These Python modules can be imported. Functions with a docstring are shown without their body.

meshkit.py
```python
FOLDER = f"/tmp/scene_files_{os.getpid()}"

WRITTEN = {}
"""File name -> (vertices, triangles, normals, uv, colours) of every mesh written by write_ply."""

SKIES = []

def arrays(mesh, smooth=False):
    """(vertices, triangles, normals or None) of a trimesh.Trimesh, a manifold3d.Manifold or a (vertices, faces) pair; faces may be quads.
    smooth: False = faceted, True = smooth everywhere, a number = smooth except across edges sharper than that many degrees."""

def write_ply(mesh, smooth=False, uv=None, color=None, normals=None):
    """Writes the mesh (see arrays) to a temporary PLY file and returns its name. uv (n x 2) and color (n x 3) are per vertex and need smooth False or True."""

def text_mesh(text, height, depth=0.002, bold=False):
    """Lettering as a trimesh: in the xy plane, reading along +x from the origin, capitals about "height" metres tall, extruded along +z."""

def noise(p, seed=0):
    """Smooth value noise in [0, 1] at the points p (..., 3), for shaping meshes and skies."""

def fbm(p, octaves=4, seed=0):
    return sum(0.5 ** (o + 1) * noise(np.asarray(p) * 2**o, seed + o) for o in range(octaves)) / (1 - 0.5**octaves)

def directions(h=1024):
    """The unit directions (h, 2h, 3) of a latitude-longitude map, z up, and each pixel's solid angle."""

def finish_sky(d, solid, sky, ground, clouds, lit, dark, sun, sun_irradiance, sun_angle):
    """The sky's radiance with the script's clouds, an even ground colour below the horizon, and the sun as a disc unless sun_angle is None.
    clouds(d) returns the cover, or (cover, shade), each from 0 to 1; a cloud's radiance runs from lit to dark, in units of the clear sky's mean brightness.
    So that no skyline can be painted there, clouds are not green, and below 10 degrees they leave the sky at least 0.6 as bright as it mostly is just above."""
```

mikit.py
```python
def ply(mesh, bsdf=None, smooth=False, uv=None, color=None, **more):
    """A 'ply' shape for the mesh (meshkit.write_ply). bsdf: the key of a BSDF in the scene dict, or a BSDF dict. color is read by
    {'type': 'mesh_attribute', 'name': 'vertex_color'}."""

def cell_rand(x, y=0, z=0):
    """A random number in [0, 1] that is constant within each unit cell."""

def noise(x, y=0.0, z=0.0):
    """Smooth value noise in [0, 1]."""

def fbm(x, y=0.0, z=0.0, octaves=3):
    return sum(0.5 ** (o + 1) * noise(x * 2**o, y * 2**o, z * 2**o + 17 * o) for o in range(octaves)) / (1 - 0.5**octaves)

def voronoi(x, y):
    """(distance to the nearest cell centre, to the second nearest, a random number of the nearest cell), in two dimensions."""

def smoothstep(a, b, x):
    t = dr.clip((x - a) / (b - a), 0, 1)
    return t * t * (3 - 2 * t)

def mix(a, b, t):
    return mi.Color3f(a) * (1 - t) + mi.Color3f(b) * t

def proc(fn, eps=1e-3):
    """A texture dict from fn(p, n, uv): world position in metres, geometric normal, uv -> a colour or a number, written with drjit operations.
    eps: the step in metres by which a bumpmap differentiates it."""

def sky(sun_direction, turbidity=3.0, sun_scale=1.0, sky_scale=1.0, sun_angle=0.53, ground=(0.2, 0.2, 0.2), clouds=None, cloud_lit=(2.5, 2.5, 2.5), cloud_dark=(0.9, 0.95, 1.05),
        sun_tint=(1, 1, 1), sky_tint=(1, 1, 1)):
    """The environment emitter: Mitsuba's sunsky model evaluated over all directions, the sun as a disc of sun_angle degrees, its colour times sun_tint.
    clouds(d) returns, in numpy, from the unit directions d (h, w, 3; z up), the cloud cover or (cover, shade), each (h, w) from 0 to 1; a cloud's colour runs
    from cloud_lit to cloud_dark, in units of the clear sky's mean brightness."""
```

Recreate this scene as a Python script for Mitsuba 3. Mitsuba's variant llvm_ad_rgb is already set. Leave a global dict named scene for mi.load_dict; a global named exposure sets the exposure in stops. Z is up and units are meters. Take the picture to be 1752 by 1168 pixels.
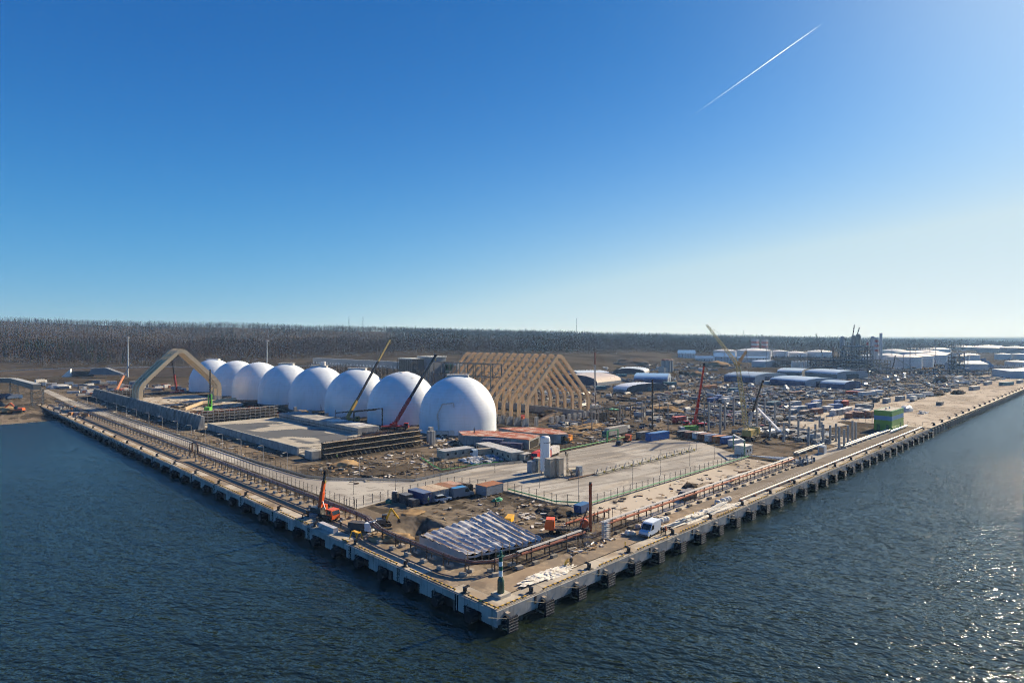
import math, random
import numpy as np
import drjit as dr
import mitsuba as mi
import trimesh
import mikit, meshkit
from mikit import noise, fbm, voronoi, smoothstep, mix, proc
T4 = mi.ScalarTransform4f
R = random.Random(7)
NR = np.random.default_rng(11)

# ---------------------------------------------------------------- camera, sky, sun, exposure
CAM = np.array([-69.62, -73.66, 44.0])
FWD = np.array([0.70412, 0.71005, -0.0065])
scene = {'type': 'scene'}
labels = {}
scene['camera'] = {'type': 'perspective', 'fov': 78.25, 'fov_axis': 'x', 'near_clip': 1.0, 'far_clip': 90000.0,
                   'to_world': T4().look_at(origin=CAM.tolist(), target=(CAM + 100 * FWD).tolist(), up=[0, 0, 1]),
                   'medium': {'type': 'ref', 'id': 'air'}}
AZ, EL = math.radians(-6), math.radians(29)
SUN = (math.cos(AZ) * math.cos(EL), math.sin(AZ) * math.cos(EL), math.sin(EL))


def veil(d):
    """spring haze: a white layer low over the horizon, brighter towards the sun, under a blue one; the same law all round the sky"""
    el = np.degrees(np.arcsin(np.clip(d[..., 2], -1, 1)))
    fw = 0.5 + 0.5 * np.clip(d @ np.array(SUN), -1, 1)
    low = np.exp(-el / 4.84) * (0.293 + 4.065 * fw ** 7.98)
    mid = np.exp(-(el / 11.5) ** 2) * (0.3 + 0.451 * fw ** 2)
    glow = 0.51 * fw ** 41.5
    tot = low + mid + glow
    return np.clip(tot, 0, 1), np.clip(mid / np.maximum(tot, 1e-6), 0, 1)


scene['sky'] = mikit.sky(SUN, turbidity=2.2, sun_scale=2.1, sky_scale=1.0, sky_tint=(0.165, 0.74, 1.38), sun_tint=(1.0, 1.04, 1.08), ground=(0.03, 0.05, 0.06),
                         clouds=veil, cloud_lit=(5.2, 5.35, 5.25), cloud_dark=(0.006, 1.95, 3.3))
exposure = 1.6
scene['air'] = {'type': 'homogeneous', 'albedo': {'type': 'rgb', 'value': [0.95, 0.955, 0.96]}, 'sigma_t': {'type': 'rgb', 'value': [3.5e-5, 6.0e-5, 1.0e-4]},
                'phase': {'type': 'hg', 'g': 0.2}}

# ---------------------------------------------------------------- naming and mesh helpers
_used = {}


def nk(name):
    n = _used.get(name, 0)
    _used[name] = n + 1
    return name if n == 0 else f'{name}_{n:03d}'


def thing(name, label, cat, group=None, kind=None):
    k = nk(name)
    d = labels[k] = {'label': label, 'category': cat}
    if group:
        d['group'] = group
    d['kind'] = kind or 'thing'
    return k


class G:
    """collects triangles in world (or local) coordinates; o = offset and yaw of everything added"""

    def __init__(s, x=0.0, y=0.0, z=0.0, yaw=0.0):
        s.v, s.f, s.n = [], [], 0
        c, q = math.cos(yaw), math.sin(yaw)
        s.m, s.o = np.array([[c, -q, 0], [q, c, 0], [0, 0, 1]]), np.array([x, y, z], float)

    def add(s, v, f):
        v = np.asarray(v, float) @ s.m.T + s.o
        s.v.append(v)
        s.f.append(np.asarray(f, np.int64) + s.n)
        s.n += len(v)
        return s

    def box(s, x0, x1, y0, y1, z0, z1, b=0.0):
        v = [(x, y, z) for z in (z0, z1) for x, y in ((x0 + b * (z == z1), y0 + b * (z == z1)), (x1 - b * (z == z1), y0 + b * (z == z1)), (x1 - b * (z == z1), y1 - b * (z == z1)), (x0 + b * (z == z1), y1 - b * (z == z1)))]
        return s.add(v, BOXF)

    def cb(s, cx, cy, z0, sx, sy, sz):
        return s.box(cx - sx / 2, cx + sx / 2, cy - sy / 2, cy + sy / 2, z0, z0 + sz)

    def bar(s, p, q, w, h=None):
        p, q = np.asarray(p, float), np.asarray(q, float)
        h = h or w
        d = q - p
        d = d / max(np.linalg.norm(d), 1e-9)
        a = np.cross(d, [0, 0, 1.0])
        a = np.array([1.0, 0, 0]) if np.linalg.norm(a) < 1e-3 else a / np.linalg.norm(a)
        b = np.cross(a, d)
        v = [c + a * i * w / 2 + b * j * h / 2 for c in (p, q) for i, j in ((-1, -1), (1, -1), (1, 1), (-1, 1))]
        return s.add(v, BOXF)

    def tube(s, pts, r, n=8, r2=None):
        pts = np.asarray(pts, float)
        m = len(pts)
        rs = np.linspace(r, r if r2 is None else r2, m)
        t = np.gradient(pts, axis=0)
        t /= np.linalg.norm(t, axis=1, keepdims=True) + 1e-12
        ang = np.arange(n) * 2 * np.pi / n
        v = []
        for i in range(m):
            a = np.cross(t[i], [0, 0, 1.0])
            a = np.array([1.0, 0, 0]) if np.linalg.norm(a) < 1e-3 else a / np.linalg.norm(a)
            b = np.cross(a, t[i])
            v.append(pts[i] + rs[i] * (np.cos(ang)[:, None] * a + np.sin(ang)[:, None] * b))
        f = []
        for i in range(m - 1):
            for k in range(n):
                a, b = i * n + k, i * n + (k + 1) % n
                f += [(a, a + n, b + n), (a, b + n, b)]
        f += [(0, k, k + 1) for k in range(1, n - 1)]
        e = (m - 1) * n
        f += [(e, e + k + 1, e + k) for k in range(1, n - 1)]
        return s.add(np.vstack(v), f)

    def lathe(s, prof, n=24, cx=0.0, cy=0.0):
        prof = np.asarray(prof, float)
        ang = np.arange(n) * 2 * np.pi / n
        v = np.stack([cx + prof[:, :1] * np.cos(ang), cy + prof[:, :1] * np.sin(ang), np.repeat(prof[:, 1:], n, 1)], -1).reshape(-1, 3)
        f = []
        for i in range(len(prof) - 1):
            for k in range(n):
                a, b = i * n + k, i * n + (k + 1) % n
                f += [(a, b, b + n), (a, b + n, a + n)]
        return s.add(v, f)

    def prism(s, poly, z0, z1):
        from shapely.geometry import Polygon
        p = Polygon(poly)
        m = trimesh.creation.extrude_polygon(p, z1 - z0, engine='earcut')
        m.apply_translation([0, 0, z0])
        return s.add(m.vertices, m.faces)

    def prof(s, poly, y0, y1):
        """side profile in x-z, extruded across y"""
        from shapely.geometry import Polygon
        m = trimesh.creation.extrude_polygon(Polygon(poly), y1 - y0, engine='earcut')
        v = m.vertices
        return s.add(np.stack([v[:, 0], y1 - v[:, 2], v[:, 1]], -1), m.faces)

    def mesh(s):
        return trimesh.Trimesh(np.vstack(s.v), np.vstack(s.f), process=False)

    def ply(s, col=None, bsdf='dirty', smooth=False, **kw):
        m = s.mesh()
        if col is None:
            return mikit.ply(m, bsdf, smooth=smooth, **kw)
        if smooth is not False and smooth is not True:
            m = trimesh.graph.smooth_shade(m, angle=math.radians(smooth), facet_minarea=None)
        c = [math.floor(col[0] * 1000 + 0.5) + 0.998 * col[1], col[2]]   # the part's one colour, carried in its uv
        return mikit.ply(m, bsdf, smooth=smooth is not False, uv=np.tile(c, (len(m.vertices), 1)), **kw)


BOXF = [(0, 2, 1), (0, 3, 2), (4, 5, 6), (4, 6, 7), (0, 1, 5), (0, 5, 4), (1, 2, 6), (1, 6, 5), (2, 3, 7), (2, 7, 6), (3, 0, 4), (3, 4, 7)]


def part(t, name, g, col=None, bsdf='dirty', smooth=False, label=None):
    k = nk(f'{t}__{name}')
    scene[k] = g if isinstance(g, dict) else g.ply(col, bsdf, smooth)
    if label:
        labels[k] = {'label': label}
    return k


def struct(name, g, bsdf, smooth=False, label=None):
    k = nk(name)
    scene[k] = g if isinstance(g, dict) else g.ply(None, bsdf, smooth)
    labels[k] = {'label': label or name.replace('_', ' '), 'category': name.split('_')[-1], 'kind': 'structure'}
    return k


def one(name, g, col, label, cat, group=None, bsdf='dirty', smooth=False, kind=None):
    k = thing(name, label, cat, group, kind)
    scene[k] = g if isinstance(g, dict) else g.ply(col, bsdf, smooth)
    return k


class Proto:
    """a thing built once about its own origin; put() adds a copy with its parts"""

    def __init__(s):
        s.parts, s.counts = [], {}

    def add(s, name, g, col=None, bsdf='dirty', smooth=False, label=None):
        n = s.counts.get(name, 0)
        s.counts[name] = n + 1
        full = name if n == 0 else f'{name}_{n:03d}'
        s.parts.append((full, g if isinstance(g, dict) else g.ply(col, bsdf, smooth), label))
        return full

    def put(s, name, x, y, z, yaw, label, cat, group=None, sc=1.0):
        k = thing(name, label, cat, group)
        sc = sc if isinstance(sc, (tuple, list)) else (sc, sc, sc)
        m = T4().translate([float(x), float(y), float(z)]).rotate([0, 0, 1], math.degrees(yaw)).scale([float(a) for a in sc])
        for full, d, lab in s.parts:
            kk = k if full == '' else f'{k}__{full}'
            scene[kk] = {**d, 'to_world': m}
            if lab and full:
                labels[kk] = {'label': lab}
        return k


# ---------------------------------------------------------------- materials
def pr(c, rough=0.6, metal=0.0, spec=0.5, **k):
    return {'type': 'twosided', 'b': {'type': 'principled', 'base_color': c if isinstance(c, dict) else {'type': 'rgb', 'value': list(c)}, 'roughness': rough, 'metallic': metal, 'specular': spec, **k}}


VC = proc(lambda p, n, uv: mi.Color3f(dr.floor(uv.x) / 1000, uv.x - dr.floor(uv.x), uv.y))
scene['matte'] = pr(VC, 0.85, 0, 0.3)
scene['paint'] = pr(VC, 0.35, 0, 0.5)
scene['metal'] = pr(VC, 0.38, 0.85)
scene['dirty'] = {'type': 'blendbsdf', 'weight': proc(lambda p, n, uv: 0.42 * smoothstep(0.42, 0.75, fbm(p.x * 1.7, p.y * 1.7, p.z * 2.6, 3))),
                  'a': pr(VC, 0.6, 0, 0.4), 'b': pr((0.16, 0.125, 0.09), 0.9, 0, 0.2)}
scene['glass_dark'] = pr((0.02, 0.025, 0.03), 0.08, 0, 0.6)


def soil(p, n, uv):
    a = fbm(p.x * 0.045, p.y * 0.045, 3.0, 4)
    b = fbm(p.x * 0.21 + 40, p.y * 0.21, 9.0, 4)
    w = fbm(p.x * 0.03 + 7, p.y * 0.03 + 90, 1.0, 2)
    rut = noise(p.x * 0.9 + 7 * fbm(p.x * 0.03, p.y * 0.03, 5.0, 2), p.y * 0.11 + 5 * a, 2.0)
    c = mix((0.066, 0.059, 0.051), (0.155, 0.130, 0.104), smoothstep(0.34, 0.64, a))
    c = mix(c, (0.25, 0.212, 0.168), 0.75 * smoothstep(0.55, 0.72, w) * smoothstep(0.35, 0.6, b))
    c = mix(c, (0.042, 0.038, 0.033), 0.8 * smoothstep(0.54, 0.68, b))
    c = mix(c, (0.05, 0.045, 0.04), 0.7 * smoothstep(0.54, 0.66, fbm(p.x * 0.028 + 31, p.y * 0.028, 6.0, 4)))
    c = mix(c, (0.25, 0.215, 0.17), 0.4 * smoothstep(0.6, 0.8, rut))
    far = smoothstep(520.0, 720.0, p.x * 0.55 + p.y)
    wild = mix((0.042, 0.036, 0.028), (0.08, 0.067, 0.05), smoothstep(0.35, 0.7, fbm(p.x * 0.02, p.y * 0.02, 8.0, 4)))
    far = dr.maximum(far, smoothstep(1000.0, 1250.0, p.x + p.y))
    return mix(c, wild, far)


scene['soil'] = {'type': 'twosided', 'b': {'type': 'bumpmap', 'scale': 1.0, 'tex': proc(lambda p, n, uv: 0.22 * fbm(p.x * 0.55, p.y * 0.55, 2.0, 4) + 0.05 * noise(p.x * 2.3, p.y * 2.3, 1.0), 0.08),
                                           'b': {'type': 'diffuse', 'reflectance': proc(soil)}}}


def slab_col(p, n, uv):
    """quay concrete under brown dust, cleaner along the edge strips"""
    a = fbm(p.x * 0.12, p.y * 0.12, 2.0, 4)
    b = fbm(p.x * 0.8, p.y * 0.8, 4.0, 3)
    e = dr.minimum(p.x, p.y)
    c = mix((0.285, 0.228, 0.172), (0.23, 0.197, 0.162), smoothstep(0.35, 0.65, a))
    c = mix(c, (0.36, 0.295, 0.22), 0.6 * smoothstep(0.5, 0.7, b))
    c = mix(c, (0.21, 0.195, 0.175), smoothstep(60.0, 120.0, p.x) * 0.85)
    return mix(c, (0.13, 0.105, 0.085), 0.5 * smoothstep(0.6, 0.75, fbm(p.x * 0.3, p.y * 0.3, 7.0, 3)))


def grey_col(p, n, uv):
    a = fbm(p.x * 0.06, p.y * 0.06, 2.0, 4)
    b = fbm(p.x * 0.35, p.y * 0.35, 4.0, 4)
    s = noise(p.x * 0.05 + 3 * a, p.y * 0.9, 3.0)
    c = mix((0.285, 0.275, 0.26), (0.42, 0.41, 0.385), smoothstep(0.35, 0.65, a))
    c = mix(c, (0.19, 0.178, 0.165), 0.6 * smoothstep(0.6, 0.78, b))
    c = mix(c, (0.44, 0.40, 0.34), 0.5 * smoothstep(0.6, 0.8, s) * smoothstep(30.0, 60.0, p.x))
    c = mix(c, (0.16, 0.15, 0.14), 0.45 * smoothstep(0.6, 0.78, noise(p.x * 0.07 + 2 * a, p.y * 0.55 + p.x * 0.1, 9.0)) * smoothstep(40.0, 70.0, p.x))
    jx, jy = p.x - 6.0 * dr.floor(p.x / 6.0), p.y - 6.0 * dr.floor(p.y / 6.0)
    j = dr.select((jx < 0.09) | (jy < 0.09), 0.4, 0.0)
    return mix(c, (0.09, 0.08, 0.07), j)


def wall_col(p, n, uv):
    a = fbm(p.x * 0.5, p.y * 0.5, p.z * 0.35, 4)
    st = fbm(p.x * 2.2, p.y * 2.2, p.z * 0.12, 3)
    c = mix((0.30, 0.30, 0.295), (0.40, 0.395, 0.38), smoothstep(0.35, 0.65, a))
    c = mix(c, (0.17, 0.165, 0.15), 0.55 * smoothstep(0.52, 0.72, st))
    return c


def pale_col(p, n, uv):
    a = fbm(p.x * 0.4, p.y * 0.4, 2.0, 4)
    c = mix((0.46, 0.43, 0.375), (0.34, 0.31, 0.265), smoothstep(0.4, 0.65, a))
    return mix(c, (0.30, 0.225, 0.15), 0.5 * smoothstep(0.55, 0.72, fbm(p.x * 0.15 + 9, p.y * 0.15, 3.0, 3)))


def sand_col(p, n, uv):
    a = fbm(p.x * 0.05, p.y * 0.05, 2.0, 4)
    b = fbm(p.x * 0.3, p.y * 0.3, 5.0, 4)
    c = mix((0.36, 0.32, 0.27), (0.48, 0.435, 0.375), smoothstep(0.35, 0.65, a))
    return mix(c, (0.16, 0.13, 0.10), 0.7 * smoothstep(0.58, 0.72, b))


scene['deck'] = {'type': 'twosided', 'b': {'type': 'diffuse', 'reflectance': proc(slab_col)}}
scene['road'] = {'type': 'twosided', 'b': {'type': 'diffuse', 'reflectance': proc(grey_col)}}
scene['wallc'] = {'type': 'twosided', 'b': {'type': 'diffuse', 'reflectance': proc(wall_col)}}
scene['pale'] = {'type': 'twosided', 'b': {'type': 'diffuse', 'reflectance': proc(pale_col)}}
scene['sand'] = {'type': 'twosided', 'b': {'type': 'diffuse', 'reflectance': proc(sand_col)}}


def wave(p, n, uv):
    wx, wy = p.x * 0.88 + p.y * 0.47, -p.x * 0.47 + p.y * 0.88
    w = 1.1 * fbm(p.x * 0.015, p.y * 0.015, 3.0, 2)
    g = 0.45 + 0.9 * fbm(p.x * 0.009 + 3, p.y * 0.009, 1.0, 2)
    h = 0.36 * noise(wx * 0.17 + w, wy * 0.075, 1.0) + 0.20 * noise(wx * 0.5 - w, wy * 0.22 + 3, 2.0)
    h = h + g * (0.24 * noise(wx * 1.2, wy * 0.6, 3.0) + 0.16 * noise(wx * 2.6, wy * 1.5, 4.0) + 0.07 * noise(p.x * 5.3, p.y * 5.3, 5.0))
    return h * (1.0 - 0.32 * smoothstep(120.0, 400.0, p.x))


scene['sea_mat'] = {'type': 'bumpmap', 'scale': 1.0, 'tex': proc(wave, 0.12),
                    'b': {'type': 'principled', 'base_color': {'type': 'rgb', 'value': [0.0095, 0.0165, 0.010]}, 'roughness': 0.085, 'specular': 0.48}}

# ---------------------------------------------------------------- water, ground, hills
g = G()
for x0, x1, y0, y1 in ((-3800, 0.6, -3800, 520), (0.6, 6000, -3800, 0.6)):
    g.add([(x0, y0, -3.4), (x1, y0, -3.4), (x1, y1, -3.4), (x0, y1, -3.4)], [(0, 1, 2), (0, 2, 3)])
struct('sea_water', g, 'sea_mat', label='dark blue green rippled harbour water')

S2 = np.array([0.70412, 0.71005])
L2 = np.array([0.71005, -0.70412])
TL = [-0.95, -0.81, -0.63, -0.44, -0.26, -0.07, 0.115, 0.30, 0.487, 0.67, 0.81, 1.2]
CREST = [112, 104, 90, 84, 73, 60, 48, 36, 25, 17, 6, 2]
START = [760, 760, 780, 800, 800, 720, 800, 1150, 1400, 1700, 2200, 2500]
EDGE = [835, 840, 850, 900, 1010, 1110, 1220, 1340, 1500, 1750, 2400, 2700]


def sl(x, y):
    d = np.stack([np.asarray(x, float) - CAM[0], np.asarray(y, float) - CAM[1]], -1)
    return d @ S2, d @ L2


def hill(x, y):
    s, l = sl(x, y)
    t = l / np.maximum(s, 300)
    c, st = np.interp(t, TL, CREST), np.interp(t, TL, START)
    k = np.clip((s - st) / np.maximum(2500 - st, 400), 0, 1) ** 0.85
    bump = (meshkit.fbm(np.stack([np.asarray(x) / 260.0, np.asarray(y) / 260.0, 0 * np.asarray(x)], -1), 3, 5) - 0.5)
    return c * k + bump * 16 * np.clip((s - st) / 500, 0, 1) * np.clip(c / 60, 0.1, 1)


def ground_z(x, y):
    z = hill(x, y) - 0.06
    m = meshkit.fbm(np.stack([x / 9.0, y / 9.0, 0 * x], -1), 3, 2)
    site = np.clip((np.minimum(x, y) - 24) / 8, 0, 1)
    z = z - site * 0.5 * np.clip(m - 0.35, 0, 1)
    pit = np.exp(-(((x - 17.5) / 3.6) ** 4 + ((y - 42) / 4.8) ** 4))
    ring = np.exp(-((np.hypot((x - 14.5) / 6.5, (y - 46) / 8.5) - 1) / 0.35) ** 2) * (m > 0.2)
    z = z - 3.0 * pit + ring * (0.3 + 1.6 * m) * (1 - pit) * np.clip((x - 10.5) / 3, 0, 1)
    beach = np.interp(y, [355, 362, 385, 425], [-4.6, -3.5, -2.2, -0.06])
    return np.where(x < 0.3, np.minimum(z, beach), z)


def lines(lo, hi, fine, step, coarse):
    return np.unique(np.concatenate([np.arange(lo, fine[0], coarse), np.arange(fine[0], fine[1], step), np.arange(fine[1], hi + 1, coarse)]))


gx = np.unique(np.concatenate([lines(-2400, 5400, (-90, 620), 5.0, 60.0), [0.3], np.arange(8, 62, 1.25)]))
gy = np.unique(np.concatenate([[0.3, 355.0], lines(0.3, 5400, (0.3, 640), 5.0, 60.0), np.arange(10, 70, 1.25)]))
X, Y = np.meshgrid(gx, gy, indexing='ij')
Zg = ground_z(X, Y)
idx = np.arange(X.size).reshape(X.shape)
ok = (X[:-1, :-1] >= 0.29) | (Y[:-1, :-1] >= 354.9)
q = np.stack([idx[:-1, :-1], idx[1:, :-1], idx[1:, 1:], idx[:-1, 1:]], -1)[ok]
struct('ground', mikit.ply((np.stack([X.ravel(), Y.ravel(), Zg.ravel()], -1), q), 'soil', smooth=True), None, label='brown rutted building site soil rising to wooded hills')

# ---------------------------------------------------------------- forest
def bare_tree(seed, n):
    r = random.Random(seed)
    tr, tw = G(), G()
    tr.tube([(0, 0, -0.5), (0.1, 0, 8), (0.0, 0.1, 19)], 0.24, 3, 0.05)
    for i in range(n):
        z = r.uniform(5, 17.5)
        a = r.uniform(0, 6.283)
        ln = (1.0 - abs(z - 10) / 14) * r.uniform(2.2, 4.2)
        up = r.uniform(0.7, 2.2)
        p = np.array([0, 0, z])
        d = np.array([math.cos(a), math.sin(a), up]) * ln / math.hypot(1, up)
        w = np.array([-math.sin(a), math.cos(a), 0]) * r.uniform(0.10, 0.24)
        e = p + d
        tw.add([p - w, p + w, e], [(0, 1, 2)])
        for k in range(2):
            m = p + d * r.uniform(0.3, 0.7)
            f = m + np.array([r.uniform(-1, 1), r.uniform(-1, 1), r.uniform(0.8, 2.6)]) * 0.9
            tw.add([m - w, m + w, f], [(0, 1, 2)])
    return tr, tw


def conifer(seed, n):
    r = random.Random(seed)
    cr = G()
    for i in range(n):
        z = 2.5 + 17 * (i / n) ** 0.9
        rad = max(0.5, 2.7 * (1 - (z - 2) / 19))
        a = r.uniform(0, 6.283)
        for k in range(2):
            b = a + k * 3.14 + r.uniform(-0.5, 0.5)
            w = np.array([-math.sin(b), math.cos(b), 0]) * rad * 0.55
            e = np.array([math.cos(b) * rad, math.sin(b) * rad, z - 0.7])
            cr.add([(0, 0, z + 1.6), e - w, e + w], [(0, 1, 2)])
    return cr


def tile(gs, pos, sc, yaw, which):
    """one mesh of many copies"""
    vs, fs, n = [], [], 0
    for k, g0 in enumerate(gs):
        i = np.nonzero(which == k)[0]
        if not len(i):
            continue
        m = g0.mesh()
        v, f = np.asarray(m.vertices), np.asarray(m.faces)
        c, s = np.cos(yaw[i])[:, None], np.sin(yaw[i])[:, None]
        out = np.stack([(v[:, 0] * c - v[:, 1] * s) * sc[i, None] * 1.05, (v[:, 0] * s + v[:, 1] * c) * sc[i, None] * 1.05, v[:, 2] * sc[i, None]], -1) + pos[i, None, :]
        vs.append(out.reshape(-1, 3))
        fs.append((f[None] + (np.arange(len(i)) * len(v))[:, None, None]).reshape(-1, 3) + n)
        n += len(i) * len(v)
    return np.vstack(vs), np.vstack(fs)


pts = []
edge_pts = []
t = -1.0
for row, off in enumerate(np.concatenate([np.arange(0, 240, 14), np.arange(240, 700, 38), np.arange(700, 2000, 62)])):
    step = 4.6 if off < 240 else (5.6 if off < 700 else 7.0)
    tt = -0.98
    while tt < 0.93:
        s = np.interp(tt, TL, EDGE) + off + NR.uniform(-1, 1) * (6 if off < 240 else 16) + 26 * math.sin(tt * 37) * (off < 240)
        pts.append((s, tt * s, off))
        tt += step * NR.uniform(0.5, 1.5) / s
pts = np.array(pts)
xy = CAM[:2] + pts[:, :1] * S2 + pts[:, 1:2] * L2
tl = pts[:, 1] / pts[:, 0]
keep = (xy[:, 1] > 470) | (xy[:, 0] > 900)
keep &= ~((tl > 0.33) & (pts[:, 0] < 1750) & (pts[:, 2] < 100) & (xy[:, 1] < 700))
pts, xy, tl = pts[keep], xy[keep], tl[keep]
clump = meshkit.fbm(np.stack([xy[:, 0] / 120, xy[:, 1] / 120, 0 * xy[:, 0]], -1), 3, 9)
pine_p = np.clip((clump - 0.6) * 4, 0, 0.6) * np.where(pts[:, 2] < 60, 0.6, 1.0) + np.clip((pts[:, 2] - 330) / 400, 0, 0.45) * (tl > -0.2) + 0.12 * (pts[:, 2] > 900)
pine = NR.uniform(0, 1, len(pts)) < pine_p
sc = (NR.uniform(0.8, 1.15, len(pts)) + 0.5 * (meshkit.fbm(np.stack([xy[:, 0] / 60, xy[:, 1] / 60, 0 * xy[:, 0]], -1), 2, 21) - 0.5)) * np.where(pts[:, 2] < 40, 0.95, 1.05) * np.where(tl > 0.55, 0.85, 1.0)
yaw = NR.uniform(0, 6.283, len(pts))
zz = hill(xy[:, 0], xy[:, 1]) - 0.3
pos = np.stack([xy[:, 0], xy[:, 1], zz], -1)
scene['twig'] = {'type': 'twosided', 'b': {'type': 'diffuse', 'reflectance': proc(lambda p, n, uv: mix((0.062, 0.042, 0.031), (0.095, 0.066, 0.048), smoothstep(0.3, 0.7, fbm(p.x * 0.06, p.y * 0.06, 0.0, 3))))}}
scene['bark'] = pr((0.08, 0.061, 0.049), 0.9, 0, 0.2)
scene['needle'] = {'type': 'twosided', 'b': {'type': 'diffuse', 'reflectance': proc(lambda p, n, uv: mix((0.02, 0.027, 0.019), (0.036, 0.045, 0.028), noise(p.x * 0.15, p.y * 0.15, p.z * 0.1)))}}
near = pts[:, 2] < 240
bt = [bare_tree(i, 30) for i in range(6)]
bf = [bare_tree(20 + i, 17) for i in range(4)]
cf = [conifer(i, 16) for i in range(5)]
bare = ~pine
front = np.nonzero(bare & (pts[:, 2] < 2) & (NR.uniform(0, 1, len(pts)) < 0.5))[0]
front = np.sort(NR.permutation(front)[:170])
isf = np.zeros(len(pts), bool)
isf[front] = True
rest_n, rest_f = bare & near & ~isf, bare & ~near
fk = 'forest'
labels[fk] = {'label': 'dense leafless birch and alder wood with dark spruces on the slope behind the site', 'category': 'forest', 'kind': 'stuff'}
w1, w2, w3 = NR.integers(0, 6, len(pts)), NR.integers(0, 4, len(pts)), NR.integers(0, 5, len(pts))
scene['forest__branches'] = mikit.ply(tile([b[1] for b in bt], pos[rest_n], sc[rest_n], yaw[rest_n], w1[rest_n]), 'twig')
scene['forest__trunk'] = mikit.ply(tile([b[0] for b in bt], pos[rest_n], sc[rest_n], yaw[rest_n], w1[rest_n]), 'bark')
scene['forest__far_branches'] = mikit.ply(tile([b[1] for b in bf], pos[rest_f], sc[rest_f], yaw[rest_f], w2[rest_f]), 'twig')
scene['forest__needles'] = mikit.ply(tile(cf, pos[pine], sc[pine] * 1.05, yaw[pine], w3[pine]), 'needle')
for k in ('forest__branches', 'forest__trunk', 'forest__far_branches', 'forest__needles'):
    labels[k] = {'kind': 'stuff'}
bp = []
for tr, tw in bt:
    p_ = Proto()
    p_.add('trunk', tr, (0.17, 0.148, 0.127), 'matte')
    p_.add('crown', tw, None, 'twig')
    bp.append(p_)
for i in front:
    bp[w1[i]].put('birch_tree', *pos[i], yaw[i], 'pale stemmed leafless birch on the near edge of the wood', 'tree', 'birches along the edge of the wood', sc=float(sc[i]) * 1.08)

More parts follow.
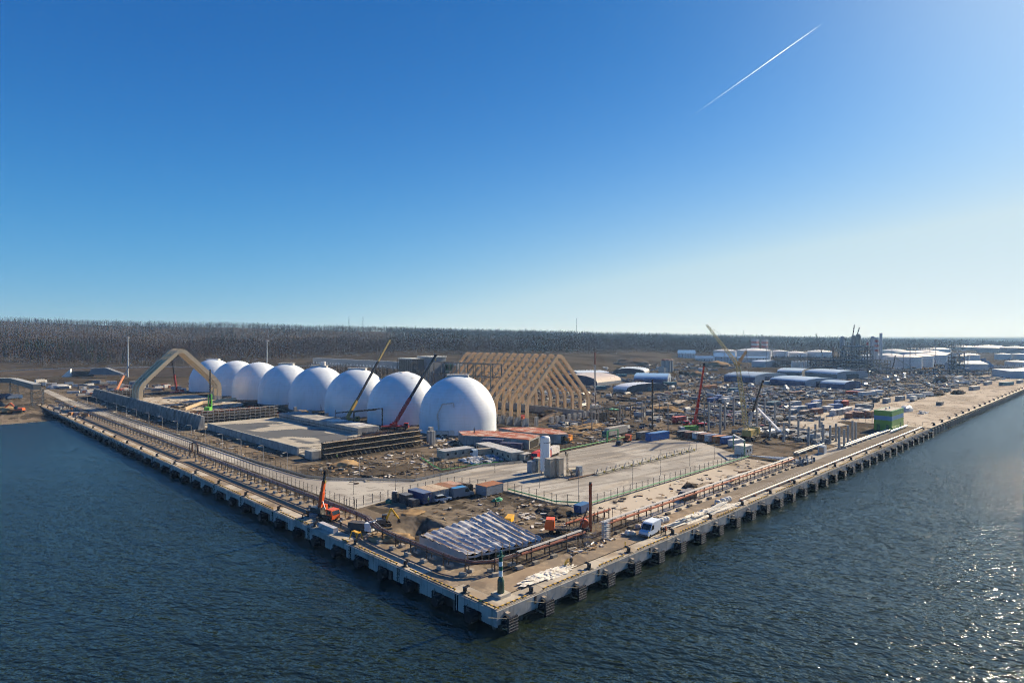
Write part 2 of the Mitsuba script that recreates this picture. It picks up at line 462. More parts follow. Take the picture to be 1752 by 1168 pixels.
# contrail, far outside the haze
a, b = np.array((18862.4,6502.2,8956.4)), np.array((23390.4,13419.4,8990.2))
u = np.linspace(0, 1, 24)
P_ = a + (b - a) * u[:, None]
rad = np.interp(u, [0, 0.04, 0.25, 0.5, 0.8, 1], [3, 9, 17, 11, 5, 1])
gg = G()
ax_ = (b - a) / np.linalg.norm(b - a)
e1 = np.cross(ax_, [0, 0, 1.0])
e1 /= np.linalg.norm(e1)
e2 = np.cross(ax_, e1)
ang = np.arange(10) * 2 * np.pi / 10
ring = np.cos(ang)[:, None] * e1 + np.sin(ang)[:, None] * e2
gg.add(np.vstack([P_[i] + ring * rad[i] for i in range(24)]),
       [f for i in range(23) for k in range(10) for f in ((10 * i + k, 10 * i + (k + 1) % 10, 10 * i + 10 + (k + 1) % 10), (10 * i + k, 10 * i + 10 + (k + 1) % 10, 10 * i + 10 + k))] + [(0, k + 1, k) for k in range(1, 9)] + [(230, 230 + k, 231 + k) for k in range(1, 9)])
k = thing('contrail', 'thin white vapour trail rising to the right across the sky', 'contrail')
m = gg.mesh()
scene[k] = {**mikit.ply(m, {'type': 'null'}), 'interior': {'type': 'homogeneous', 'albedo': {'type': 'rgb', 'value': [0.999, 0.999, 0.999]}, 'sigma_t': 0.02, 'phase': {'type': 'hg', 'g': 0.5}}}
# ---------------------------------------------------------------- quay: decks, cap slabs, walls, piles
BLK, DGR, GRY, LGR, WHT = (0.018, 0.018, 0.02), (0.06, 0.06, 0.062), (0.2, 0.2, 0.2), (0.42, 0.42, 0.41), (0.78, 0.78, 0.77)
ORG, RED, YEL, GRN, BLU, RST, WOD = (0.62, 0.10, 0.025), (0.45, 0.03, 0.03), (0.68, 0.38, 0.03), (0.06, 0.34, 0.08), (0.035, 0.10, 0.28), (0.22, 0.075, 0.035), (0.44, 0.29, 0.16)
CON = (0.33, 0.325, 0.31)
g = G()
g.prism([(3.2, 3.2), (288, 3.2), (288, 9.6), (11, 9.6), (11, 440), (3.2, 440)], -0.5, 0.0)
deck = struct('quay_deck', g, 'deck', label='dusty brown concrete quay deck along both edges of the pier')
g = G()
g.prism([(15.7, 440), (20.5, 575), (26, 575), (21.8, 440), (21.4, 143), (22.9, 112), (26.5, 104), (44, 84), (74, 86), (90, 79.5), (114, 84), (144, 85), (170, 74), (172, 57), (158, 36), (153.6, 29), (60.4, 28.8), (55.8, 35), (56.2, 55), (50, 70.5), (34, 72), (24, 70.5), (15.7, 69)], -0.3, 0.03)
struct('paved_road', g, 'road', label='pale grey concrete service road and loading yard')
g = G()
for x0, y0, x1, y1 in ((10.2, 62, 15.4, 440), ):
    g.box(x0, x1, y0, y1, -0.3, 0.012)
struct('rack_strip', g, 'soil', label='strip of bare soil between pipe rack and road fence')
g = G()
g.box(288, 1500, 0.2, 60, -0.4, 0.05)
struct('sand_apron', g, 'sand', label='pale sandy apron behind the far quay')
g = G()
g.prism([(60, 9.7), (150, 9.7), (153, 28.4), (61, 28.4), (57, 33), (54, 20)], -0.3, 0.02)
struct('sand_strip', g, 'sand', label='trampled sandy strip beside the right pipe rack')
g = G()
g.box(152, 289, 9.7, 14.5, -0.3, 0.015)
struct('side_road', g, 'road', label='grey side road along the right quay')


def cap_run(parent, runs, axis):
    for a, b in runs:
        g = G()
        if axis == 'y':
            g.box(0.0, 3.17, a + 0.02, b - 0.02, -0.9, 0.0 + R.uniform(0, 0.012), 0.03)
        else:
            g.box(a + 0.02, b - 0.02, 0.0, 3.17, -0.9, 0.0 + R.uniform(0, 0.012), 0.03)
        part(parent, 'slab', g, None, 'pale' if R.random() < 0.75 else 'deck')


cap_run(deck, [(3.2 + i * 8.84, 3.2 + (i + 1) * 8.84) for i in range(32)], 'x')
cap_run(deck, [(3.2 + i * 8.93, 3.2 + (i + 1) * 8.93) for i in range(49)], 'y')
g = G()
g.box(0, 3.17, 0, 3.17, -0.9, 0.015)
part(deck, 'slab', g, None, 'pale')
# walls: pale panels hanging from the cap, open piles and a dark sheet wall behind them
qw = nk('quay_wall')
labels[qw] = {'label': 'grey concrete quay wall of hanging panels on dark piles', 'category': 'quay wall', 'kind': 'structure'}
for i in range(33):
    x0 = -0.02 + 8.8 * i if i else -0.25
    g = G()
    g.box(x0 + 0.03, 8.8 * (i + 1) - 0.03, -0.25, -0.01, -2.35, -0.12)
    part(qw, 'panel', g, None, 'wallc')
    if i % 2 == 1:
        g = G()
        g.box(8.8 * i - 0.28, 8.8 * i + 0.28, -0.29, -0.2, -1.5, -0.2)
        for k in range(4):
            g.box(8.8 * i - 0.22, 8.8 * i + 0.22, -0.36, -0.29, -1.4 + 0.3 * k, -1.33 + 0.3 * k)
        part(qw, 'ladder', g, BLK, 'matte')
FL = [5.3, 14.2, 22.8, 31.6, 40.4, 49.6, 58.9, 68.0, 78.1, 87.5, 98.5, 107.7, 118, 128.4, 137.9, 148.1, 159.2, 169.9, 180.5, 190.2] + [190.2 + 10.15 * k for k in range(1, 25)]
g = G()
last = -0.25
for i, y in enumerate(FL):
    nxt = FL[i + 1] if i + 1 < len(FL) else y + 10
    g = G()
    g.box(-0.25, -0.01, last + 0.03, (y + nxt) / 2 - 0.03, -1.35, -0.12)
    part(qw, 'panel', g, None, 'wallc')
    g = G()
    b0 = y + 1.6
    g.box(-0.27, -0.012, b0, min(nxt - 1.8, b0 + (4.6 if i else 3.2)), -2.9, -1.32)
    part(qw, 'panel', g, None, 'wallc')
    if i == 0:
        g = G()
        g.box(-0.27, -0.012, -0.25, y - 1.9, -2.7, -1.32)
        part(qw, 'panel', g, None, 'wallc')
    if i % 2 == 0:
        g = G()
        for k in (0, 0.55):
            g.box(-0.33, -0.24, (y + nxt) / 2 + k - 0.3, (y + nxt) / 2 + k - 0.08, -3.3, -0.25)
        part(qw, 'slot', g, BLK, 'matte')
    last = (y + nxt) / 2
g = G()
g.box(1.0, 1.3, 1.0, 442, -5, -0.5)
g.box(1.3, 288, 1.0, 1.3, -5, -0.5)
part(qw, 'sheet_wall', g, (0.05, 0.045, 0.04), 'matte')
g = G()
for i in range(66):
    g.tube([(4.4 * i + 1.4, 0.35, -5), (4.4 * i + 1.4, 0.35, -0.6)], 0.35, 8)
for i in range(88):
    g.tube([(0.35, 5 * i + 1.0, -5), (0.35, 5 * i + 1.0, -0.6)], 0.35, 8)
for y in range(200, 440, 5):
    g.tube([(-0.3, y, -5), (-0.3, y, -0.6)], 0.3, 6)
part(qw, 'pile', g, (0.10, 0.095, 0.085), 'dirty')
# far sheet pile quay with pale piles
fq = thing('far_quay', 'far sheet pile quay with evenly spaced pale concrete piles along the sandy apron', 'quay')
g = G()
g.box(288.1, 1500, -0.2, 0.15, -5, 0.0)
part(fq, 'sheet_wall', g, (0.13, 0.115, 0.095))
g = G()
g.box(288.1, 1500, -0.5, 1.2, 0.0, 0.25)
part(fq, 'coping', g, (0.25, 0.20, 0.15))
for i in range(75):
    x = 291 + 5.8 * i
    g = G()
    g.cb(x, -0.65, -5, 1.1, 0.8, 4.5)
    part(fq, 'pile', g, (0.30, 0.26, 0.21))

# fenders
fp = Proto()
g = G()
g.box(-1.05, 1.05, -2.0, -1.6, -3.75, -0.95)
fp.add('panel', g, (0.022, 0.022, 0.025), 'paint')
for k in range(6):
    g = G()
    g.box(-1.1, 1.1, -2.06, -2.0, -3.55 + 0.46 * k, -3.5 + 0.46 * k)
    fp.add('rib', g, (0.16, 0.16, 0.165), 'paint')
g = G()
g.tube([(-0.1, -0.2, -2.2), (-0.1, -1.0, -2.2), (-0.1, -1.6, -2.2)], 1.0, 14, 0.75)
fp.add('rubber_cone', g, (0.014, 0.014, 0.015), 'matte')
g = G()
g.tube([(-4.0, -0.32, -0.35), (-0.5, -1.7, -1.2)], 0.06, 4)
g.tube([(-0.9, -0.3, -3.1), (-0.2, -1.7, -3.3)], 0.08, 4)
g.tube([(-0.6, -0.3, -0.4), (-0.3, -1.7, -1.1)], 0.08, 4)
fp.add('chain', g, (0.3, 0.28, 0.22), 'matte')
g = G()
g.cb(0.1, -0.5, -0.95, 0.7, 0.7, 0.25)
fp.add('bracket', g, (0.34, 0.30, 0.26))
for i in range(33):
    fp.put('panel_fender', 1.7 + 8.82 * i, -0.1, 0, 0, 'black fender panel with pale ribs on the right quay wall' if i else 'black panel fender nearest the pier corner, right side', 'fender', 'panel fenders along the right quay')
fl = Proto()
g = G()
g.tube([(-0.25, 0, -2.3), (-1.2, 0, -2.3), (-1.65, 0, -2.3)], 1.05, 14, 0.95)
fl.add('rubber_cone', g, (0.014, 0.014, 0.015), 'matte')
g = G()
g.box(-0.5, -0.2, 0.9, 2.3, -3.4, -1.35)
fl.add('backing', g, BLK, 'matte')
g = G()
g.tube([(-0.3, 1.6, -0.9), (-1.5, 0.5, -1.6)], 0.06, 4)
fl.add('chain', g, (0.1, 0.09, 0.08), 'matte')
for i, y in enumerate(FL):
    fl.put('drum_fender', -0.05, y, 0, 0, 'black round rubber fender in the shaded left quay wall' if i else 'black round fender nearest the pier corner, left side', 'fender', 'round fenders along the left quay')
# bollards
bp_ = Proto()
g = G()
g.lathe([(0.01, 0), (0.42, 0), (0.4, 0.12), (0.3, 0.25), (0.3, 0.7), (0.34, 0.8), (0.01, 0.85)], 12)
bp_.add('post', g, BLK, 'paint')
g = G()
g.tube([(0, 0, 0.7), (0.0, 0.55, 0.85), (0.0, 0.75, 0.72)], 0.2, 8, 0.15)
bp_.add('horn', g, BLK, 'paint')
g = G()
g.cb(0, 0, 0, 1.1, 1.1, 0.05)
bp_.add('base_plate', g, DGR, 'matte')
BR = [8.9, 24.9, 37.9, 54.9, 72.2, 89.4, 106.8, 124, 141.6, 159, 175.7, 193.2, 211, 228.5, 246, 263.5, 280]
for i, x in enumerate(BR):
    bp_.put('bollard', x, 0.85, 0.01, 0.0, 'black iron bollard on the sunny right quay edge' if i else 'first black bollard from the corner on the right quay edge', 'bollard', 'bollards along the right quay', 1.25)
BL = [8.9, 26.5, 44.7, 62.6, 81.8, 102.6, 122.7, 142.8, 163.8] + [184 + 20.4 * k for k in range(13)]
for i, y in enumerate(BL):
    bp_.put('bollard', 0.85, y, 0.01, -1.57, 'black iron bollard on the left quay edge' if i else 'first black bollard from the corner on the left quay edge', 'bollard', 'bollards along the left quay', 1.25)
for i in range(20):
    bp_.put('bollard', 300 + 17.5 * i, 0.7, 0.25, 0, 'small black bollard on the far sandy quay edge', 'bollard', 'bollards along the far quay', 1.5)
# striped kerb rails between bollards
scene['stripe'] = pr(proc(lambda p, n, uv: dr.select(dr.abs((p.x + p.y) - 1.3 * dr.floor((p.x + p.y) / 1.3)) < 0.65, mi.Color3f(0.62, 0.36, 0.04), mi.Color3f(0.05, 0.045, 0.04))), 0.6)


def kerb(a, b, side):
    t = thing('kerb_rail', 'yellow and black wheel guard rail on the right quay edge' if side else 'yellow and black wheel guard rail on the left quay edge', 'kerb rail', 'kerb rails along the right quay' if side else 'kerb rails along the left quay')
    g = G()
    if side:
        g.box(a, b, 0.12, 0.3, 0.22, 0.4)
    else:
        g.box(0.12, 0.3, a, b, 0.22, 0.4)
    part(t, 'rail', g, None, 'stripe')
    for u in np.arange(a + 0.3, b, 1.9 if max(a, b) < 150 else 4.0):
        f = G()
        f.cb(u if side else 0.21, 0.21 if side else u, 0.0, 0.16, 0.16, 0.22)
        part(t, 'foot', f, (0.4, 0.25, 0.04))


kerb(0.2, 7.6, 1)
for a, b in zip(BR[:-1], BR[1:]):
    kerb(a + 2.2, b - 2.4, 1)
kerb(0.4, 7.4, 0)
for a, b in zip(BL[:-1], BL[1:]):
    if 40 < a < 62:
        b = a + 7
    kerb(a + 1.8, b - 2.4, 0)
# crane rails and the white quay pipe
cr = thing('crane_rail', 'pair of dark steel rails set in the left quay deck', 'rail')
for x in (3.35, 4.25):
    g = G()
    g.box(x, x + 0.09, 48, 438, 0.002, 0.09)
    part(cr, 'rail', g, (0.05, 0.045, 0.04), 'matte')
g = G()
g.box(3.2, 4.45, 48, 438, -0.02, 0.006)
part(cr, 'channel', g, (0.17, 0.13, 0.10), 'matte')
cr = thing('crane_rail', 'dark steel rail along the right quay deck', 'rail')
g = G()
g.box(3.4, 286, 3.25, 3.38, 0.002, 0.08)
part(cr, 'rail', g, (0.05, 0.045, 0.04), 'matte')
g = G()
g.box(90, 152, 5.75, 5.87, -0.01, 0.008)
g.box(90, 152, 6.6, 6.68, -0.01, 0.008)
one('road_line', g, (0.45, 0.43, 0.38), 'thin pale painted lines on the right quay roadway', 'road marking', bsdf='matte')
qp = thing('quay_pipe', 'long white pipe on low saddles along the right quay', 'pipe')
g = G()
g.tube([(92, 2.75, 0.75), (180, 2.75, 0.75), (286, 2.75, 0.75)], 0.22, 8)
part(qp, 'pipe', g, (0.62, 0.6, 0.56), 'paint')
for x in range(93, 286, 8):
    g = G()
    g.cb(x, 2.75, 0, 0.3, 0.9, 0.45)
    part(qp, 'saddle', g, (0.35, 0.15, 0.09))
for x0, y0, x1, y1, lb in ((170.3, 17.6, 200, 18.4, 'pair of white pipes on low supports by the pale box'), (198.5, 10.4, 262, 10.4, 'pair of white pipes on low supports leading to the green building')):
    t = thing('pipe_pair', lb, 'pipe')
    for k in (0, 1.3):
        g = G()
        g.tube([(x0, y0 + k, 1.0), ((x0 + x1) / 2, (y0 + y1) / 2 + k, 1.0), (x1, y1 + k, 1.0)], 0.26, 8)
        part(t, 'pipe', g, (0.45, 0.46, 0.45), 'paint')
    for x in np.arange(x0 + 1, x1, 6.5):
        g = G()
        g.cb(x, y0 + 0.65, 0, 0.3, 2.2, 0.7)
        part(t, 'support', g, (0.2, 0.2, 0.2))

# navigation light at the corner
t = thing('navigation_light', 'green and white navigation light tower on the pier corner', 'beacon')
bx, by = 4.4, 3.7
g = G()
g.cb(bx, by, 0, 2.4, 2.4, 0.55)
part(t, 'plinth', g, None, 'pale')
for z0, z1, r0, r1, c, nm in ((0.55, 2.6, 0.62, 0.58, (0.03, 0.07, 0.05), 'base'), (2.6, 3.2, 0.58, 0.34, (0.03, 0.07, 0.05), 'cone'), (3.2, 3.35, 0.34, 0.34, (0.03, 0.07, 0.05), 'green_band'), (3.35, 4.35, 0.36, 0.36, (0.72, 0.78, 0.8), 'white_band'),
                              (4.35, 5.1, 0.35, 0.35, (0.02, 0.12, 0.08), 'green_band'), (5.1, 5.9, 0.36, 0.36, (0.72, 0.78, 0.8), 'white_band'), (5.9, 6.7, 0.35, 0.35, (0.02, 0.12, 0.08), 'green_band')):
    g = G()
    g.lathe([(0.01, z0), (r0, z0), (r1, z1), (0.01, z1)], 14, bx, by)
    part(t, nm, g, c, 'paint')
g = G()
g.lathe([(0.01, 6.7), (0.7, 6.72), (0.7, 6.8), (0.01, 6.8)], 12, bx, by)
for k in range(8):
    a = k * math.pi / 4
    g.tube([(bx + 0.66 * math.cos(a), by + 0.66 * math.sin(a), 6.8), (bx + 0.66 * math.cos(a), by + 0.66 * math.sin(a), 7.5)], 0.03, 4)
part(t, 'gallery', g, (0.03, 0.10, 0.08))
g = G()
g.lathe([(0.01, 6.8), (0.26, 6.8), (0.26, 7.4), (0.16, 7.7), (0.01, 7.75)], 10, bx, by)
part(t, 'lantern', g, (0.04, 0.12, 0.10), 'paint')
# tarpaulin covered frame near the corner
t = thing('tarpaulin_shed', 'low flat shed covered by ribbed grey tarpaulin near the pier corner', 'shed')
A, B, C, D = np.array([9.7, 34.0]), np.array([9.4, 18.6]), np.array([27.0, 14.6]), np.array([32.6, 37.0])
nx, ny = 66, 40
v = []
for i in range(nx + 1):
    for j in range(ny + 1):
        a, b = i / nx, j / ny
        p = (A * (1 - a) + D * a) * (1 - b) + (B * (1 - a) + C * a) * b
        rib = abs(((a * 11) % 1) - 0.5) * 2
        sag = 1 - (abs(((b * 5) % 1) - 0.5) * 2) ** 2
        z = 2.5 - 0.55 * (1 - rib) ** 1.2 * (0.35 + 1.0 * meshkit.fbm(np.array([(a * 11 // 1) * 3.7, b * 3.1, 7.0]), 2, 4)) + 0.42 * (meshkit.fbm(np.array([p[0] * 0.7, p[1] * 0.7, 0.0]), 3, 3) - 0.5) - 0.4 * b
        v.append((p[0], p[1], z))
f = [(i * (ny + 1) + j, (i + 1) * (ny + 1) + j, (i + 1) * (ny + 1) + j + 1, i * (ny + 1) + j + 1) for i in range(nx) for j in range(ny)]
scene['tarp'] = pr(proc(lambda p, n, uv: mix((0.32, 0.325, 0.335), (0.46, 0.465, 0.475), fbm(p.x * 0.7, p.y * 0.7, p.z, 3))), 0.34, 0, 0.6)
part(t, 'roof_sheet', mikit.ply((np.array(v), np.array(f)), 'tarp', smooth=35))
for (p, q) in ((A, B), (B, C), (A, D), (D, C)):
    n_ = 30
    vv = []
    for i in range(n_ + 1):
        a = i / n_
        m = p * (1 - a) + q * a
        o = 0.16 * math.sin(a * 40) * np.array([-(q - p)[1], (q - p)[0]]) / np.linalg.norm(q - p)
        top = 2.6 - (0.5 if (p is B or q is B) and (q is C or p is B) else 0.0) - 0.35 * abs(math.sin(a * 17))
        vv += [(m[0] + o[0], m[1] + o[1], 0.0 if not (p is B and q is C) else 1.3), (m[0], m[1], top - 0.12)]
    ff = [(2 * i, 2 * i + 2, 2 * i + 3, 2 * i + 1) for i in range(n_)]
    part(t, 'side_sheet', mikit.ply((np.array(vv), np.array(ff)), 'tarp', smooth=35))
for a in np.linspace(0.02, 0.98, 12):
    g = G()
    p, q = A * (1 - a) + D * a, B * (1 - a) + C * a
    g.bar((p[0], p[1], 2.42), (q[0], q[1], 2.0), 0.12)
    g.bar((q[0], q[1], 0), (q[0], q[1], 2.6), 0.12)
    part(t, 'frame', g, WOD)

# ---------------------------------------------------------------- pipe racks
def rack(label, path, h, pipes, spacing, pad, padoff):
    t = thing('pipe_rack', label, 'pipe rack')
    path = np.array(path, float)
    seg = np.linalg.norm(np.diff(path, axis=0), axis=1)
    cum = np.concatenate([[0], np.cumsum(seg)])
    at = lambda u: np.array([np.interp(u, cum, path[:, 0]), np.interp(u, cum, path[:, 1])])
    for off, dz, r, c in pipes:
        pts = []
        for i, p in enumerate(path):
            d = path[min(i + 1, len(path) - 1)] - path[max(i - 1, 0)]
            d /= np.linalg.norm(d)
            pts.append((p[0] - d[1] * off, p[1] + d[0] * off, h + dz))
        g = G()
        for i in range(len(pts) - 1):
            g.tube([pts[i], pts[i + 1]], r, 8)
        part(t, 'pipe', g, c, 'paint', 30)
    for u in np.arange(spacing / 2, cum[-1], spacing):
        p = at(u)
        d = at(min(u + 1, cum[-1])) - at(u - 1)
        d /= np.linalg.norm(d)
        nrm = np.array([-d[1], d[0]])
        yaw = math.atan2(d[1], d[0])
        g = G(p[0], p[1], 0, yaw)
        g.box(-0.09, 0.09, -0.55, -0.37, 0.1, h + 0.75)
        g.box(-0.09, 0.09, 0.75, 0.93, 0.1, h + 0.1)
        g.box(-0.09, 0.09, -0.5, 0.9, h - 0.55, h - 0.38)
        part(t, 'post', g, (0.05, 0.035, 0.03))
        for o in padoff:
            g = G(p[0] + nrm[0] * o, p[1] + nrm[1] * o, 0, yaw)
            g.box(-0.75, 0.75, -0.42, 0.42, 0.0, 0.55, 0.03)
            part(t, 'footing', g, pad)
    return t


BRN = (0.075, 0.038, 0.027)
rack('dark brown pipe rack on paired concrete footings along the left quay road', [(9.2, 437), (9.2, 258), (9.2, 172)], 2.2, [(-0.3, 0.0, 0.27, BRN), (0.35, 0.0, 0.2, BRN), (0.8, -0.25, 0.12, DGR)], 5.35, (0.31, 0.295, 0.27), (-1.15, 1.15))
rack('dark brown pipe rack on paired concrete footings nearer the pier corner', [(9.2, 166), (9.2, 60), (8.9, 54), (6.3, 45), (5.9, 38), (5.9, 18.5), (7.2, 14.2), (10.5, 11.9), (16.5, 11.4)], 2.2, [(-0.3, 0.0, 0.27, BRN), (0.35, 0.0, 0.2, BRN), (0.8, -0.25, 0.12, DGR), (1.2, -0.1, 0.1, (0.3, 0.3, 0.3))], 5.3, (0.33, 0.31, 0.28), (-1.15, 1.15))
OPI = (0.36, 0.115, 0.05)
rack('orange primed pipe rack running from the corner to the drill rig', [(17, 11.4), (36.5, 11.4)], 2.2, [(-0.3, 0.0, 0.27, (0.22, 0.075, 0.04)), (0.5, 0.2, 0.16, LGR), (0.95, 0.2, 0.16, LGR)], 5.3, (0.2, 0.19, 0.17), (-1.6,))
rack('long orange primed pipe rack on dark footings along the right quay', [(44, 11.8), (153, 12.2)], 2.2, [(-0.3, 0.0, 0.3, OPI), (0.35, 0.35, 0.15, LGR), (0.8, 0.35, 0.15, (0.5, 0.5, 0.5)), (1.2, 0.0, 0.12, LGR)], 5.3, (0.10, 0.095, 0.085), (-1.9,))
t = thing('pipe_portal', 'dark pipe portal frame bridging the gap in the left rack', 'pipe portal')
g = G()
g.tube([(9.2, 166, 2.2), (9.2, 166.4, 5.4), (9.2, 168, 5.8), (9.2, 170.5, 5.8), (9.2, 171.7, 5.4), (9.2, 172, 2.2)], 0.28, 8)
part(t, 'pipe', g, BRN, 'paint')
for y in (165.8, 171.8):
    g = G()
    for x in (8.3, 10.2):
        g.box(x - 0.1, x + 0.1, y - 0.1, y + 0.1, 0, 5.3)
    g.box(8.3, 10.2, y - 0.08, y + 0.08, 5.1, 5.3)
    part(t, 'leg_frame', g, (0.05, 0.05, 0.05))
for i in range(6):
    g = G()
    g.bar((8.3, 166 + i, 5.2), (10.2, 167 + i, 5.2), 0.08)
    part(t, 'brace', g, (0.05, 0.05, 0.05))
rack('orange pipe branch on grey supports leading inland from the drill rig', [(39, 18.5), (55.5, 18.5)], 2.0, [(0, 0, 0.26, OPI), (0.7, -0.2, 0.14, LGR), (1.2, -0.4, 0.12, LGR)], 4.4, (0.2, 0.2, 0.19), ())

# ---------------------------------------------------------------- fences, lamps, guard rails
def fence(label, path, sp, h, col=DGR, rails=(0.15, 0.55, 0.95), rc=(0.12, 0.13, 0.12), base=None, r=0.05, arm=0):
    t = thing('fence', label, 'fence')
    path = np.array(path, float)
    seg = np.linalg.norm(np.diff(path, axis=0), axis=1)
    cum = np.concatenate([[0], np.cumsum(seg)])
    for u in np.arange(0, cum[-1] + 0.01, sp):
        x, y = np.interp(u, cum, path[:, 0]), np.interp(u, cum, path[:, 1])
        g = G()
        g.cb(x, y, 0, 2 * r, 2 * r, h)
        part(t, 'post', g, col)
    for k in rails:
        for a, b in zip(path[:-1], path[1:]):
            g = G()
            g.bar((a[0], a[1], h * k), (b[0], b[1], h * k), 0.025)
            part(t, 'wire', g, rc)
    if base:
        g = G()
        for a, b in zip(path[:-1], path[1:]):
            g.tube([(a[0], a[1], base[0]), (b[0], b[1], base[0])], base[1], 6)
            g.tube([(a[0] + 0.5, a[1] + 0.4, base[0] * 0.7), (b[0] + 0.5, b[1] + 0.4, base[0] * 0.7)], base[1], 6)
        part(t, 'pipe', g, base[2], 'paint')
    return t


fence('thin dark post fence between the left rack and the road', [(15.6, 432), (15.6, 69)], 2.55, 2.3)
fence('dark post fence along the front of the road by the containers', [(15.6, 69), (13, 72.4), (20, 70.8), (34, 72), (50, 71.5), (56.3, 56)], 2.6, 2.6, r=0.07)
fence('green piped fence on the left front of the loading yard', [(56.3, 55), (55.6, 36)], 2.9, 2.7, base=(0.7, 0.14, (0.08, 0.36, 0.12)), r=0.06)
fence('green piped fence along the front of the loading yard', [(55.6, 36), (60.4, 28.6), (153.4, 28.4)], 3.0, 2.7, base=(0.8, 0.15, (0.16, 0.40, 0.20)), r=0.06)
fence('green piped fence along the back of the loading yard', [(96, 82), (114.3, 84.6), (144, 85.6), (160, 86)], 3.0, 2.7, base=(0.8, 0.15, (0.10, 0.42, 0.12)), r=0.06)
fence('mesh fence behind the left road guard rail', [(24.2, 430), (23.6, 143), (24.6, 113), (29, 105), (45, 87), (66, 88)], 3.6, 2.3, r=0.05)
fence('green fence around the cabin yard beside the dug ground', [(68, 112), (62, 97), (60, 90), (72, 89), (84, 86)], 2.6, 2.3, col=(0.02, 0.09, 0.05), base=(0.3, 0.1, (0.08, 0.36, 0.08)))
fence('row of bare dark posts on the sandy strip by the drill rig', [(41, 20), (58, 15)], 2.6, 3.0, rails=())
fence('thin fence with a sagging wire across the far quay road', [(288, 3), (289, 30), (290, 60)], 3.2, 2.5, r=0.06)
t = thing('guard_rail', 'grey steel guard rail following the bend of the road', 'guard rail')
path = [(21.9, 440), (21.7, 143), (23.2, 112), (27, 103), (44.2, 83.4), (74, 85.3), (88, 80)]
g, gp = G(), G()
for a, b in zip(path[:-1], path[1:]):
    g.bar((a[0], a[1], 0.75), (b[0], b[1], 0.75), 0.1, 0.38)
    g.bar((a[0] + 0.7, a[1] + 0.5, 0.2), (b[0] + 0.7, b[1] + 0.5, 0.2), 0.6, 0.4)
    n_ = int(math.hypot(b[0] - a[0], b[1] - a[1]) / 2.5)
    for k in range(n_):
        gp.cb(a[0] + (b[0] - a[0]) * k / n_, a[1] + (b[1] - a[1]) * k / n_, 0, 0.1, 0.1, 0.7)
part(t, 'beam', g, (0.36, 0.37, 0.38), 'metal')
part(t, 'post', gp, (0.2, 0.2, 0.2))
lp = Proto()
g = G()
g.tube([(0, 0, 0), (0, 0, 5.3)], 0.09, 6, 0.06)
lp.add('pole', g, (0.5, 0.5, 0.5))
g = G()
g.tube([(0, 0, 5.3), (-0.3, 0, 5.7), (-1.3, 0, 5.75)], 0.06, 5)
lp.add('arm', g, (0.5, 0.5, 0.5))
g = G()
g.cb(-1.5, 0, 5.65, 0.7, 0.3, 0.14)
lp.add('lamp_head', g, (0.6, 0.6, 0.58))
for y in (128, 147, 167, 185.5, 204, 222, 241, 263, 285, 308, 328, 349, 370, 400, 425):
    lp.put('street_lamp', 24.9, y, 0, 0.1, 'grey hooked street lamp behind the left road guard rail', 'street lamp', 'street lamps along the left road')
for x, y in ((37, 103), (58, 92)):
    lp.put('street_lamp', x, y, 0, 0.8, 'grey hooked street lamp on the dug ground beyond the road bend', 'street lamp', 'street lamps by the road bend')
yl = Proto()
g = G()
g.tube([(0, 0, 0), (0, 0, 8.2)], 0.08, 6, 0.05)
yl.add('pole', g, (0.16, 0.16, 0.16))
g = G()
g.cb(0, 0, 8.2, 0.5, 0.25, 0.15)
yl.add('lamp_head', g, (0.2, 0.2, 0.2))
for x, y in ((104.9, 35.1), (125, 36.2), (141.9, 35.8), (153.4, 49.3), (65.2, 50.9), (60, 32), (47.5, 75), (33, 77), (22.5, 82), (84, 31.5), (70, 75)):
    yl.put('yard_lamp', x, y, 0, 0, 'thin dark lamp pole standing at the edge of the paved yard', 'lamp pole', 'thin lamp poles around the paved yard')

# ---------------------------------------------------------------- vehicles
def wheels(p, xs, y, r, w=0.28, c=BLK):
    for x in xs:
        for s in (-1, 1):
            g = G()
            g.tube([(x, s * y - w / 2, r), (x, s * y + w / 2, r)], r, 10)
            p.add('wheel', g, c, 'matte')


def van_proto(c, L=6.2, W=2.15, H=2.75, roof=None):
    p = Proto()
    g = G()
    h = L / 2
    g.prof([(-h, 0.45), (h - 0.1, 0.45), (h, 0.9), (h - 0.15, 1.25), (h - 1.15, 1.5), (h - 2.0, H - 0.12), (h - 2.4, H), (-h + 0.1, H), (-h, H - 0.2)], -W / 2, W / 2)
    p.add('body', g, c, 'paint')
    g = G()
    g.prof([(h - 1.17, 1.55), (h - 1.12, 1.57), (h - 1.87, H - 0.32), (h - 1.97, H - 0.34)], -W / 2 + 0.12, W / 2 - 0.12)
    p.add('body__windscreen', g, None, 'glass_dark')
    for s in (-1, 1):
        g = G()
        y0, y1 = (s * W / 2 - 0.02, s * W / 2 + 0.02)
        g.prof([(h - 2.9, 1.5), (h - 1.35, 1.5), (h - 2.0, H - 0.45), (h - 2.9, H - 0.45)], min(y0, y1), max(y0, y1))
        p.add('body__side_window', g, None, 'glass_dark')
        g = G()
        g.cb(h - 0.06, s * 0.8, 0.95, 0.12, 0.35, 0.22)
        p.add('body__headlight', g, (0.6, 0.6, 0.6), 'paint')
    g = G()
    g.box(h - 0.05, h + 0.06, -W / 2, W / 2, 0.42, 0.72)
    p.add('body__bumper', g, (0.08, 0.08, 0.09))
    if roof:
        g = G()
        g.box(-h + 0.15, h - 2.4, -W / 2 + 0.08, W / 2 - 0.08, H, H + 0.02)
        p.add('body__roof', g, roof, 'paint')
    wheels(p, (h - 1.0, -h + 1.2), W / 2 - 0.1, 0.38)
    return p


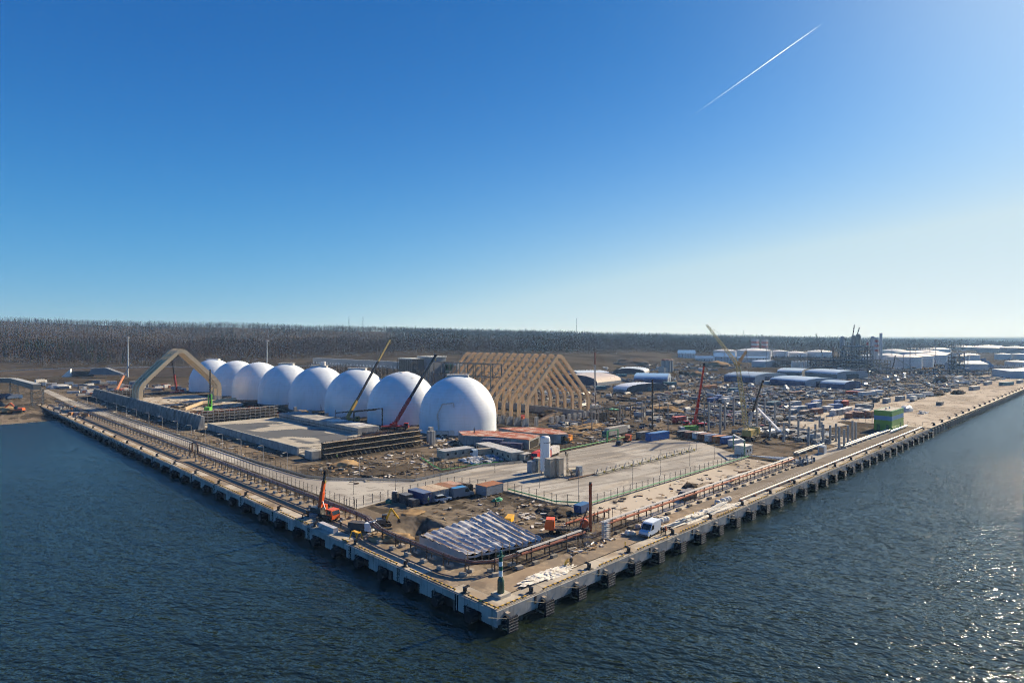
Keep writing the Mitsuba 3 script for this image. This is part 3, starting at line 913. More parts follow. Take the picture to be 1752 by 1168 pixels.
def car_proto(c):
    p = Proto()
    g = G()
    g.prof([(-2.1, 0.35), (2.1, 0.35), (2.15, 0.7), (1.0, 0.92), (-2.1, 0.95)], -0.88, 0.88)
    p.add('body', g, c, 'paint')
    g = G()
    g.prof([(-2.0, 0.93), (1.0, 0.93), (0.2, 1.5), (-1.7, 1.52)], -0.78, 0.78)
    p.add('cabin', g, None, 'glass_dark')
    g = G()
    g.box(-1.6, 0.15, -0.76, 0.76, 1.5, 1.56)
    p.add('cabin__roof', g, c, 'paint')
    wheels(p, (1.3, -1.3), 0.8, 0.33, 0.2)
    return p


def truck_proto(cab, box, L=9.5, H=3.6, flat=False):
    p = Proto()
    g = G()
    h = L / 2
    g.prof([(h - 2.1, 0.6), (h, 0.6), (h, 1.7), (h - 0.25, 2.9), (h - 2.1, 2.9)], -1.2, 1.2)
    p.add('cab', g, cab, 'paint')
    g = G()
    g.prof([(h + 0.01, 1.75), (h + 0.05, 1.75), (h - 0.2, 2.65), (h - 0.26, 2.65)], -1.05, 1.05)
    p.add('cab__windscreen', g, None, 'glass_dark')
    g = G()
    g.box(-h, h - 2.0, -0.5, 0.5, 0.55, 0.95)
    p.add('chassis', g, BLK)
    g = G()
    if flat:
        g.box(-h, h - 2.3, -1.2, 1.2, 0.95, 1.15)
        g.box(-h, h - 2.3, -1.2, -1.12, 1.15, 1.7)
        g.box(-h, h - 2.3, 1.12, 1.2, 1.15, 1.7)
        p.add('flatbed', g, box)
    else:
        g.box(-h, h - 2.3, -1.22, 1.22, 0.95, H)
        p.add('box_body', g, box)
    wheels(p, (h - 1.2, -h + 1.2, -h + 2.5), 1.0, 0.5)
    return p


van_proto((0.42, 0.50, 0.62), 6.4, 2.3, 2.95, (0.62, 0.70, 0.80)).put('van', *(51.1,4.3), 0.02, math.radians(187), 'silver blue panel van parked on the right quay with workers behind it', 'van')
van_proto((0.16, 0.19, 0.23), 6.6, 2.3, 2.9, (0.06, 0.22, 0.45)).put('van', *(42.6,59.2), 0.03, math.radians(-8), 'grey van with a bright blue roof beside the blue container row', 'van')
car_proto((0.35, 0.42, 0.5)).put('car', *(36.1,59.5), 0.03, math.radians(-12), 'silver blue estate car in front of the container row', 'car', sc=1.12)
car_proto((0.03, 0.03, 0.035)).put('car', *(142.8,78), 0.04, math.radians(20), 'black car parked alone on the back of the loading yard', 'car', sc=1.15)


def crane_boom(p, base, secs, ang, yaw=0.0):
    """telescopic boom of sections (length, width, colour)"""
    d = np.array([math.cos(ang) * math.cos(yaw), math.cos(ang) * math.sin(yaw), math.sin(ang)])
    q = np.array(base, float)
    for ln, w, c in secs:
        g = G()
        g.bar(q, q + d * ln, w, w * 1.15)
        p.add('boom_section', g, c, 'paint')
        q = q + d * ln
    g = G()
    g.bar(q - d * 0.4, q + d * 0.5, secs[-1][1] * 1.4, secs[-1][1] * 1.6)
    p.add('boom_head', g, BLK, 'matte')
    return q


def mobile_crane(body, cab, L, base, secs, ang, yaw, hook=True, legs=True):
    p = Proto()
    g = G()
    h = L / 2
    g.prof([(-h, 0.8), (h - 0.3, 0.8), (h, 1.1), (h, 1.5), (-h, 1.6)], -1.25, 1.25)
    p.add('carrier', g, body, 'paint')
    g = G()
    g.prof([(h - 2.0, 0.7), (h + 0.2, 0.7), (h + 0.25, 1.7), (h - 0.05, 2.9), (h - 2.0, 2.9)], -1.2, 1.2)
    p.add('cab', g, cab, 'paint')
    g = G()
    g.prof([(h + 0.24, 1.75), (h + 0.29, 1.75), (h + 0.02, 2.65), (h - 0.05, 2.65)], -1.05, 1.05)
    p.add('cab__windscreen', g, None, 'glass_dark')
    for s in (-1, 1):
        g = G()
        g.box(h - 1.5, h - 0.35, s * 1.2 - 0.02, s * 1.2 + 0.02, 1.75, 2.6)
        p.add('cab__side_window', g, None, 'glass_dark')
    g = G(base[0], base[1], 0, yaw)
    g.box(-2.2, 0.9, -1.1, 1.1, 1.6, 2.7)
    p.add('turntable', g, body if body != BLK else DGR, 'paint')
    g = G(base[0], base[1], 0, yaw)
    g.box(-0.6, 1.0, 0.75, 1.55, 1.7, 3.2)
    p.add('operator_cab', g, cab, 'paint')
    wheels(p, [h - 1.0] + list(np.arange(-h + 1.0, 0.5, 1.4)), 1.05, 0.55, 0.4)
    if legs:
        for x in (-h + 0.3, 0.9):
            g = G()
            g.box(x - 0.15, x + 0.15, -2.6, 2.6, 0.85, 1.05)
            for s in (-1, 1):
                g.cb(x, s * 2.5, 0, 0.5, 0.5, 0.1)
                g.cb(x, s * 2.5, 0.1, 0.15, 0.15, 0.9)
            p.add('outrigger', g, DGR)
    tip = crane_boom(p, base, secs, ang, yaw)
    if hook:
        g = G()
        g.tube([tip, tip - [0, 0, 2.0]], 0.04, 4)
        g.cb(tip[0], tip[1], tip[2] - 2.6, 0.4, 0.4, 0.6)
        p.add('hook', g, (0.5, 0.35, 0.05))
    g = G()
    d = np.array([math.cos(ang) * math.cos(yaw), math.cos(ang) * math.sin(yaw), math.sin(ang)])
    g.tube([np.array(base) - [0, 0, 0.3] + 1.5 * np.array([math.cos(yaw), math.sin(yaw), 0]), np.array(base) + d * secs[0][0] * 0.6], 0.13, 6)
    p.add('luffing_ram', g, (0.4, 0.4, 0.4), 'metal')
    return p


mobile_crane(BLK, ORG, 9.2, (-0.8, 0, 2.6), [(3.9, 0.85, ORG), (2.7, 0.65, ORG), (2.2, 0.45, (0.03, 0.03, 0.03))], math.radians(80), math.radians(10)).put('truck_crane', 5.2, 67.2, 0.02, math.radians(-78), 'orange truck crane with raised boom on the left quay', 'crane')
# ---------------------------------------------------------------- things on and near the pier corner
def human(pose):
    import manifold3d as m3
    J = dict(head=(0, 0, 1.62, .115), neck=(0, 0, 1.46, .06), chest=(0, 0, 1.3, .15), belly=(0, 0, 1.05, .14), hipl=(0, .1, .92, .1), hipr=(0, -.1, .92, .1), knl=(.03, .12, .5, .07), knr=(-.02, -.12, .5, .07),
             anl=(0, .12, .08, .05), anr=(-.04, -.12, .08, .05), tol=(.16, .13, .04, .045), tor=(.12, -.13, .04, .045), shl=(0, .2, 1.38, .07), shr=(0, -.2, 1.38, .07),
             ell=(.04, .27, 1.1, .05), elr=(.04, -.27, 1.1, .05), hal=(.14 + pose * .2, .27, .88 + pose * .2, .045), har=(.14 + pose * .15, -.25, .9 + pose * .1, .045))
    B = ['head neck', 'neck chest', 'chest belly', 'belly hipl', 'belly hipr', 'hipl knl', 'hipr knr', 'knl anl', 'knr anr', 'anl tol', 'anr tor', 'chest shl', 'chest shr', 'shl ell', 'shr elr', 'ell hal', 'elr har']
    out = m3.Manifold()
    for b in B:
        p, q = (J[k] for k in b.split())
        out += m3.Manifold.batch_hull([m3.Manifold.sphere(j[3], 8).translate(j[:3]) for j in (p, q)])
    m = out.to_mesh()
    g = G()
    g.add(m.vert_properties[:, :3], m.tri_verts)
    return g


hb = [human(0), human(1)]


def person(x, y, z, yaw, vest, legs, label, pose=0, helmet=WHT):
    t = thing('person', label, 'person')
    g = G(x, y, z, yaw)
    m = hb[pose].mesh()
    g.add(m.vertices * 1.12, m.faces)
    part(t, 'body', g, legs, 'matte')
    g = G(x, y, z, yaw)
    g.lathe([(0.14, 1.06), (0.2, 1.1), (0.21, 1.4), (0.24, 1.55), (0.1, 1.62)], 10)
    part(t, 'vest', g, vest, 'matte')
    g = G(x, y, z, yaw)
    g.lathe([(0.17, 1.86), (0.14, 1.95), (0.06, 2.0), (0.01, 2.01)], 8)
    part(t, 'helmet', g, helmet, 'paint')


HV, HO, DK = (0.45, 0.6, 0.05), (0.7, 0.15, 0.04), (0.03, 0.035, 0.04)
person(*(52.5,1.7), 0.03, 1, DK, DK, 'worker in dark clothes standing behind the silver blue van', 1)
person(*(52.5,2.3), 0.03, 2, DK, DK, 'second worker in dark clothes close behind the van doors')
person(*(52.9,1.4), 0.03, 2, HO, DK, 'worker in an orange vest beside the silver blue van', 0, (0.7, 0.1, 0.05))
person(*(42.7,14.4), 0.02, 0, HV, DK, 'worker in a green vest under the orange pipe branch')
person(*(42.6,45.6), 0.03, 2, (0.08, 0.12, 0.05), DK, 'worker in green at the post fence by the road')
person(*(31.6,59.8), 0.03, -1, (0.1, 0.25, 0.12), DK, 'worker in a green jacket in front of the containers')
person(*(4,56.4), 0.02, 0.4, DK, DK, 'dark clothed worker beside the yellow frames on the left quay')
person(*(23.4,4), 0.02, 0.4, DK, (0.05, 0.05, 0.06), 'lone worker walking by the pale rubble near the corner')
person(*(45.1,131.5), 0.0, 0.4, HV, DK, 'worker in a yellow vest at the foot of the formwork wall')
person(*(108.7,77.9), 0.03, 0.4, DK, DK, 'worker walking behind the fire truck')
person(*(126,67.4), 0.03, 0.4, HO, DK, 'worker in orange on the loading yard') if False else None
person(17.2, 40, -2.7, 0.4, HO, DK, 'worker in an orange vest down in the dug pit')
person(*(10.3,73), 0.03, 0.4, (0.5, 0.05, 0.04), DK, 'worker in red and black by the left rack behind the truck crane')

# white pick-up truck with a loader crane, yellow trestles, stacked blocks
p = truck_proto((0.62, 0.66, 0.7), (0.06, 0.06, 0.065), 7.4, 2.7)
g = G()
g.bar((2.2, 0, 2.8), (4.6, 0.3, 3.6), 0.3)
p.add('loader_arm', g, (0.6, 0.6, 0.58), 'paint')
p.put('pickup_truck', 6.4, 51.4, 0.02, math.radians(-62), 'white double cab truck with dark canopy parked past the truck crane', 'truck', sc=0.8)
t = thing('excavator', 'yellow excavator with bent arm working at the edge of the pit', 'excavator')
g = G(11.6, 50.8, 0.3, -0.5)
for s in (-1, 1):
    g.prof([(-1.7, 0.1), (1.7, 0.1), (2.0, 0.5), (1.6, 0.85), (-1.6, 0.85), (-2.0, 0.5)], s * 1.0 - 0.3, s * 1.0 + 0.3)
part(t, 'track', g, BLK)
g = G(11.6, 50.8, 0.3, -0.5)
g.box(-1.6, 0.7, -1.1, 1.1, 0.9, 1.8, 0.1)
part(t, 'body', g, (0.08, 0.08, 0.08), 'paint')
g = G(11.6, 50.8, 0.3, -0.5)
g.box(-0.2, 1.1, 0.2, 1.1, 1.0, 2.5, 0.1)
part(t, 'cab', g, None, 'glass_dark')
for a, b, w in (((0.8, -0.3, 1.5), (1.9, -0.4, 4.1), 0.45), ((1.9, -0.4, 4.1), (3.6, -0.6, 1.6), 0.38)):
    g = G(11.6, 50.8, 0.3, -0.5)
    g.bar(a, b, w)
    part(t, 'arm_section', g, YEL, 'paint')
g = G(11.6, 50.8, 0.3, -0.5)
g.prof([(3.3, 0.7), (4.0, 0.8), (3.9, 1.6), (3.5, 1.7)], -1.1, -0.1)
part(t, 'bucket', g, BLK)
t = thing('yellow_trestle', 'pair of yellow steel trestle frames standing on the left quay edge', 'trestle')
for k in (0, 1.7):
    g = G(2.6 + 0.3 * k, 48.6 - k, 0)
    g.bar((-0.8, 0.2, 0), (-0.3, 0, 1.6), 0.2)
    g.bar((0.8, -0.2, 0), (0.3, 0, 1.6), 0.2)
    g.bar((-0.4, 0, 1.6), (0.4, 0, 1.6), 0.18)
    part(t, 'frame', g, YEL, 'paint')
g = G()
g.box(2.5, 3.3, 46.5, 49, 1.45, 1.6)
part(t, 'beam', g, YEL, 'paint')
t = thing('block_stack', 'long stack of pale grey wrapped blocks on the left quay edge', 'stack')
for i in range(6):
    g = G()
    g.box(1.1, 2.3, 54.6 + i * 1.15, 55.7 + i * 1.15, 0.02, 1.15)
    part(t, 'block', g, (0.42, 0.43, 0.48))
t = thing('plank_stack', 'loose pale planks on the left quay edge beside the block stack', 'stack')
for i in range(9):
    g = G(1.6 + R.uniform(-.3, .3), 65.5 + i * 0.45, 0.05 + 0.12 * (i % 4), R.uniform(-.4, .4))
    g.cb(0, 0, 0, R.uniform(2, 3.2), 0.35, 0.12)
    part(t, 'plank', g, (0.55, 0.48, 0.36))
g = G()
g.box(2.6, 4.2, 67.2, 69.0, 0.02, 1.4)
one('steel_tank_box', g, (0.16, 0.18, 0.22), 'small blue grey steel box beside the truck crane outrigger', 'box')

# drill rig on a truck by the orange racks
p = Proto()
g = G()
g.prof([(-5, 0.9), (4.8, 0.9), (4.8, 1.3), (-5, 1.4)], -1.2, 1.2)
p.add('carrier', g, BLK)
g = G()
g.prof([(3.0, 1.0), (5.2, 1.0), (5.25, 2.0), (4.9, 3.3), (3.0, 3.3)], -1.25, 1.25)
p.add('cab', g, (0.66, 0.11, 0.025), 'paint')
g = G()
g.prof([(5.25, 2.1), (5.3, 2.1), (4.98, 3.05), (4.92, 3.05)], -1.05, 1.05)
p.add('cab__windscreen', g, None, 'glass_dark')
g = G()
g.tube([(-3.6, -0.6, 2.5), (-3.6, 0.6, 2.5)], 0.95, 14)
p.add('winch', g, (0.55, 0.09, 0.03), 'paint')
g = G()
g.box(-5.3, -4.65, -0.32, 0.32, 0.8, 11.0)
g.box(-5.35, -4.6, -0.38, 0.38, 10.8, 11.3)
p.add('mast', g, (0.40, 0.085, 0.03), 'paint')
g = G()
g.box(-5.25, -4.7, -0.3, 0.3, 11.3, 11.7)
p.add('mast_head', g, BLK)
for s in (-1, 1):
    g = G()
    g.bar((-4.4, s * 0.4, 6), (-2.6, s * 0.7, 1.4), 0.16)
    p.add('brace', g, DGR)
wheels(p, (3.7, 2.2, -2.2, -3.6), 1.0, 0.55, 0.4)
p.put('drill_rig', 38.6, 17.6, 0.02, math.radians(128), 'orange drilling truck with a tall upright mast by the right pipe rack', 'drill rig')
t = thing('scaffold_stair', 'grey scaffold stair with white treads beside the right rack', 'scaffold')
for x in (40.2, 42.6):
    for y in (9.0, 11.0):
        g = G()
        g.tube([(x, y, 0), (x, y, 4.4)], 0.06, 5)
        part(t, 'upright', g, LGR, 'metal')
for i in range(9):
    g = G()
    g.box(40.2, 42.6, 8.8 + 0.15 * (i % 2), 9.6, 0.4 + 0.44 * i, 0.47 + 0.44 * i)
    part(t, 'tread', g, (0.34, 0.345, 0.35), 'paint')
t = thing('scaffold', 'cluttered scaffold of grey tubes around the foot of the drill mast', 'scaffold')
for i in range(26):
    x, y = 34 + R.uniform(-1.5, 3.5), 10.2 + R.uniform(-2.5, 4)
    g = G()
    if i % 2:
        g.tube([(x, y, 0), (x, y, R.uniform(1.5, 3.6))], 0.05, 4)
    else:
        z = R.uniform(0.4, 2.6)
        g.tube([(x, y, z), (x + R.uniform(-2, 2), y + R.uniform(-2, 2), z + R.uniform(-.2, .2))], 0.06, 4)
    part(t, 'tube', g, LGR, 'metal')
# yellow hopper, dumpster, toilets
t = thing('mixer_hopper', 'small yellow hopper on wheels behind the tarpaulin shed', 'hopper')
g = G(33.8, 31.5, 0, 0.5)
g.prof([(-1.2, 0.9), (1.0, 0.9), (1.6, 2.2), (-1.5, 2.0)], -0.8, 0.8)
part(t, 'hopper', g, YEL, 'paint')
g = G(33.8, 31.5, 0, 0.5)
g.box(-1.0, 0.9, -0.7, 0.7, 0.3, 0.9)
part(t, 'frame', g, BLK)
t = thing('dumpster', 'blue rubbish dumpster at the corner of the loading yard fence', 'dumpster')
g = G(54.2, 26.2, 0, 0.1)
g.prof([(-1.9, 0.35), (1.9, 0.35), (2.2, 2.1), (-2.2, 2.1)], -1.1, 1.1)
part(t, 'bin', g, (0.03, 0.075, 0.2), 'paint')
g = G(54.2, 26.2, 0, 0.1)
g.box(-2.2, 2.2, -1.15, 1.15, 2.1, 2.25)
part(t, 'lid', g, (0.05, 0.12, 0.26), 'paint')
t = thing('site_toilet', 'dark round topped tank beside coloured bags at the post fence', 'tank')
g = G()
g.lathe([(0.01, 0), (1.0, 0), (1.0, 2.3), (0.8, 2.7), (0.01, 2.8)], 12, 26.8, 68.0)
part(t, 'shell', g, (0.05, 0.055, 0.065))
g = G()
g.lathe([(0.6, 2.75), (0.62, 2.85), (0.01, 2.9)], 10, 26.8, 68)
part(t, 'lid', g, (0.5, 0.5, 0.5))
for x, y, c, n in ((28.6, 68.2, (0.5, 0.06, 0.05), 'red'), (24.9, 68.3, (0.06, 0.2, 0.14), 'green'), (28.3, 66.6, WHT, 'white')):
    g = G()
    g.lathe([(0.01, 0), (0.9, 0), (0.8, 0.7), (0.4, 1.0), (0.01, 1.0)], 8, x, y)
    one('rubbish_bag', g, c, f'{n} rubbish bag beside the dark tank at the post fence', 'bag', bsdf='matte')

# containers ------------------------------------------------------------
def corr(L, W, H, amp=0.06, n=16):
    x = np.linspace(-L / 2, L / 2, 2 * n + 1)
    o = np.where(np.arange(2 * n + 1) % 2, amp, 0.0)
    pts = [(a, -W / 2 + b) for a, b in zip(x, o)]
    m = 8
    y = np.linspace(-W / 2, W / 2, 2 * m + 1)[1:-1]
    o2 = np.where(np.arange(1, 2 * m) % 2, amp, 0.0)
    pts += [(L / 2 - b, a) for a, b in zip(y, o2)]
    pts += [(a, W / 2 - b) for a, b in zip(x[::-1], o[::-1])]
    pts += [(-L / 2 + b, a) for a, b in zip(y[::-1], o2)]
    return pts


def container_proto(c, L=6.6, W=2.75, H=2.95, roof=None, door=True):
    p = Proto()
    g = G()
    g.prism(corr(L, W, H), 0.12, H - 0.08)
    p.add('body', g, c)
    g = G()
    g.box(-L / 2 - 0.03, L / 2 + 0.03, -W / 2 - 0.03, W / 2 + 0.03, H - 0.1, H)
    p.add('roof', g, roof or c)
    for x in (-L / 2, L / 2 - 0.14):
        for y in (-W / 2 - 0.02, W / 2 - 0.12):
            g = G()
            g.box(x - 0.02, x + 0.16, y, y + 0.14, 0, H - 0.1)
            p.add('corner_post', g, tuple(0.7 * v for v in c))
    if door:
        g = G()
        for s in (-1, 1):
            g.box(L / 2 + 0.0, L / 2 + 0.05, s * 0.65 - 0.6, s * 0.65 + 0.6, 0.25, H - 0.2)
            for k in (-0.25, 0.25):
                g.box(L / 2 + 0.05, L / 2 + 0.1, s * 0.65 + k - 0.03, s * 0.65 + k + 0.03, 0.2, H - 0.15)
        p.add('door', g, tuple(0.85 * v for v in c))
    return p


BEI, GB = (0.42, 0.33, 0.24), (0.13, 0.17, 0.23)
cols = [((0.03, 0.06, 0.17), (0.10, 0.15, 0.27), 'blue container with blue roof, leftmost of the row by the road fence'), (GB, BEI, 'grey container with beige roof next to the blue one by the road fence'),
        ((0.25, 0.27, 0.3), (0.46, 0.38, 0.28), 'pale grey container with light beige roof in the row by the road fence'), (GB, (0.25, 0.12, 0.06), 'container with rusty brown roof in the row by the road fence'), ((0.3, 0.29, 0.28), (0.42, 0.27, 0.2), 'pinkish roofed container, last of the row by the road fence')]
for i, (c, r_, lb) in enumerate(cols):
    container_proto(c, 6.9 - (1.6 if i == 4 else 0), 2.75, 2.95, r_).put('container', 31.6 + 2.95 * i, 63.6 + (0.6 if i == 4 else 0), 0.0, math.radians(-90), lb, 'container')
container_proto((0.05, 0.06, 0.075), 3.2, 2.3, 2.5, (0.11, 0.13, 0.16)).put('container', 28.0, 64.9, 0, -1.57, 'small dark container standing left of the blue container', 'container')
container_proto((0.04, 0.05, 0.07), 2.4, 1.9, 1.8, (0.08, 0.1, 0.13)).put('container', 27.9, 61.5, 0, -1.57, 'low dark bin container in front of the small dark one', 'container')
container_proto((0.26, 0.29, 0.33), 6.6, 4.4, 2.7, (0.30, 0.125, 0.055)).put('container', 51.0, 57.0, 0, 0.02, 'grey double container with a rusty orange roof by the yard fence', 'container')
container_proto((0.09, 0.05, 0.035), 2.6, 2.2, 2.9).put('container', 44.8, 62.6, 0, -1.57, 'narrow rusty brown cabinet behind the blue roofed van', 'container')
container_proto((0.03, 0.03, 0.03), 1.7, 1.7, 2.4).put('container', 47.2, 62.0, 0, -1.57, 'black cabinet beside the rusty brown one behind the van', 'container')
# cabin blocks with windows
def cabin(x0, y0, yaw, L, W, H, n, c, rc, label, stairs=False):
    t = thing('site_cabin', label, 'cabin')
    for i in range(n):
        g = G(x0, y0, 0, yaw)
        g.prism([(a + L / n * (i + 0.5), b) for a, b in corr(L / n - 0.06, W, H, 0.05, 8)], 0.1, H - 0.1)
        part(t, 'module', g, c)
        g = G(x0, y0, 0, yaw)
        g.box(L / n * i + 0.02, L / n * (i + 1) - 0.02, -W / 2 - 0.06, W / 2 + 0.06, H - 0.1, H + 0.05)
        part(t, 'roof', g, rc)
        g = G(x0, y0, 0, yaw)
        g.box(L / n * i + 1.0, L / n * i + 1.9, -W / 2 - 0.04, -W / 2 + 0.05, 1.2, 2.1)
        part(t, 'module__window', g, None, 'glass_dark')
    g = G(x0, y0, 0, yaw)
    g.box(L - 0.02, L + 0.06, -0.45, 0.45, 0.2, 2.2)
    part(t, 'door', g, (0.1, 0.1, 0.1))
    return t


cabin(73.0, 107.0, math.atan2(-1.2, 13), 13.5, 5.2, 2.8, 4, (0.30, 0.31, 0.28), (0.36, 0.38, 0.40), 'pale grey green cabin block with a dark doorway behind the bag yard')
cabin(94.6, 108.5, math.atan2(-25, -5), 25, 5.6, 3.1, 7, (0.36, 0.345, 0.29), (0.42, 0.44, 0.45), 'long beige cabin block of seven modules beside the paved yard')
cabin(90.4, 83.0, 0.0, 4.2, 2.8, 2.5, 1, (0.40, 0.38, 0.32), (0.46, 0.45, 0.42), 'single beige cabin at the end of the long cabin block')
container_proto((0.028, 0.05, 0.14), 8.5, 3, 3.4, (0.04, 0.06, 0.15)).put('container', 102.2, 110.5, 0, -1.0, 'dark blue cabin container with a small window in front of the ramp wall', 'container')
container_proto((0.025, 0.045, 0.13), 9, 3, 2.6, (0.05, 0.06, 0.13)).put('container', 104.5, 102.2, 0, -1.05, 'lower dark blue container beside the ramp wall', 'container')
truck_proto((0.4, 0.48, 0.55), (0.30, 0.27, 0.22), 7.5, 3.0).put('truck', 85.5, 99.0, 0.03, math.radians(160), 'small lorry with pale blue cab and tan tarpaulin by the cabins', 'truck')
truck_proto((0.45, 0.03, 0.03), (0.5, 0.04, 0.035), 7.2, 3.0).put('fire_truck', 96.5, 80.6, 0.03, math.radians(200), 'red fire truck on the left of the white tank', 'fire truck')
truck_proto((0.42, 0.03, 0.03), (0.62, 0.6, 0.58), 9.0, 3.5).put('fire_truck', 104.5, 81.2, 0.03, math.radians(195), 'red fire truck with white box body right of the white tank', 'fire truck')
truck_proto((0.04, 0.16, 0.13), (0.42, 0.40, 0.36), 17, 4.2).put('semi_trailer', 160.5, 93.2, 0.03, math.radians(182), 'long pale semi trailer with green cab behind the yard fence', 'truck')
container_proto((0.03, 0.12, 0.36), 12.5, 3.0, 3.3, (0.07, 0.22, 0.5)).put('container', 165.4, 74.4, 0, math.radians(-6), 'bright blue container at the back corner of the loading yard', 'container')
container_proto((0.13, 0.14, 0.15), 6, 2.8, 3.0, (0.22, 0.22, 0.22)).put('container', 163.6, 80.6, 0, math.radians(-3), 'dark grey container left of the bright blue one', 'container')
truck_proto((0.6, 0.25, 0.03), (0.55, 0.2, 0.03), 6, 2.3).put('truck', 133.6, 97.6, 0, 0.5, 'yellow orange loader parked beside the ramp opening', 'loader')
truck_proto((0.5, 0.1, 0.03), (0.3, 0.08, 0.04), 4.5, 2.0, True).put('truck', 151.5, 80.3, 0.03, 0.3, 'small orange red vehicle by the back yard fence', 'vehicle')
for i in range(2):
    t = thing('gate_portal', 'green steel portal gate on the back yard fence', 'gate')
    g = G()
    for x in (144.6, 152.2):
        g.box(x - 0.2, x + 0.2, 85.4, 85.8, 0, 4.8)
    part(t, 'post', g, (0.10, 0.38, 0.14), 'paint')
    g = G()
    g.box(144.4, 152.4, 85.45, 85.75, 4.5, 4.8)
    part(t, 'beam', g, (0.10, 0.38, 0.14), 'paint')
    break
# bag yard: rows of pale pipes and bags
for i in range(42):
    g = G(75 + (i % 14) * 1.25 + R.uniform(-.3, .3), 91 + (i // 14) * 3.4 - 0.15 * (i % 14) + R.uniform(-.3, .3), 0, R.uniform(-.3, .3) + 1.4)
    g.box(-1.3, 1.3, -0.45, 0.45, 0.05, R.uniform(0.5, 1.0), 0.12)
    one('wrapped_bundle', g, R.choice([(0.55, 0.58, 0.62), (0.7, 0.72, 0.74), (0.12, 0.2, 0.34), (0.35, 0.38, 0.42), (0.08, 0.09, 0.1)]), 'wrapped material bundle in the laid out rows by the road bend', 'bundle', 'wrapped bundles by the road bend')

# white tank, vaporisers and loading skids --------------------------------
t = thing('gas_tank', 'tall white upright gas tank standing in the paved yard', 'tank')
scene['tank_white'] = pr((0.74, 0.75, 0.76), 0.45)
g = G()
g.lathe([(0.01, 0.9), (1.4, 0.95), (1.62, 1.4), (1.62, 11.2), (1.5, 11.8), (1.0, 12.15), (0.01, 12.3)], 28, 81.0, 63.0)
part(t, 'shell', g, None, 'tank_white', 30)
for k in range(4):
    a = k * 1.57 + 0.6
    g = G()
    g.cb(81 + 1.3 * math.cos(a), 63 + 1.3 * math.sin(a), 0.03, 0.35, 0.35, 1.2)
    part(t, 'leg', g, (0.5, 0.5, 0.5))
g = G()
for k in range(26):
    a = 3.6 + k * 0.085
    g.cb(81 + 1.64 * math.cos(a), 63 + 1.64 * math.sin(a), 10.1 + 0.12 * (k % 3 == 0), 0.12, 0.12, 0.16)
part(t, 'lettering_band', g, (0.15, 0.16, 0.2), 'matte')
for x, y, lb in ((77.9, 58.2, 'nearer ribbed tan vaporiser tower beside the white tank'), (80.6, 57.0, 'farther ribbed grey vaporiser tower beside the white tank')):
    t = thing('vaporiser', lb, 'vaporiser')
    g = G()
    for i in range(9):
        for j in range(9):
            if 0 < i < 8 and 0 < j < 8 and i % 2:
                continue
            g.cb(x + (i - 4) * 0.27, y + (j - 4) * 0.27, 0.7, 0.2, 0.2, 5.2)
    part(t, 'fin', g, (0.36, 0.33, 0.28), 'matte')
    labels[f'{t}__fin'] = {'kind': 'stuff'}
    g = G()
    for dz in (0.5, 5.9):
        g.cb(x, y, dz, 2.5, 2.5, 0.14)
    for a in (-1.1, 1.1):
        for b in (-1.1, 1.1):
            g.cb(x + a, y + b, 0.03, 0.18, 0.18, 0.6)
    part(t, 'frame', g, (0.33, 0.31, 0.28))
for x, y, w, h, c, lb in ((79.4, 67.6, 2.0, 3.6, (0.22, 0.27, 0.33), 'blue grey steel cabinet left of the white tank'), (81.8, 66.9, 2.2, 4.4, (0.36, 0.35, 0.31), 'pale cabinet close behind the white tank'), (86.2, 53.2, 1.5, 3.0, (0.25, 0.3, 0.36), 'blue grey cabinet right of the vaporisers')):
    g = G()
    g.cb(x, y, 0.03, w, w, h)
    g.cb(x, y, h, w * 1.06, w * 1.06, 0.12)
    one('equipment_cabinet', g, c, lb, 'cabinet')
t = thing('lattice_mast', 'thin dark lattice mast beside the vaporisers', 'mast')
for k in range(3):
    a = k * 2.09
    g = G()
    g.tube([(82.6 + 0.35 * math.cos(a), 55 + 0.35 * math.sin(a), 0), (82.6 + 0.3 * math.cos(a), 55 + 0.3 * math.sin(a), 7.5)], 0.06, 4)
    part(t, 'leg', g, DGR)
for k in range(18):
    a, b = (k % 3) * 2.09, ((k + 1) % 3) * 2.09
    g = G()
    g.bar((82.6 + 0.35 * math.cos(a), 55 + 0.35 * math.sin(a), k * 0.42), (82.6 + 0.35 * math.cos(b), 55 + 0.35 * math.sin(b), k * 0.42 + 0.4), 0.06)
    part(t, 'brace', g, DGR)
t = thing('pump_skid', 'tangle of pipes and valves on a skid right of the vaporisers', 'pump skid')
g = G()
g.tube([(83.5, 55.5, 1.6), (87.5, 54.5, 1.6)], 0.9, 12)
part(t, 'drum', g, (0.52, 0.47, 0.36), 'paint')
for i in range(16):
    x, y, z = 82.5 + R.uniform(0, 4), 52.3 + R.uniform(0, 2.5), R.uniform(0.5, 2.2)
    g = G()
    g.tube([(x, y, 0.1), (x, y, z), (x + R.uniform(-1.5, 1.5), y + R.uniform(-0.8, .8), z)], 0.09, 5)
    part(t, 'pipe', g, R.choice([(0.45, 0.42, 0.36), LGR, (0.3, 0.2, 0.12), (0.5, 0.5, 0.5)]), 'paint')
g = G()
g.tube([(79, 51.6, 0.35), (91, 50.6, 0.35)], 0.25, 6)
part(t, 'feed_pipe', g, (0.14, 0.075, 0.05))
lk = Proto()
g = G()
g.box(-1.9, 1.9, -0.9, 0.9, 0.05, 0.25)
lk.add('base', g, (0.4, 0.37, 0.28))
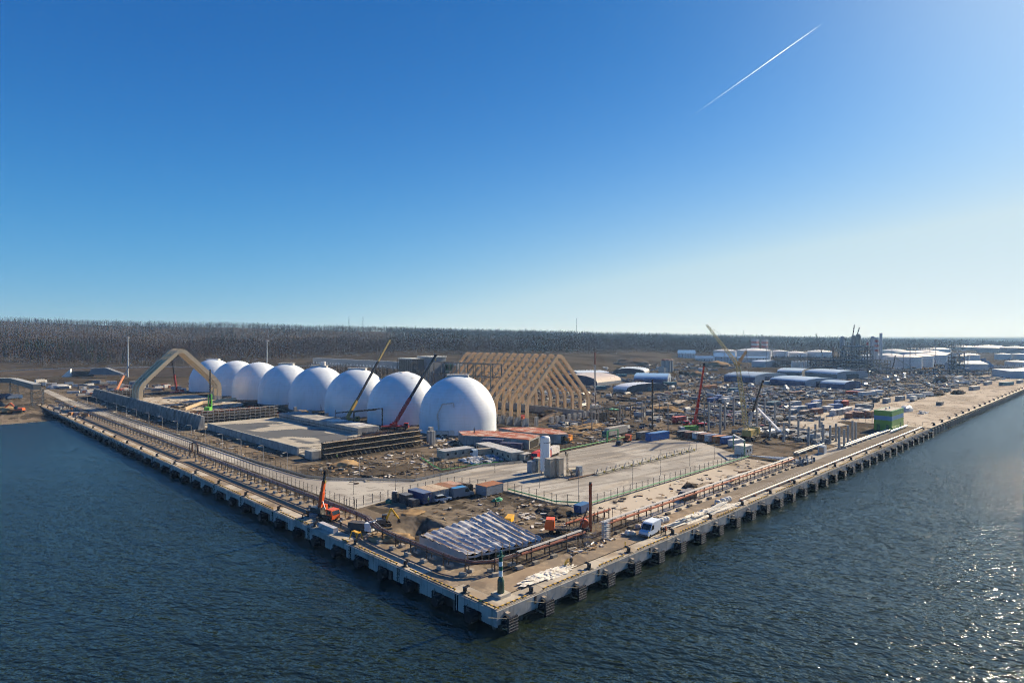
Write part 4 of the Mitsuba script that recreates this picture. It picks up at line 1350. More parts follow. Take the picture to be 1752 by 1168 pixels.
for i, (a, b, r) in enumerate((((-1.7, 0, 0.7), (1.7, 0, 0.7), 0.2), ((-1.5, 0.4, 0.3), (-0.6, 0.4, 1.7), 0.12), ((-0.6, 0.4, 1.7), (1.0, 0.4, 1.75), 0.12), ((1.0, 0.4, 1.75), (1.6, 0.4, 0.4), 0.12))):
    g = G()
    g.tube([a, b], r, 6)
    lk.add('pipe', g, (0.30, 0.31, 0.31), 'metal')
g = G()
for s in (-1, 1):
    for x in (-1.8, 0, 1.8):
        g.tube([(x, s * 0.85, 0.2), (x, s * 0.85, 1.2)], 0.05, 4)
    g.tube([(-1.8, s * 0.85, 1.2), (1.8, s * 0.85, 1.2)], 0.05, 4)
lk.add('handrail', g, (0.25, 0.25, 0.25))
g = G()
g.cb(1.9, -0.4, 0.1, 0.5, 0.5, 0.8)
lk.add('valve_box', g, (0.6, 0.5, 0.15))
for i, x in enumerate((91.4, 96.3, 101.3, 106.6, 111.7, 117, 122.3, 127.6, 132.9, 138.1, 143.6, 148.6)):
    lk.put('loading_skid', x + 1.2, 49.8, 0.03, 0.0, 'loading skid with pipe loop and handrail in the row across the yard' if i else 'first loading skid of the row, nearest the vaporisers', 'loading skid', 'loading skids across the yard')
t = thing('feed_pipe', 'low rusty feed pipe linking the loading skids', 'pipe')
g = G()
g.tube([(90, 50.8, 0.3), (150, 50.6, 0.3)], 0.13, 5)
part(t, 'pipe', g, (0.15, 0.09, 0.06))

# ---------------------------------------------------------------- heaps, sandbags, debris on soil
scene['dark_soil'] = {'type': 'twosided', 'b': {'type': 'diffuse', 'reflectance': proc(lambda p, n, uv: mix((0.05, 0.045, 0.04), (0.12, 0.10, 0.08), fbm(p.x * 0.6, p.y * 0.6, p.z * 0.6, 3)))}}
scene['sand_heap'] = {'type': 'twosided', 'b': {'type': 'diffuse', 'reflectance': proc(lambda p, n, uv: mix((0.33, 0.235, 0.14), (0.20, 0.145, 0.09), smoothstep(0.35, 0.65, fbm(p.x * 0.4, p.y * 0.4, p.z * 0.5, 3))))}}
scene['white_heap'] = {'type': 'twosided', 'b': {'type': 'diffuse', 'reflectance': proc(lambda p, n, uv: mix((0.70, 0.685, 0.64), (0.42, 0.39, 0.34), smoothstep(0.5, 0.75, fbm(p.x * 1.4, p.y * 1.4, p.z * 1.5, 3))))}}


def heap(x, y, rx, ry, h, bsdf, label, cat='heap', seed=0, yaw=0.0, rough=0.5, n=26, name='earth_heap'):
    m = trimesh.creation.icosphere(subdivisions=5 if bsdf == 'white_heap' else 3, radius=1)
    v = m.vertices.copy()
    nz = meshkit.fbm(v * 2.2 + seed, 3, seed)
    n2 = meshkit.noise(v * 9 + seed, seed)
    r = 1 + rough * (nz - 0.5) * 1.6 + rough * 0.25 * (n2 - 0.5)
    if bsdf == 'white_heap':
        r += 0.5 * (meshkit.noise(v * np.array([rx, ry, h]) * 2.2, seed + 3) - 0.5) * (v[:, 2] > 0)
    v *= r[:, None]
    v[:, 2] = np.clip(v[:, 2], -0.1, None) ** 1.0 if False else np.maximum(v[:, 2], -0.12)
    c, s = math.cos(yaw), math.sin(yaw)
    q = v * [rx, ry, h]
    v = np.stack([q[:, 0] * c - q[:, 1] * s + x, q[:, 0] * s + q[:, 1] * c + y, q[:, 2]], -1)
    k = thing(name, label, cat)
    scene[k] = mikit.ply(trimesh.Trimesh(v, m.faces, process=False), bsdf, smooth=40)
    return k


heap(*(48.5,29.1), 4.2, 2.6, 1.5, 'dark_soil', 'dark dug earth heap with sticks near the loading yard corner', seed=1)
heap(49, 33.5, 3.2, 2.0, 0.9, 'dark_soil', 'low dark earth heap along the left front of the loading yard', seed=2, yaw=1.3)
heap(*(97.6,20.8), 2.8, 1.8, 1.1, 'dark_soil', 'small dark earth heap on the sandy strip', seed=3)
heap(*(42,120), 5.0, 3.2, 1.8, 'sand_heap', 'brown sand heap in front of the formwork wall', seed=4)
heap(*(55.4,103.9), 3.0, 2.0, 0.9, 'dark_soil', 'small black earth heap in the dug ground inside the road bend', seed=5)
heap(*(47.6,102.4), 9, 5, 0.7, 'dark_soil', 'broad churned dark earth patch inside the road bend', seed=6, rough=1.0)
heap(*(153.4,119.4), 4, 3, 2.2, 'dark_soil', 'grey gravel cone behind the ramp slab', seed=7, rough=0.25)
heap(*(8.4,42), 5.5, 3.0, 1.3, 'sand_heap', 'sandy spoil heap on the left side of the pit', seed=8, yaw=-1.0)
heap(*(22.2,55.2), 4.5, 2.5, 1.0, 'sand_heap', 'sandy spoil heap behind the pit', seed=9)
heap(*(17.6,38.7), 3.0, 1.8, 1.0, 'sand_heap', 'small sandy spoil heap between pit and tarpaulin shed', seed=19)
heap(*(17.3,4.1), 6.8, 1.5, 0.55, 'white_heap', 'low heap of pale broken rubble on the deck near the corner', seed=10, rough=0.9, yaw=0.02)
heap(*(74.2,3.6), 15.5, 1.4, 1.0, 'white_heap', 'long heap of white sandbags and rubble on the right quay', seed=11, rough=0.9, yaw=-0.02)
t = thing('yellow_trestle', 'bent yellow steel frame lying on the pale rubble near the corner', 'trestle')
for k in range(4):
    g = G(22.5 + 0.5 * k, 4.2 + 0.2 * k, 0.4)
    g.tube([(-0.9, 0, 0), (-0.3, 0.3, 0.8), (0.7, -0.2, 0.3 + 0.1 * k)], 0.09, 5)
    part(t, 'bar', g, (0.5, 0.33, 0.05), 'paint')
for i, (x, y) in enumerate([(89.7,5.4), (90.8,5.3), (87.9,5.5), (85.3,5.7), (61.4,7.2), (60.1,7.2), (62.3,7), (58.9,8.4)]):
    g = G()
    g.lathe([(0.01, 0), (0.75, 0.05), (0.85, 0.6), (0.7, 1.15), (0.3, 1.3), (0.01, 1.3)], 9, x, y)
    one('big_bag', g, (0.66, 0.65, 0.6), 'white bulk bag standing by the right pipe rack' , 'bulk bag', 'white bulk bags by the right rack', smooth=True)
for i, (x, y) in enumerate([(47.3,7.5), (47.6,6.6), (54,8.1), (54,6.8), (52.9,8.6)]):
    g = G()
    g.lathe([(0.01, 0), (0.7, 0.05), (0.9, 0.5), (0.6, 1.0), (0.01, 1.2)], 7, x, y)
    one('wrapped_bale', g, R.choice([(0.62, 0.61, 0.57), (0.42, 0.38, 0.34)]), 'crumpled pale plastic bale beside the silver blue van', 'bale', 'plastic bales beside the van')
t = thing('boat_hull', 'dark covered boat shaped container beside the right rack', 'covered skip')
g = G(*(85,14.4), 0, 0.05)
g.prof([(-3.6, 0.9), (-2.4, 0.1), (3.2, 0.1), (3.6, 1.0), (3.4, 2.0), (-2.6, 2.1)], -1.2, 1.2)
part(t, 'hull', g, (0.055, 0.06, 0.07))
g = G(*(85,14.4), 0, 0.05)
g.box(-2.2, 3.3, -1.1, 1.1, 2.1, 2.3)
part(t, 'cover', g, (0.2, 0.2, 0.22))
container_proto((0.08, 0.08, 0.08), 3.2, 2.0, 1.3).put('container', *(114.1,16.2), 0, 0.4, 'small dark bin on the sandy strip', 'bin')
t = thing('block_stack', 'few white concrete blocks lying by the small dark bin', 'stack')
for i in range(5):
    g = G(*(110.7,15.1), 0, 0.4)
    g.cb(-1.6 + 0.9 * i, (i % 2) * 0.8, 0.02, 0.8, 1.4, 0.5)
    part(t, 'block', g, (0.5, 0.49, 0.46))
t = thing('loose_pipe', 'rusty pipe lying on the sandy strip', 'pipe')
g = G()
g.tube([(*(126.3,19.4), 0.3), (*(133,17.7), 0.3)], 0.28, 7)
part(t, 'pipe', g, (0.16, 0.07, 0.04))
for x, y, c in ((48.5, 1.8, 0), (39.6, 1.7, 0), (66, 2.9, 0), (70, 3.0, 0), (82, 3.1, 0)):
    g = G()
    g.tube([(x, y + 1.2, 0), (x, y + 1.2, 1.4)], 0.12, 6)
    one('marker_post', g, (0.7, 0.45, 0.04), 'short yellow marker post along the right quay strip', 'post', 'yellow marker posts on the right quay', 'paint')
t = thing('instrument_box', 'white control cabinet standing on the right roadway', 'cabinet')
g = G()
g.box(181.2, 183.6, 11.8, 14.2, 0.02, 3.0)
part(t, 'body', g, (0.55, 0.57, 0.57), 'paint')
g = G()
g.box(181.0, 181.22, 12.1, 13.8, 0.4, 2.4)
part(t, 'door', g, (0.45, 0.3, 0.2), 'paint')
t = thing('gatehouse', 'white gatehouse cabin at the far corner of the loading yard', 'cabin')
g = G()
g.prism([(a + 159.2, b + 33.2) for a, b in corr(5.6, 4.4, 3, 0.05, 10)], 0.1, 3.4)
part(t, 'body', g, (0.6, 0.59, 0.55))
g = G()
g.box(156.2, 162.2, 30.8, 35.6, 3.4, 3.6)
part(t, 'roof', g, (0.66, 0.65, 0.62))
for x in (157.4, 160):
    g = G()
    g.box(x, x + 0.9, 30.92, 31.1, 1.2, 2.2)
    part(t, 'body__window', g, None, 'glass_dark')
t = thing('gate_portal', 'white topped green portal by the gatehouse', 'gate')
g = G()
for x, y in ((154.3, 30.5), (165, 40)):
    g.cb(x, y, 0, 0.35, 0.35, 6.0)
part(t, 'post', g, (0.08, 0.2, 0.12), 'paint')
g = G()
g.bar((154.3, 30.5, 6.0), (165, 40, 6.0), 0.6, 0.4)
part(t, 'beam', g, (0.6, 0.6, 0.56), 'paint')
t = thing('pipe_crossing', 'low pale pipe bundle crossing between the green fence and the valve station', 'pipe')
for k in range(4):
    g = G()
    g.tube([(154, 28.5 - 0.6 * k, 0.9), (154.6 + 1.5 * k, 17, 0.9), (158, 9.9, 0.6)], 0.22, 6)
    part(t, 'pipe', g, (0.5, 0.52, 0.52), 'paint')
t = thing('valve_station', 'cluster of dark blue grey valves at the end of the right pipe rack', 'valve station')
for i in range(34):
    x, y = 154 + R.uniform(0, 9), 8.6 + R.uniform(0, 3.6)
    g = G()
    if i % 3:
        g.tube([(x, y, 0.2), (x, y, R.uniform(0.9, 2.3))], R.uniform(0.15, 0.4), 7)
    else:
        g.tube([(x - 1.4, y, 0.9), (x + 1.4, y, 0.9)], 0.3, 7)
    part(t, 'valve', g, R.choice([(0.07, 0.085, 0.11), (0.12, 0.14, 0.17), (0.3, 0.32, 0.34)]), 'paint')
# loose scraps
dp = []
for c in ((0.36, 0.33, 0.28), (0.1, 0.085, 0.07), (0.24, 0.16, 0.09), (0.6, 0.58, 0.55)):
    dp.append((c, G()))


def scrap(x0, x1, y0, y1, n, smin, smax):
    for i in range(n):
        c, g = dp[R.choice([0, 1, 1, 2, 2, 3])]
        x, y = R.uniform(x0, x1), R.uniform(y0, y1)
        q = G(x, y, 0.0, R.uniform(0, 3.1))
        L_ = R.uniform(smin, smax)
        q.cb(0, 0, 0.0, L_, L_ * R.uniform(0.12, 0.5), R.uniform(0.08, 0.35))
        g.v += q.v
        g.f.append(q.f[0] + g.n)
        g.n += 8


scrap(24, 54, 44, 60, 60, 0.3, 1.4)
scrap(36, 54, 22, 44, 120, 0.4, 2.0)
scrap(60, 150, 14, 27, 120, 0.3, 1.6)
scrap(28, 44, 7, 10, 70, 0.3, 1.3)
scrap(46, 66, 7.5, 10.5, 40, 0.3, 1.2)
scrap(30, 72, 92, 130, 380, 0.4, 2.2)
scrap(84, 112, 120, 150, 240, 0.5, 3.0)
scrap(132, 200, 88, 135, 420, 0.5, 3.5)
scrap(22, 38, 150, 430, 260, 0.5, 2.0)
scrap(45, 105, 270, 410, 500, 0.6, 4.0)
labels['site_debris'] = {'label': 'loose timber offcuts, rubble and scraps scattered over the building site soil', 'category': 'debris', 'kind': 'stuff'}
for i, (c, g) in enumerate(dp):
    scene[f'site_debris__{i + 1:03d}'] = g.ply(c, 'matte')
for x, y, c, n, r_ in ((47.5, 50, (0.05, 0.3, 0.16), 'green', 1.7), (27.5, 37.5, (0.05, 0.26, 0.15), 'green', 2.0)):
    heap(x, y, r_, r_ * 0.6, 0.5, 'sheet_green', 'crumpled green sheet lying ' + ('by the grey double container' if x > 40 else 'behind the tarpaulin shed'), 'sheet', seed=int(x), rough=0.9, name='crumpled_sheet')
scene['sheet_green'] = pr((0.04, 0.26, 0.15), 0.5)
# ---------------------------------------------------------------- storage domes
def dome_col(p, n, uv):
    c = mix((0.63, 0.71, 0.80), (0.575, 0.65, 0.735), smoothstep(0.4, 0.72, fbm(p.x * 0.25, p.y * 0.25, p.z * 0.05, 4)))
    c = mix(c, (0.50, 0.54, 0.58), 0.2 * smoothstep(0.6, 0.75, noise(p.x * 1.3, p.y * 1.3, p.z * 0.07)))
    r = p.z / 1.35 - dr.floor(p.z / 1.35)
    return mix(c, (0.46, 0.50, 0.55), dr.select(r < 0.12, 0.3, 0.0) * smoothstep(0.3, 0.6, noise(p.x * 0.2, p.y * 0.2, p.z * 0.9)))


scene['dome_white'] = pr(proc(dome_col), 0.55, 0, 0.3)
DY = [155.2, 200.1, 244.8, 289.9, 335.3, 380.1, 421.0, 470.0]
DL = ['white storage dome nearest the camera, rightmost of the row', 'second white storage dome from the right, with an open notch near its top', 'third white storage dome from the right, behind the yellow black crane', 'fourth white storage dome from the right, with a small cabin on its hatch',
      'fifth white storage dome from the right, with a flat hatch on top', 'sixth white storage dome from the right, bare rounded top', 'seventh white storage dome from the right, partly behind the wooden arch', 'farthest white storage dome, last of the row behind the wooden arch']
a_ = np.linspace(0, math.pi / 2, 20)
prof_ = [(18.1, -0.3), (18.1, 7.0)] + [(max(0.01, 18.1 * math.cos(t)), 7.0 + 19.0 * math.sin(t)) for t in a_[1:]]
for i, (y, lb) in enumerate(zip(DY, DL)):
    t = thing('storage_dome', lb, 'dome')
    g = G()
    g.lathe(prof_, 72, 121.4, y)
    part(t, 'shell', g, None, 'dome_white', 40)
    g = G()
    g.lathe([(18.1, -0.2), (18.6, -0.2), (18.6, 0.5), (18.1, 0.5)], 48, 121.4, y)
    part(t, 'plinth', g, (0.22, 0.21, 0.2))
    if i in (0, 2, 3, 4, 7):
        g = G(121.4, y, 0, -0.8)
        g.box(-5.0, 5.0, -1.8, 1.8, 24.6, 26.3)
        part(t, 'hatch', g, (0.40, 0.41, 0.41))
        g = G(121.4, y, 0, -0.8)
        g.box(-5.3, 5.3, -2.1, 2.1, 26.3, 26.5)
        part(t, 'hatch__roof', g, (0.5, 0.51, 0.52))
        g = G(121.4, y, 0, -0.8)
        for k in range(9):
            g.bar((-5.2 + 1.3 * k, -2.0, 26.5), (-5.2 + 1.3 * k, -2.0, 27.4), 0.06)
        g.bar((-5.2, -2.0, 27.4), (5.2, -2.0, 27.4), 0.06)
        part(t, 'hatch__handrail', g, (0.4, 0.4, 0.4))
    if i == 3:
        g = G(121.4, y, 0, -0.8)
        g.cb(2.5, 0, 26.5, 2.6, 2.0, 2.4)
        part(t, 'hatch__cabin', g, (0.6, 0.6, 0.6))
    if i == 1:
        g = G(121.4, y, 0, -1.35)
        g.prof([(1.0, 22.6), (9.4, 19.8), (9.4, 23.2), (1.0, 26.2)], -3.0, -2.7)
        g.prof([(1.0, 22.6), (9.4, 19.8), (9.4, 23.2), (1.0, 26.2)], 2.7, 3.0)
        g.prof([(1.0, 25.9), (9.4, 22.9), (9.4, 23.2), (1.0, 26.2)], -2.7, 2.7)
        part(t, 'dormer', g, (0.62, 0.62, 0.62))
        g = G(121.4, y, 0, -1.35)
        g.prof([(8.6, 18.5), (9.0, 18.5), (9.0, 22.9), (8.6, 22.9)], -2.7, 2.7)
        part(t, 'opening', g, (0.09, 0.10, 0.12))
    if i in (1, 2, 3, 4, 7):
        s = thing('stair_tower', 'dark steel lattice stair tower on the sunny side of a white dome', 'stair tower', 'stair towers beside the domes')
        tx, ty = 141.0, y + 4
        for dx in (0, 3.6):
            for dy in (0, 4.2, 8.4):
                g = G()
                g.box(tx + dx - 0.16, tx + dx + 0.16, ty + dy - 0.16, ty + dy + 0.16, 0, 27 - dy * 0.15)
                part(s, 'column', g, (0.045, 0.045, 0.05))
        for k in range(8):
            for dy in (0, 4.2):
                g = G()
                z = 3.2 * k
                g.bar((tx, ty + dy, z), (tx, ty + dy + 4.2, z + 3.2), 0.16)
                g.bar((tx, ty + dy, z + 3.2), (tx, ty + dy + 4.2, z + 3.2), 0.2)
                part(s, 'brace', g, (0.045, 0.045, 0.05))
            g = G()
            g.bar((tx, ty, z + 3.2), (tx + 3.6, ty, z + 3.2), 0.2)
            g.bar((tx, ty, z), (tx + 3.6, ty, z + 3.2), 0.14)
            part(s, 'flight', g, (0.05, 0.05, 0.055))
# conveyor gallery, transfer house, steel frame behind the domes
t = thing('conveyor_gallery', 'long grey conveyor gallery with round openings behind the domes', 'gallery')
for i in range(14):
    g = G()
    g.box(152, 156, 246 + 8 * i, 253.8 + 8 * i, 24.5, 29.0)
    part(t, 'panel', g, (0.20, 0.23, 0.26))
    g = G()
    for k in range(2):
        g.tube([(151.9, 248 + 8 * i + 4 * k, 25.6), (152.05, 248 + 8 * i + 4 * k, 25.6)], 0.7, 8)
    part(t, 'panel__opening', g, (0.6, 0.6, 0.6))
    g = G()
    for dx in (152.3, 155.7):
        g.bar((dx, 246 + 8 * i, 0), (dx, 246 + 8 * i, 24.5), 0.35)
    g.bar((152.3, 246 + 8 * i, 10), (152.3, 254 + 8 * i, 24.5), 0.25)
    part(t, 'support', g, (0.07, 0.07, 0.075))
t = thing('transfer_house', 'tall scaffolded transfer house with pale roofs behind the domes', 'tower building')
g = G()
g.box(150, 160, 232, 245, 0, 31)
part(t, 'wall', g, (0.17, 0.17, 0.16))
g = G()
g.box(159, 171, 226, 238, 0, 32)
part(t, 'wall', g, (0.24, 0.27, 0.30))
for b in ((149.5, 160.5, 231.5, 245.5, 31, 31.6), (158.5, 171.5, 225.5, 238.5, 32, 32.6)):
    g = G()
    g.box(*b)
    part(t, 'roof', g, (0.6, 0.6, 0.55))
for k in range(10):
    g = G()
    g.box(148.9, 149.2, 225 + 2.2 * k, 225.2 + 2.2 * k, 0, 31)
    part(t, 'scaffold_post', g, DGR)
for k in range(10):
    g = G()
    g.box(148.8, 149.3, 225, 246, 3 * k + 2, 3 * k + 2.2)
    part(t, 'scaffold_deck', g, (0.16, 0.15, 0.12))
t = thing('control_house', 'pale block with green framed windows beside the transfer house', 'building')
g = G()
g.box(170, 178, 214, 226, 18, 29)
part(t, 'wall', g, (0.52, 0.54, 0.54))
for z in (19.5, 24.2):
    g = G()
    g.box(169.8, 170, 217.5, 225, z, z + 3.8)
    part(t, 'wall__green_panel', g, (0.10, 0.24, 0.14))
    for k in range(3):
        g = G()
        g.box(169.7, 169.82, 218 + 2.4 * k, 219.8 + 2.4 * k, z + 0.9, z + 3)
        part(t, 'wall__window', g, None, 'glass_dark')
g = G()
for dx in (170.4, 177.6):
    for dy in (214.4, 225.6):
        g.cb(dx, dy, 0, 0.5, 0.5, 18)
part(t, 'leg', g, (0.08, 0.08, 0.08))


def frame(label, x0, y0, nx, ny, dx, dy, levels, col, w=0.35, br=True, name='gallery_scaffold', cat='steel frame'):
    t = thing(name, label, cat)
    H = levels[-1]
    for i in range(nx + 1):
        for j in range(ny + 1):
            g = G()
            g.cb(x0 + i * dx, y0 + j * dy, 0, w, w, H)
            part(t, 'column', g, col)
    for z in levels:
        for i in range(nx + 1):
            g = G()
            g.bar((x0 + i * dx, y0, z), (x0 + i * dx, y0 + ny * dy, z), w * 0.8)
            part(t, 'beam', g, col)
        for j in range(ny + 1):
            g = G()
            g.bar((x0, y0 + j * dy, z), (x0 + nx * dx, y0 + j * dy, z), w * 0.8)
            part(t, 'beam', g, col)
    if br:
        for j in range(ny):
            g = G()
            g.bar((x0, y0 + j * dy, 0), (x0, y0 + (j + 1) * dy, levels[0]), w * 0.6)
            part(t, 'brace', g, col)
    return t


frame('dark open steel frame carrying the gallery behind the two nearest domes', 158, 172, 1, 7, 8, 7, [12, 22.5, 29.5], (0.10, 0.105, 0.11), 0.4)

# ---------------------------------------------------------------- wooden arches
scene['glulam'] = pr(proc(lambda p, n, uv: mix((0.69, 0.465, 0.265), (0.56, 0.365, 0.20), fbm(p.x * 0.5, p.y * 0.5, p.z * 0.5 + 3 * noise(p.x * 0.2, p.y * 0.2, p.z * 3.0), 3))), 0.65, 0, 0.3)


def arch_rib(y, cx, hs, zb, zs, za, th, dp):
    """one rib in the x-z plane, straight legs, bent knees and a rounded crown"""
    half = [(-hs, zb), (-hs, zs), (-hs * 0.985, zs + 2.2), (-hs * 0.93, zs + 4.4), (-hs * 0.85, zs + 6.6), (-hs * 0.2, za - hs * 0.115 - 0.5), (-hs * 0.12, za - hs * 0.055), (-hs * 0.05, za - 0.25), (0, za)]
    pts = np.array(half + [(-x, z) for x, z in half[-2::-1]])
    d = np.gradient(pts, axis=0)
    d /= np.linalg.norm(d, axis=1, keepdims=True)
    nrm = np.stack([-d[:, 1], d[:, 0]], 1)
    o, i = pts + nrm * dp / 2, pts - nrm * dp / 2
    n = len(pts)
    v = [(cx + p[0], y + s * th / 2, p[1]) for p in np.vstack([o, i]) for s in (-1, 1)]
    f = []
    for k in range(n - 1):
        a, b, c, e = 2 * k, 2 * k + 2, 2 * (n + k), 2 * (n + k) + 2
        f += [(a, b, b + 1, a + 1), (c, c + 1, e + 1, e), (a, c, e, b), (a + 1, b + 1, e + 1, c + 1)]
    f += [(0, 1, 2 * n + 1, 2 * n), (2 * n - 2, 4 * n - 2, 4 * n - 1, 2 * n - 1)]
    f = np.array(f)
    g = G()
    g.add(v, np.vstack([f[:, [0, 1, 2]], f[:, [0, 2, 3]]]))
    return g, pts


ts = thing('timber_shed_frame', 'long golden timber shed frame of fourteen pointed arches beside the nearest dome', 'timber frame')
for k in range(14):
    y = 143 + 5.6 * k
    g, pts = arch_rib(y, 180, 24.3, 4.0, 9.5, 34.2, 1.0, 1.9)
    part(ts, 'rib', g, None, 'glulam')
    for s in (-1, 1):
        g = G()
        g.cb(180 + s * 24.3, y, -0.2, 1.7, 1.2, 4.2)
        if s < 0:
            g.prof([(180 + s * 24.3 - 3.2, -0.2), (180 + s * 24.3 - 0.8, -0.2), (180 + s * 24.3 - 0.8, 4.0), (180 + s * 24.3 - 1.3, 4.0)], y - 0.5, y + 0.5)
        part(ts, 'pier', g, None, 'wallc')
for j in (4, 5, 8, 12, 13):
    for k in range(13):
        g = G()
        x, z = 180 + pts[j][0], pts[j][1]
        g.bar((x, 143.4 + 5.6 * k, z), (x, 148.2 + 5.6 * k, z), 0.22)
        part(ts, 'purlin', g, (0.5, 0.3, 0.15), 'matte')
for j, fr in ((4, 0.3), (4, 0.55), (4, 0.8), (11, 0.2), (11, 0.45), (11, 0.7)):
    q = pts[j] * (1 - fr) + pts[j + 1] * fr
    for k in range(13):
        if (k * 5 + j) % 4 == 0:
            continue
        g = G()
        g.bar((180 + q[0], 143.4 + 5.6 * k, q[1] + .5), (180 + q[0], 148.2 + 5.6 * k, q[1] + .5), 0.26)
        part(ts, 'purlin', g, (0.52, 0.34, 0.18), 'matte')
for j, k in ((4, 0), (4, 3), (12, 1), (12, 7), (4, 9), (5, 5), (4, 12), (13, 3), (13, 11)):
    g = G()
    q = pts[j] * 0.6 + pts[j + 1] * 0.4
    g.bar((180 + pts[j][0], 143 + 5.6 * k, pts[j][1]), (180 + q[0], 148.6 + 5.6 * k, q[1]), 0.2)
    part(ts, 'brace', g, (0.55, 0.4, 0.25), 'matte')
for i in range(40):
    g = G()
    y = 144 + R.uniform(0, 70)
    j = R.choice([4, 4, 12])
    u = R.random()
    q = pts[j] * (1 - u) + pts[j + 1] * u
    g.cb(180 + q[0], y, q[1] - 1.6, 0.25, 0.25, 1.8)
    part(ts, 'bracket', g, R.choice([(0.6, 0.58, 0.5), (0.12, 0.08, 0.05)]), 'matte')
t = thing('shed_base_wall', 'grey concrete panel wall on the far side under the timber frame', 'wall')
for k in range(14):
    g = G()
    g.box(203.0, 203.6, 140.5 + 5.6 * k + 0.03, 146.1 + 5.6 * k - 0.03, -0.2, 3.6)
    part(t, 'panel', g, None, 'wallc')
t = thing('shed_base_wall', 'low concrete wall with openings on the near side under the timber frame', 'wall')
for k in range(14):
    g = G()
    g.box(156.9, 157.4, 143.6 + 5.6 * k, 148.0 + 5.6 * k, -0.2, 2.9)
    part(t, 'panel', g, None, 'wallc')
for i, x in enumerate((160.5, 172, 176.5, 181, 186, 190.5, 195, 199.5)):
    g = G()
    g.cb(x, 141.2, -0.2, 1.9, 1.2, 4.6 if i == 0 else 3.6)
    one('concrete_pier', g, None, 'stub concrete pier in the front row before the timber frame', 'pier', 'front piers of the timber frame', 'wallc')
for i, (x, y) in enumerate([(227.2,153), (223.5,152.6), (221.4,146.8), (207.7,141.7)]):
    g = G()
    g.cb(x, y, -0.2, 1.9, 1.3, 4.5)
    one('concrete_pier', g, None, 'concrete pier right of the timber frame corner', 'pier', 'piers at the right end of the timber frame', 'wallc')
t = thing('formwork_box', 'dark formwork box at the right end of the timber frame', 'formwork')
g = G()
g.cb(*(192.2,126.6), 0, 9, 5, 5.2)
part(t, 'panel', g, (0.07, 0.06, 0.055))
for k in range(7):
    g = G()
    x, y = (192.2,126.6)
    g.cb(x - 4 + 1.3 * k, y - 2.6, 0, 0.2, 0.2, 5.6)
    part(t, 'soldier', g, (0.12, 0.10, 0.08))
t = thing('site_ramp', 'brown earth and plank ramp inside the front of the timber frame', 'ramp')
g = G()
g.prof([(170, 0), (186, 0), (186, 3.3), (184, 3.3)], 148, 152)
part(t, 'ramp', g, (0.30, 0.22, 0.14))
heap(192, 160, 9, 5, 3.4, 'dark_soil', 'dark earth heap inside the timber frame', seed=31)
truck_proto((0.4, 0.05, 0.03), (0.4, 0.06, 0.03), 6, 2.6).put('truck', 168, 158, 0, 0.5, 'red loader standing inside the timber frame', 'loader')
scene['glulam_shaded'] = pr(proc(lambda p, n, uv: mix((0.62, 0.50, 0.33), (0.52, 0.41, 0.265), fbm(p.x * 0.5, p.y * 0.5, p.z * 0.5, 3))), 0.65, 0, 0.3)  # same timber as glulam, its colour greyed to stand for shade on the arch
ta = thing('timber_arch', 'tall beige triple timber arch standing alone left of the domes', 'timber arch')
for k in range(3):
    y = 363.5 + 6.6 * k
    g, pts = arch_rib(y, 64.3, 23.4, 5.0, 10.5, 35.4, 2.2, 2.4)
    part(ta, 'rib', g, None, 'glulam_shaded')
    for s in (-1, 1):
        g = G()
        g.cb(64.3 + s * 23.4, y, -0.2, 2.4, 2.4, 5.2)
        part(ta, 'pier', g, None, 'wallc')
for j in range(2, 15):
    for k in range(2):
        g = G()
        a, b = pts[j] * 0.96, pts[j + 1] * 0.96
        ya, yb = 364.65 + 6.6 * k, 368.95 + 6.6 * k
        m = 1 if 2 < j < 13 else 0
        off = np.array([0, 0.6])
        g.add([(64.3 + a[0], ya, a[1]), (64.3 + b[0], ya, b[1]), (64.3 + b[0], yb, b[1]), (64.3 + a[0], yb, a[1]), (64.3 + a[0] * .985, ya, a[1] - .4), (64.3 + b[0] * .985, ya, b[1] - .4), (64.3 + b[0] * .985, yb, b[1] - .4), (64.3 + a[0] * .985, yb, a[1] - .4)], BOXF)
        part(ta, 'deck_panel', g, None, 'glulam_shaded')
for j in (4, 5, 6, 9, 11, 12, 13):
    g = G()
    g.bar((64.3 + pts[j][0] * 1.02, 362.0, pts[j][1] + 0.9), (64.3 + pts[j][0] * 1.02, 378.4, pts[j][1] + 0.9), 0.3)
    part(ta, 'strut', g, (0.2, 0.13, 0.08))
t = thing('timber_beam', 'bent beige timber half arch lying on the ground behind the arch', 'beam')
g = G()
g.bar((58, 336, 0.8), (70, 342, 3.4), 0.9, 1.8)
part(t, 'beam', g, None, 'glulam_shaded')
g = G()
g.bar((70, 342, 3.4), (92, 346, 3.8), 0.9, 1.8)
part(t, 'beam', g, None, 'glulam_shaded')

# ---------------------------------------------------------------- concrete yard structures left of the domes
t = thing('retaining_wall', 'long grey retaining wall with buttresses along the left road', 'wall')
for k in range(40):
    y = 246 + 5.9 * k
    x = 38.0 + (y - 246) * 0.008
    g = G()
    g.box(x, x + 0.7, y + 0.04, y + 5.86, -0.2, 6.0)
    part(t, 'panel', g, None, 'wallc')
    g = G()
    g.prof([(x - 2.6, -0.2), (x - 0.02, -0.2), (x - 0.02, 6.05), (x - 0.9, 6.05)], y - 0.3, y + 0.3)
    part(t, 'buttress', g, None, 'wallc')
t = thing('retaining_wall', 'low plain panel wall along the left side of the concrete slab', 'wall')
for k in range(26):
    y = 149.5 + 3.6 * k
    g = G()
    g.box(38.9, 39.5, y + 0.03, y + 3.57, -0.2, 3.0)
    part(t, 'panel', g, None, 'wallc')
g = G()
g.box(38.4, 42.5, 137.5, 143, -0.2, 2.9)
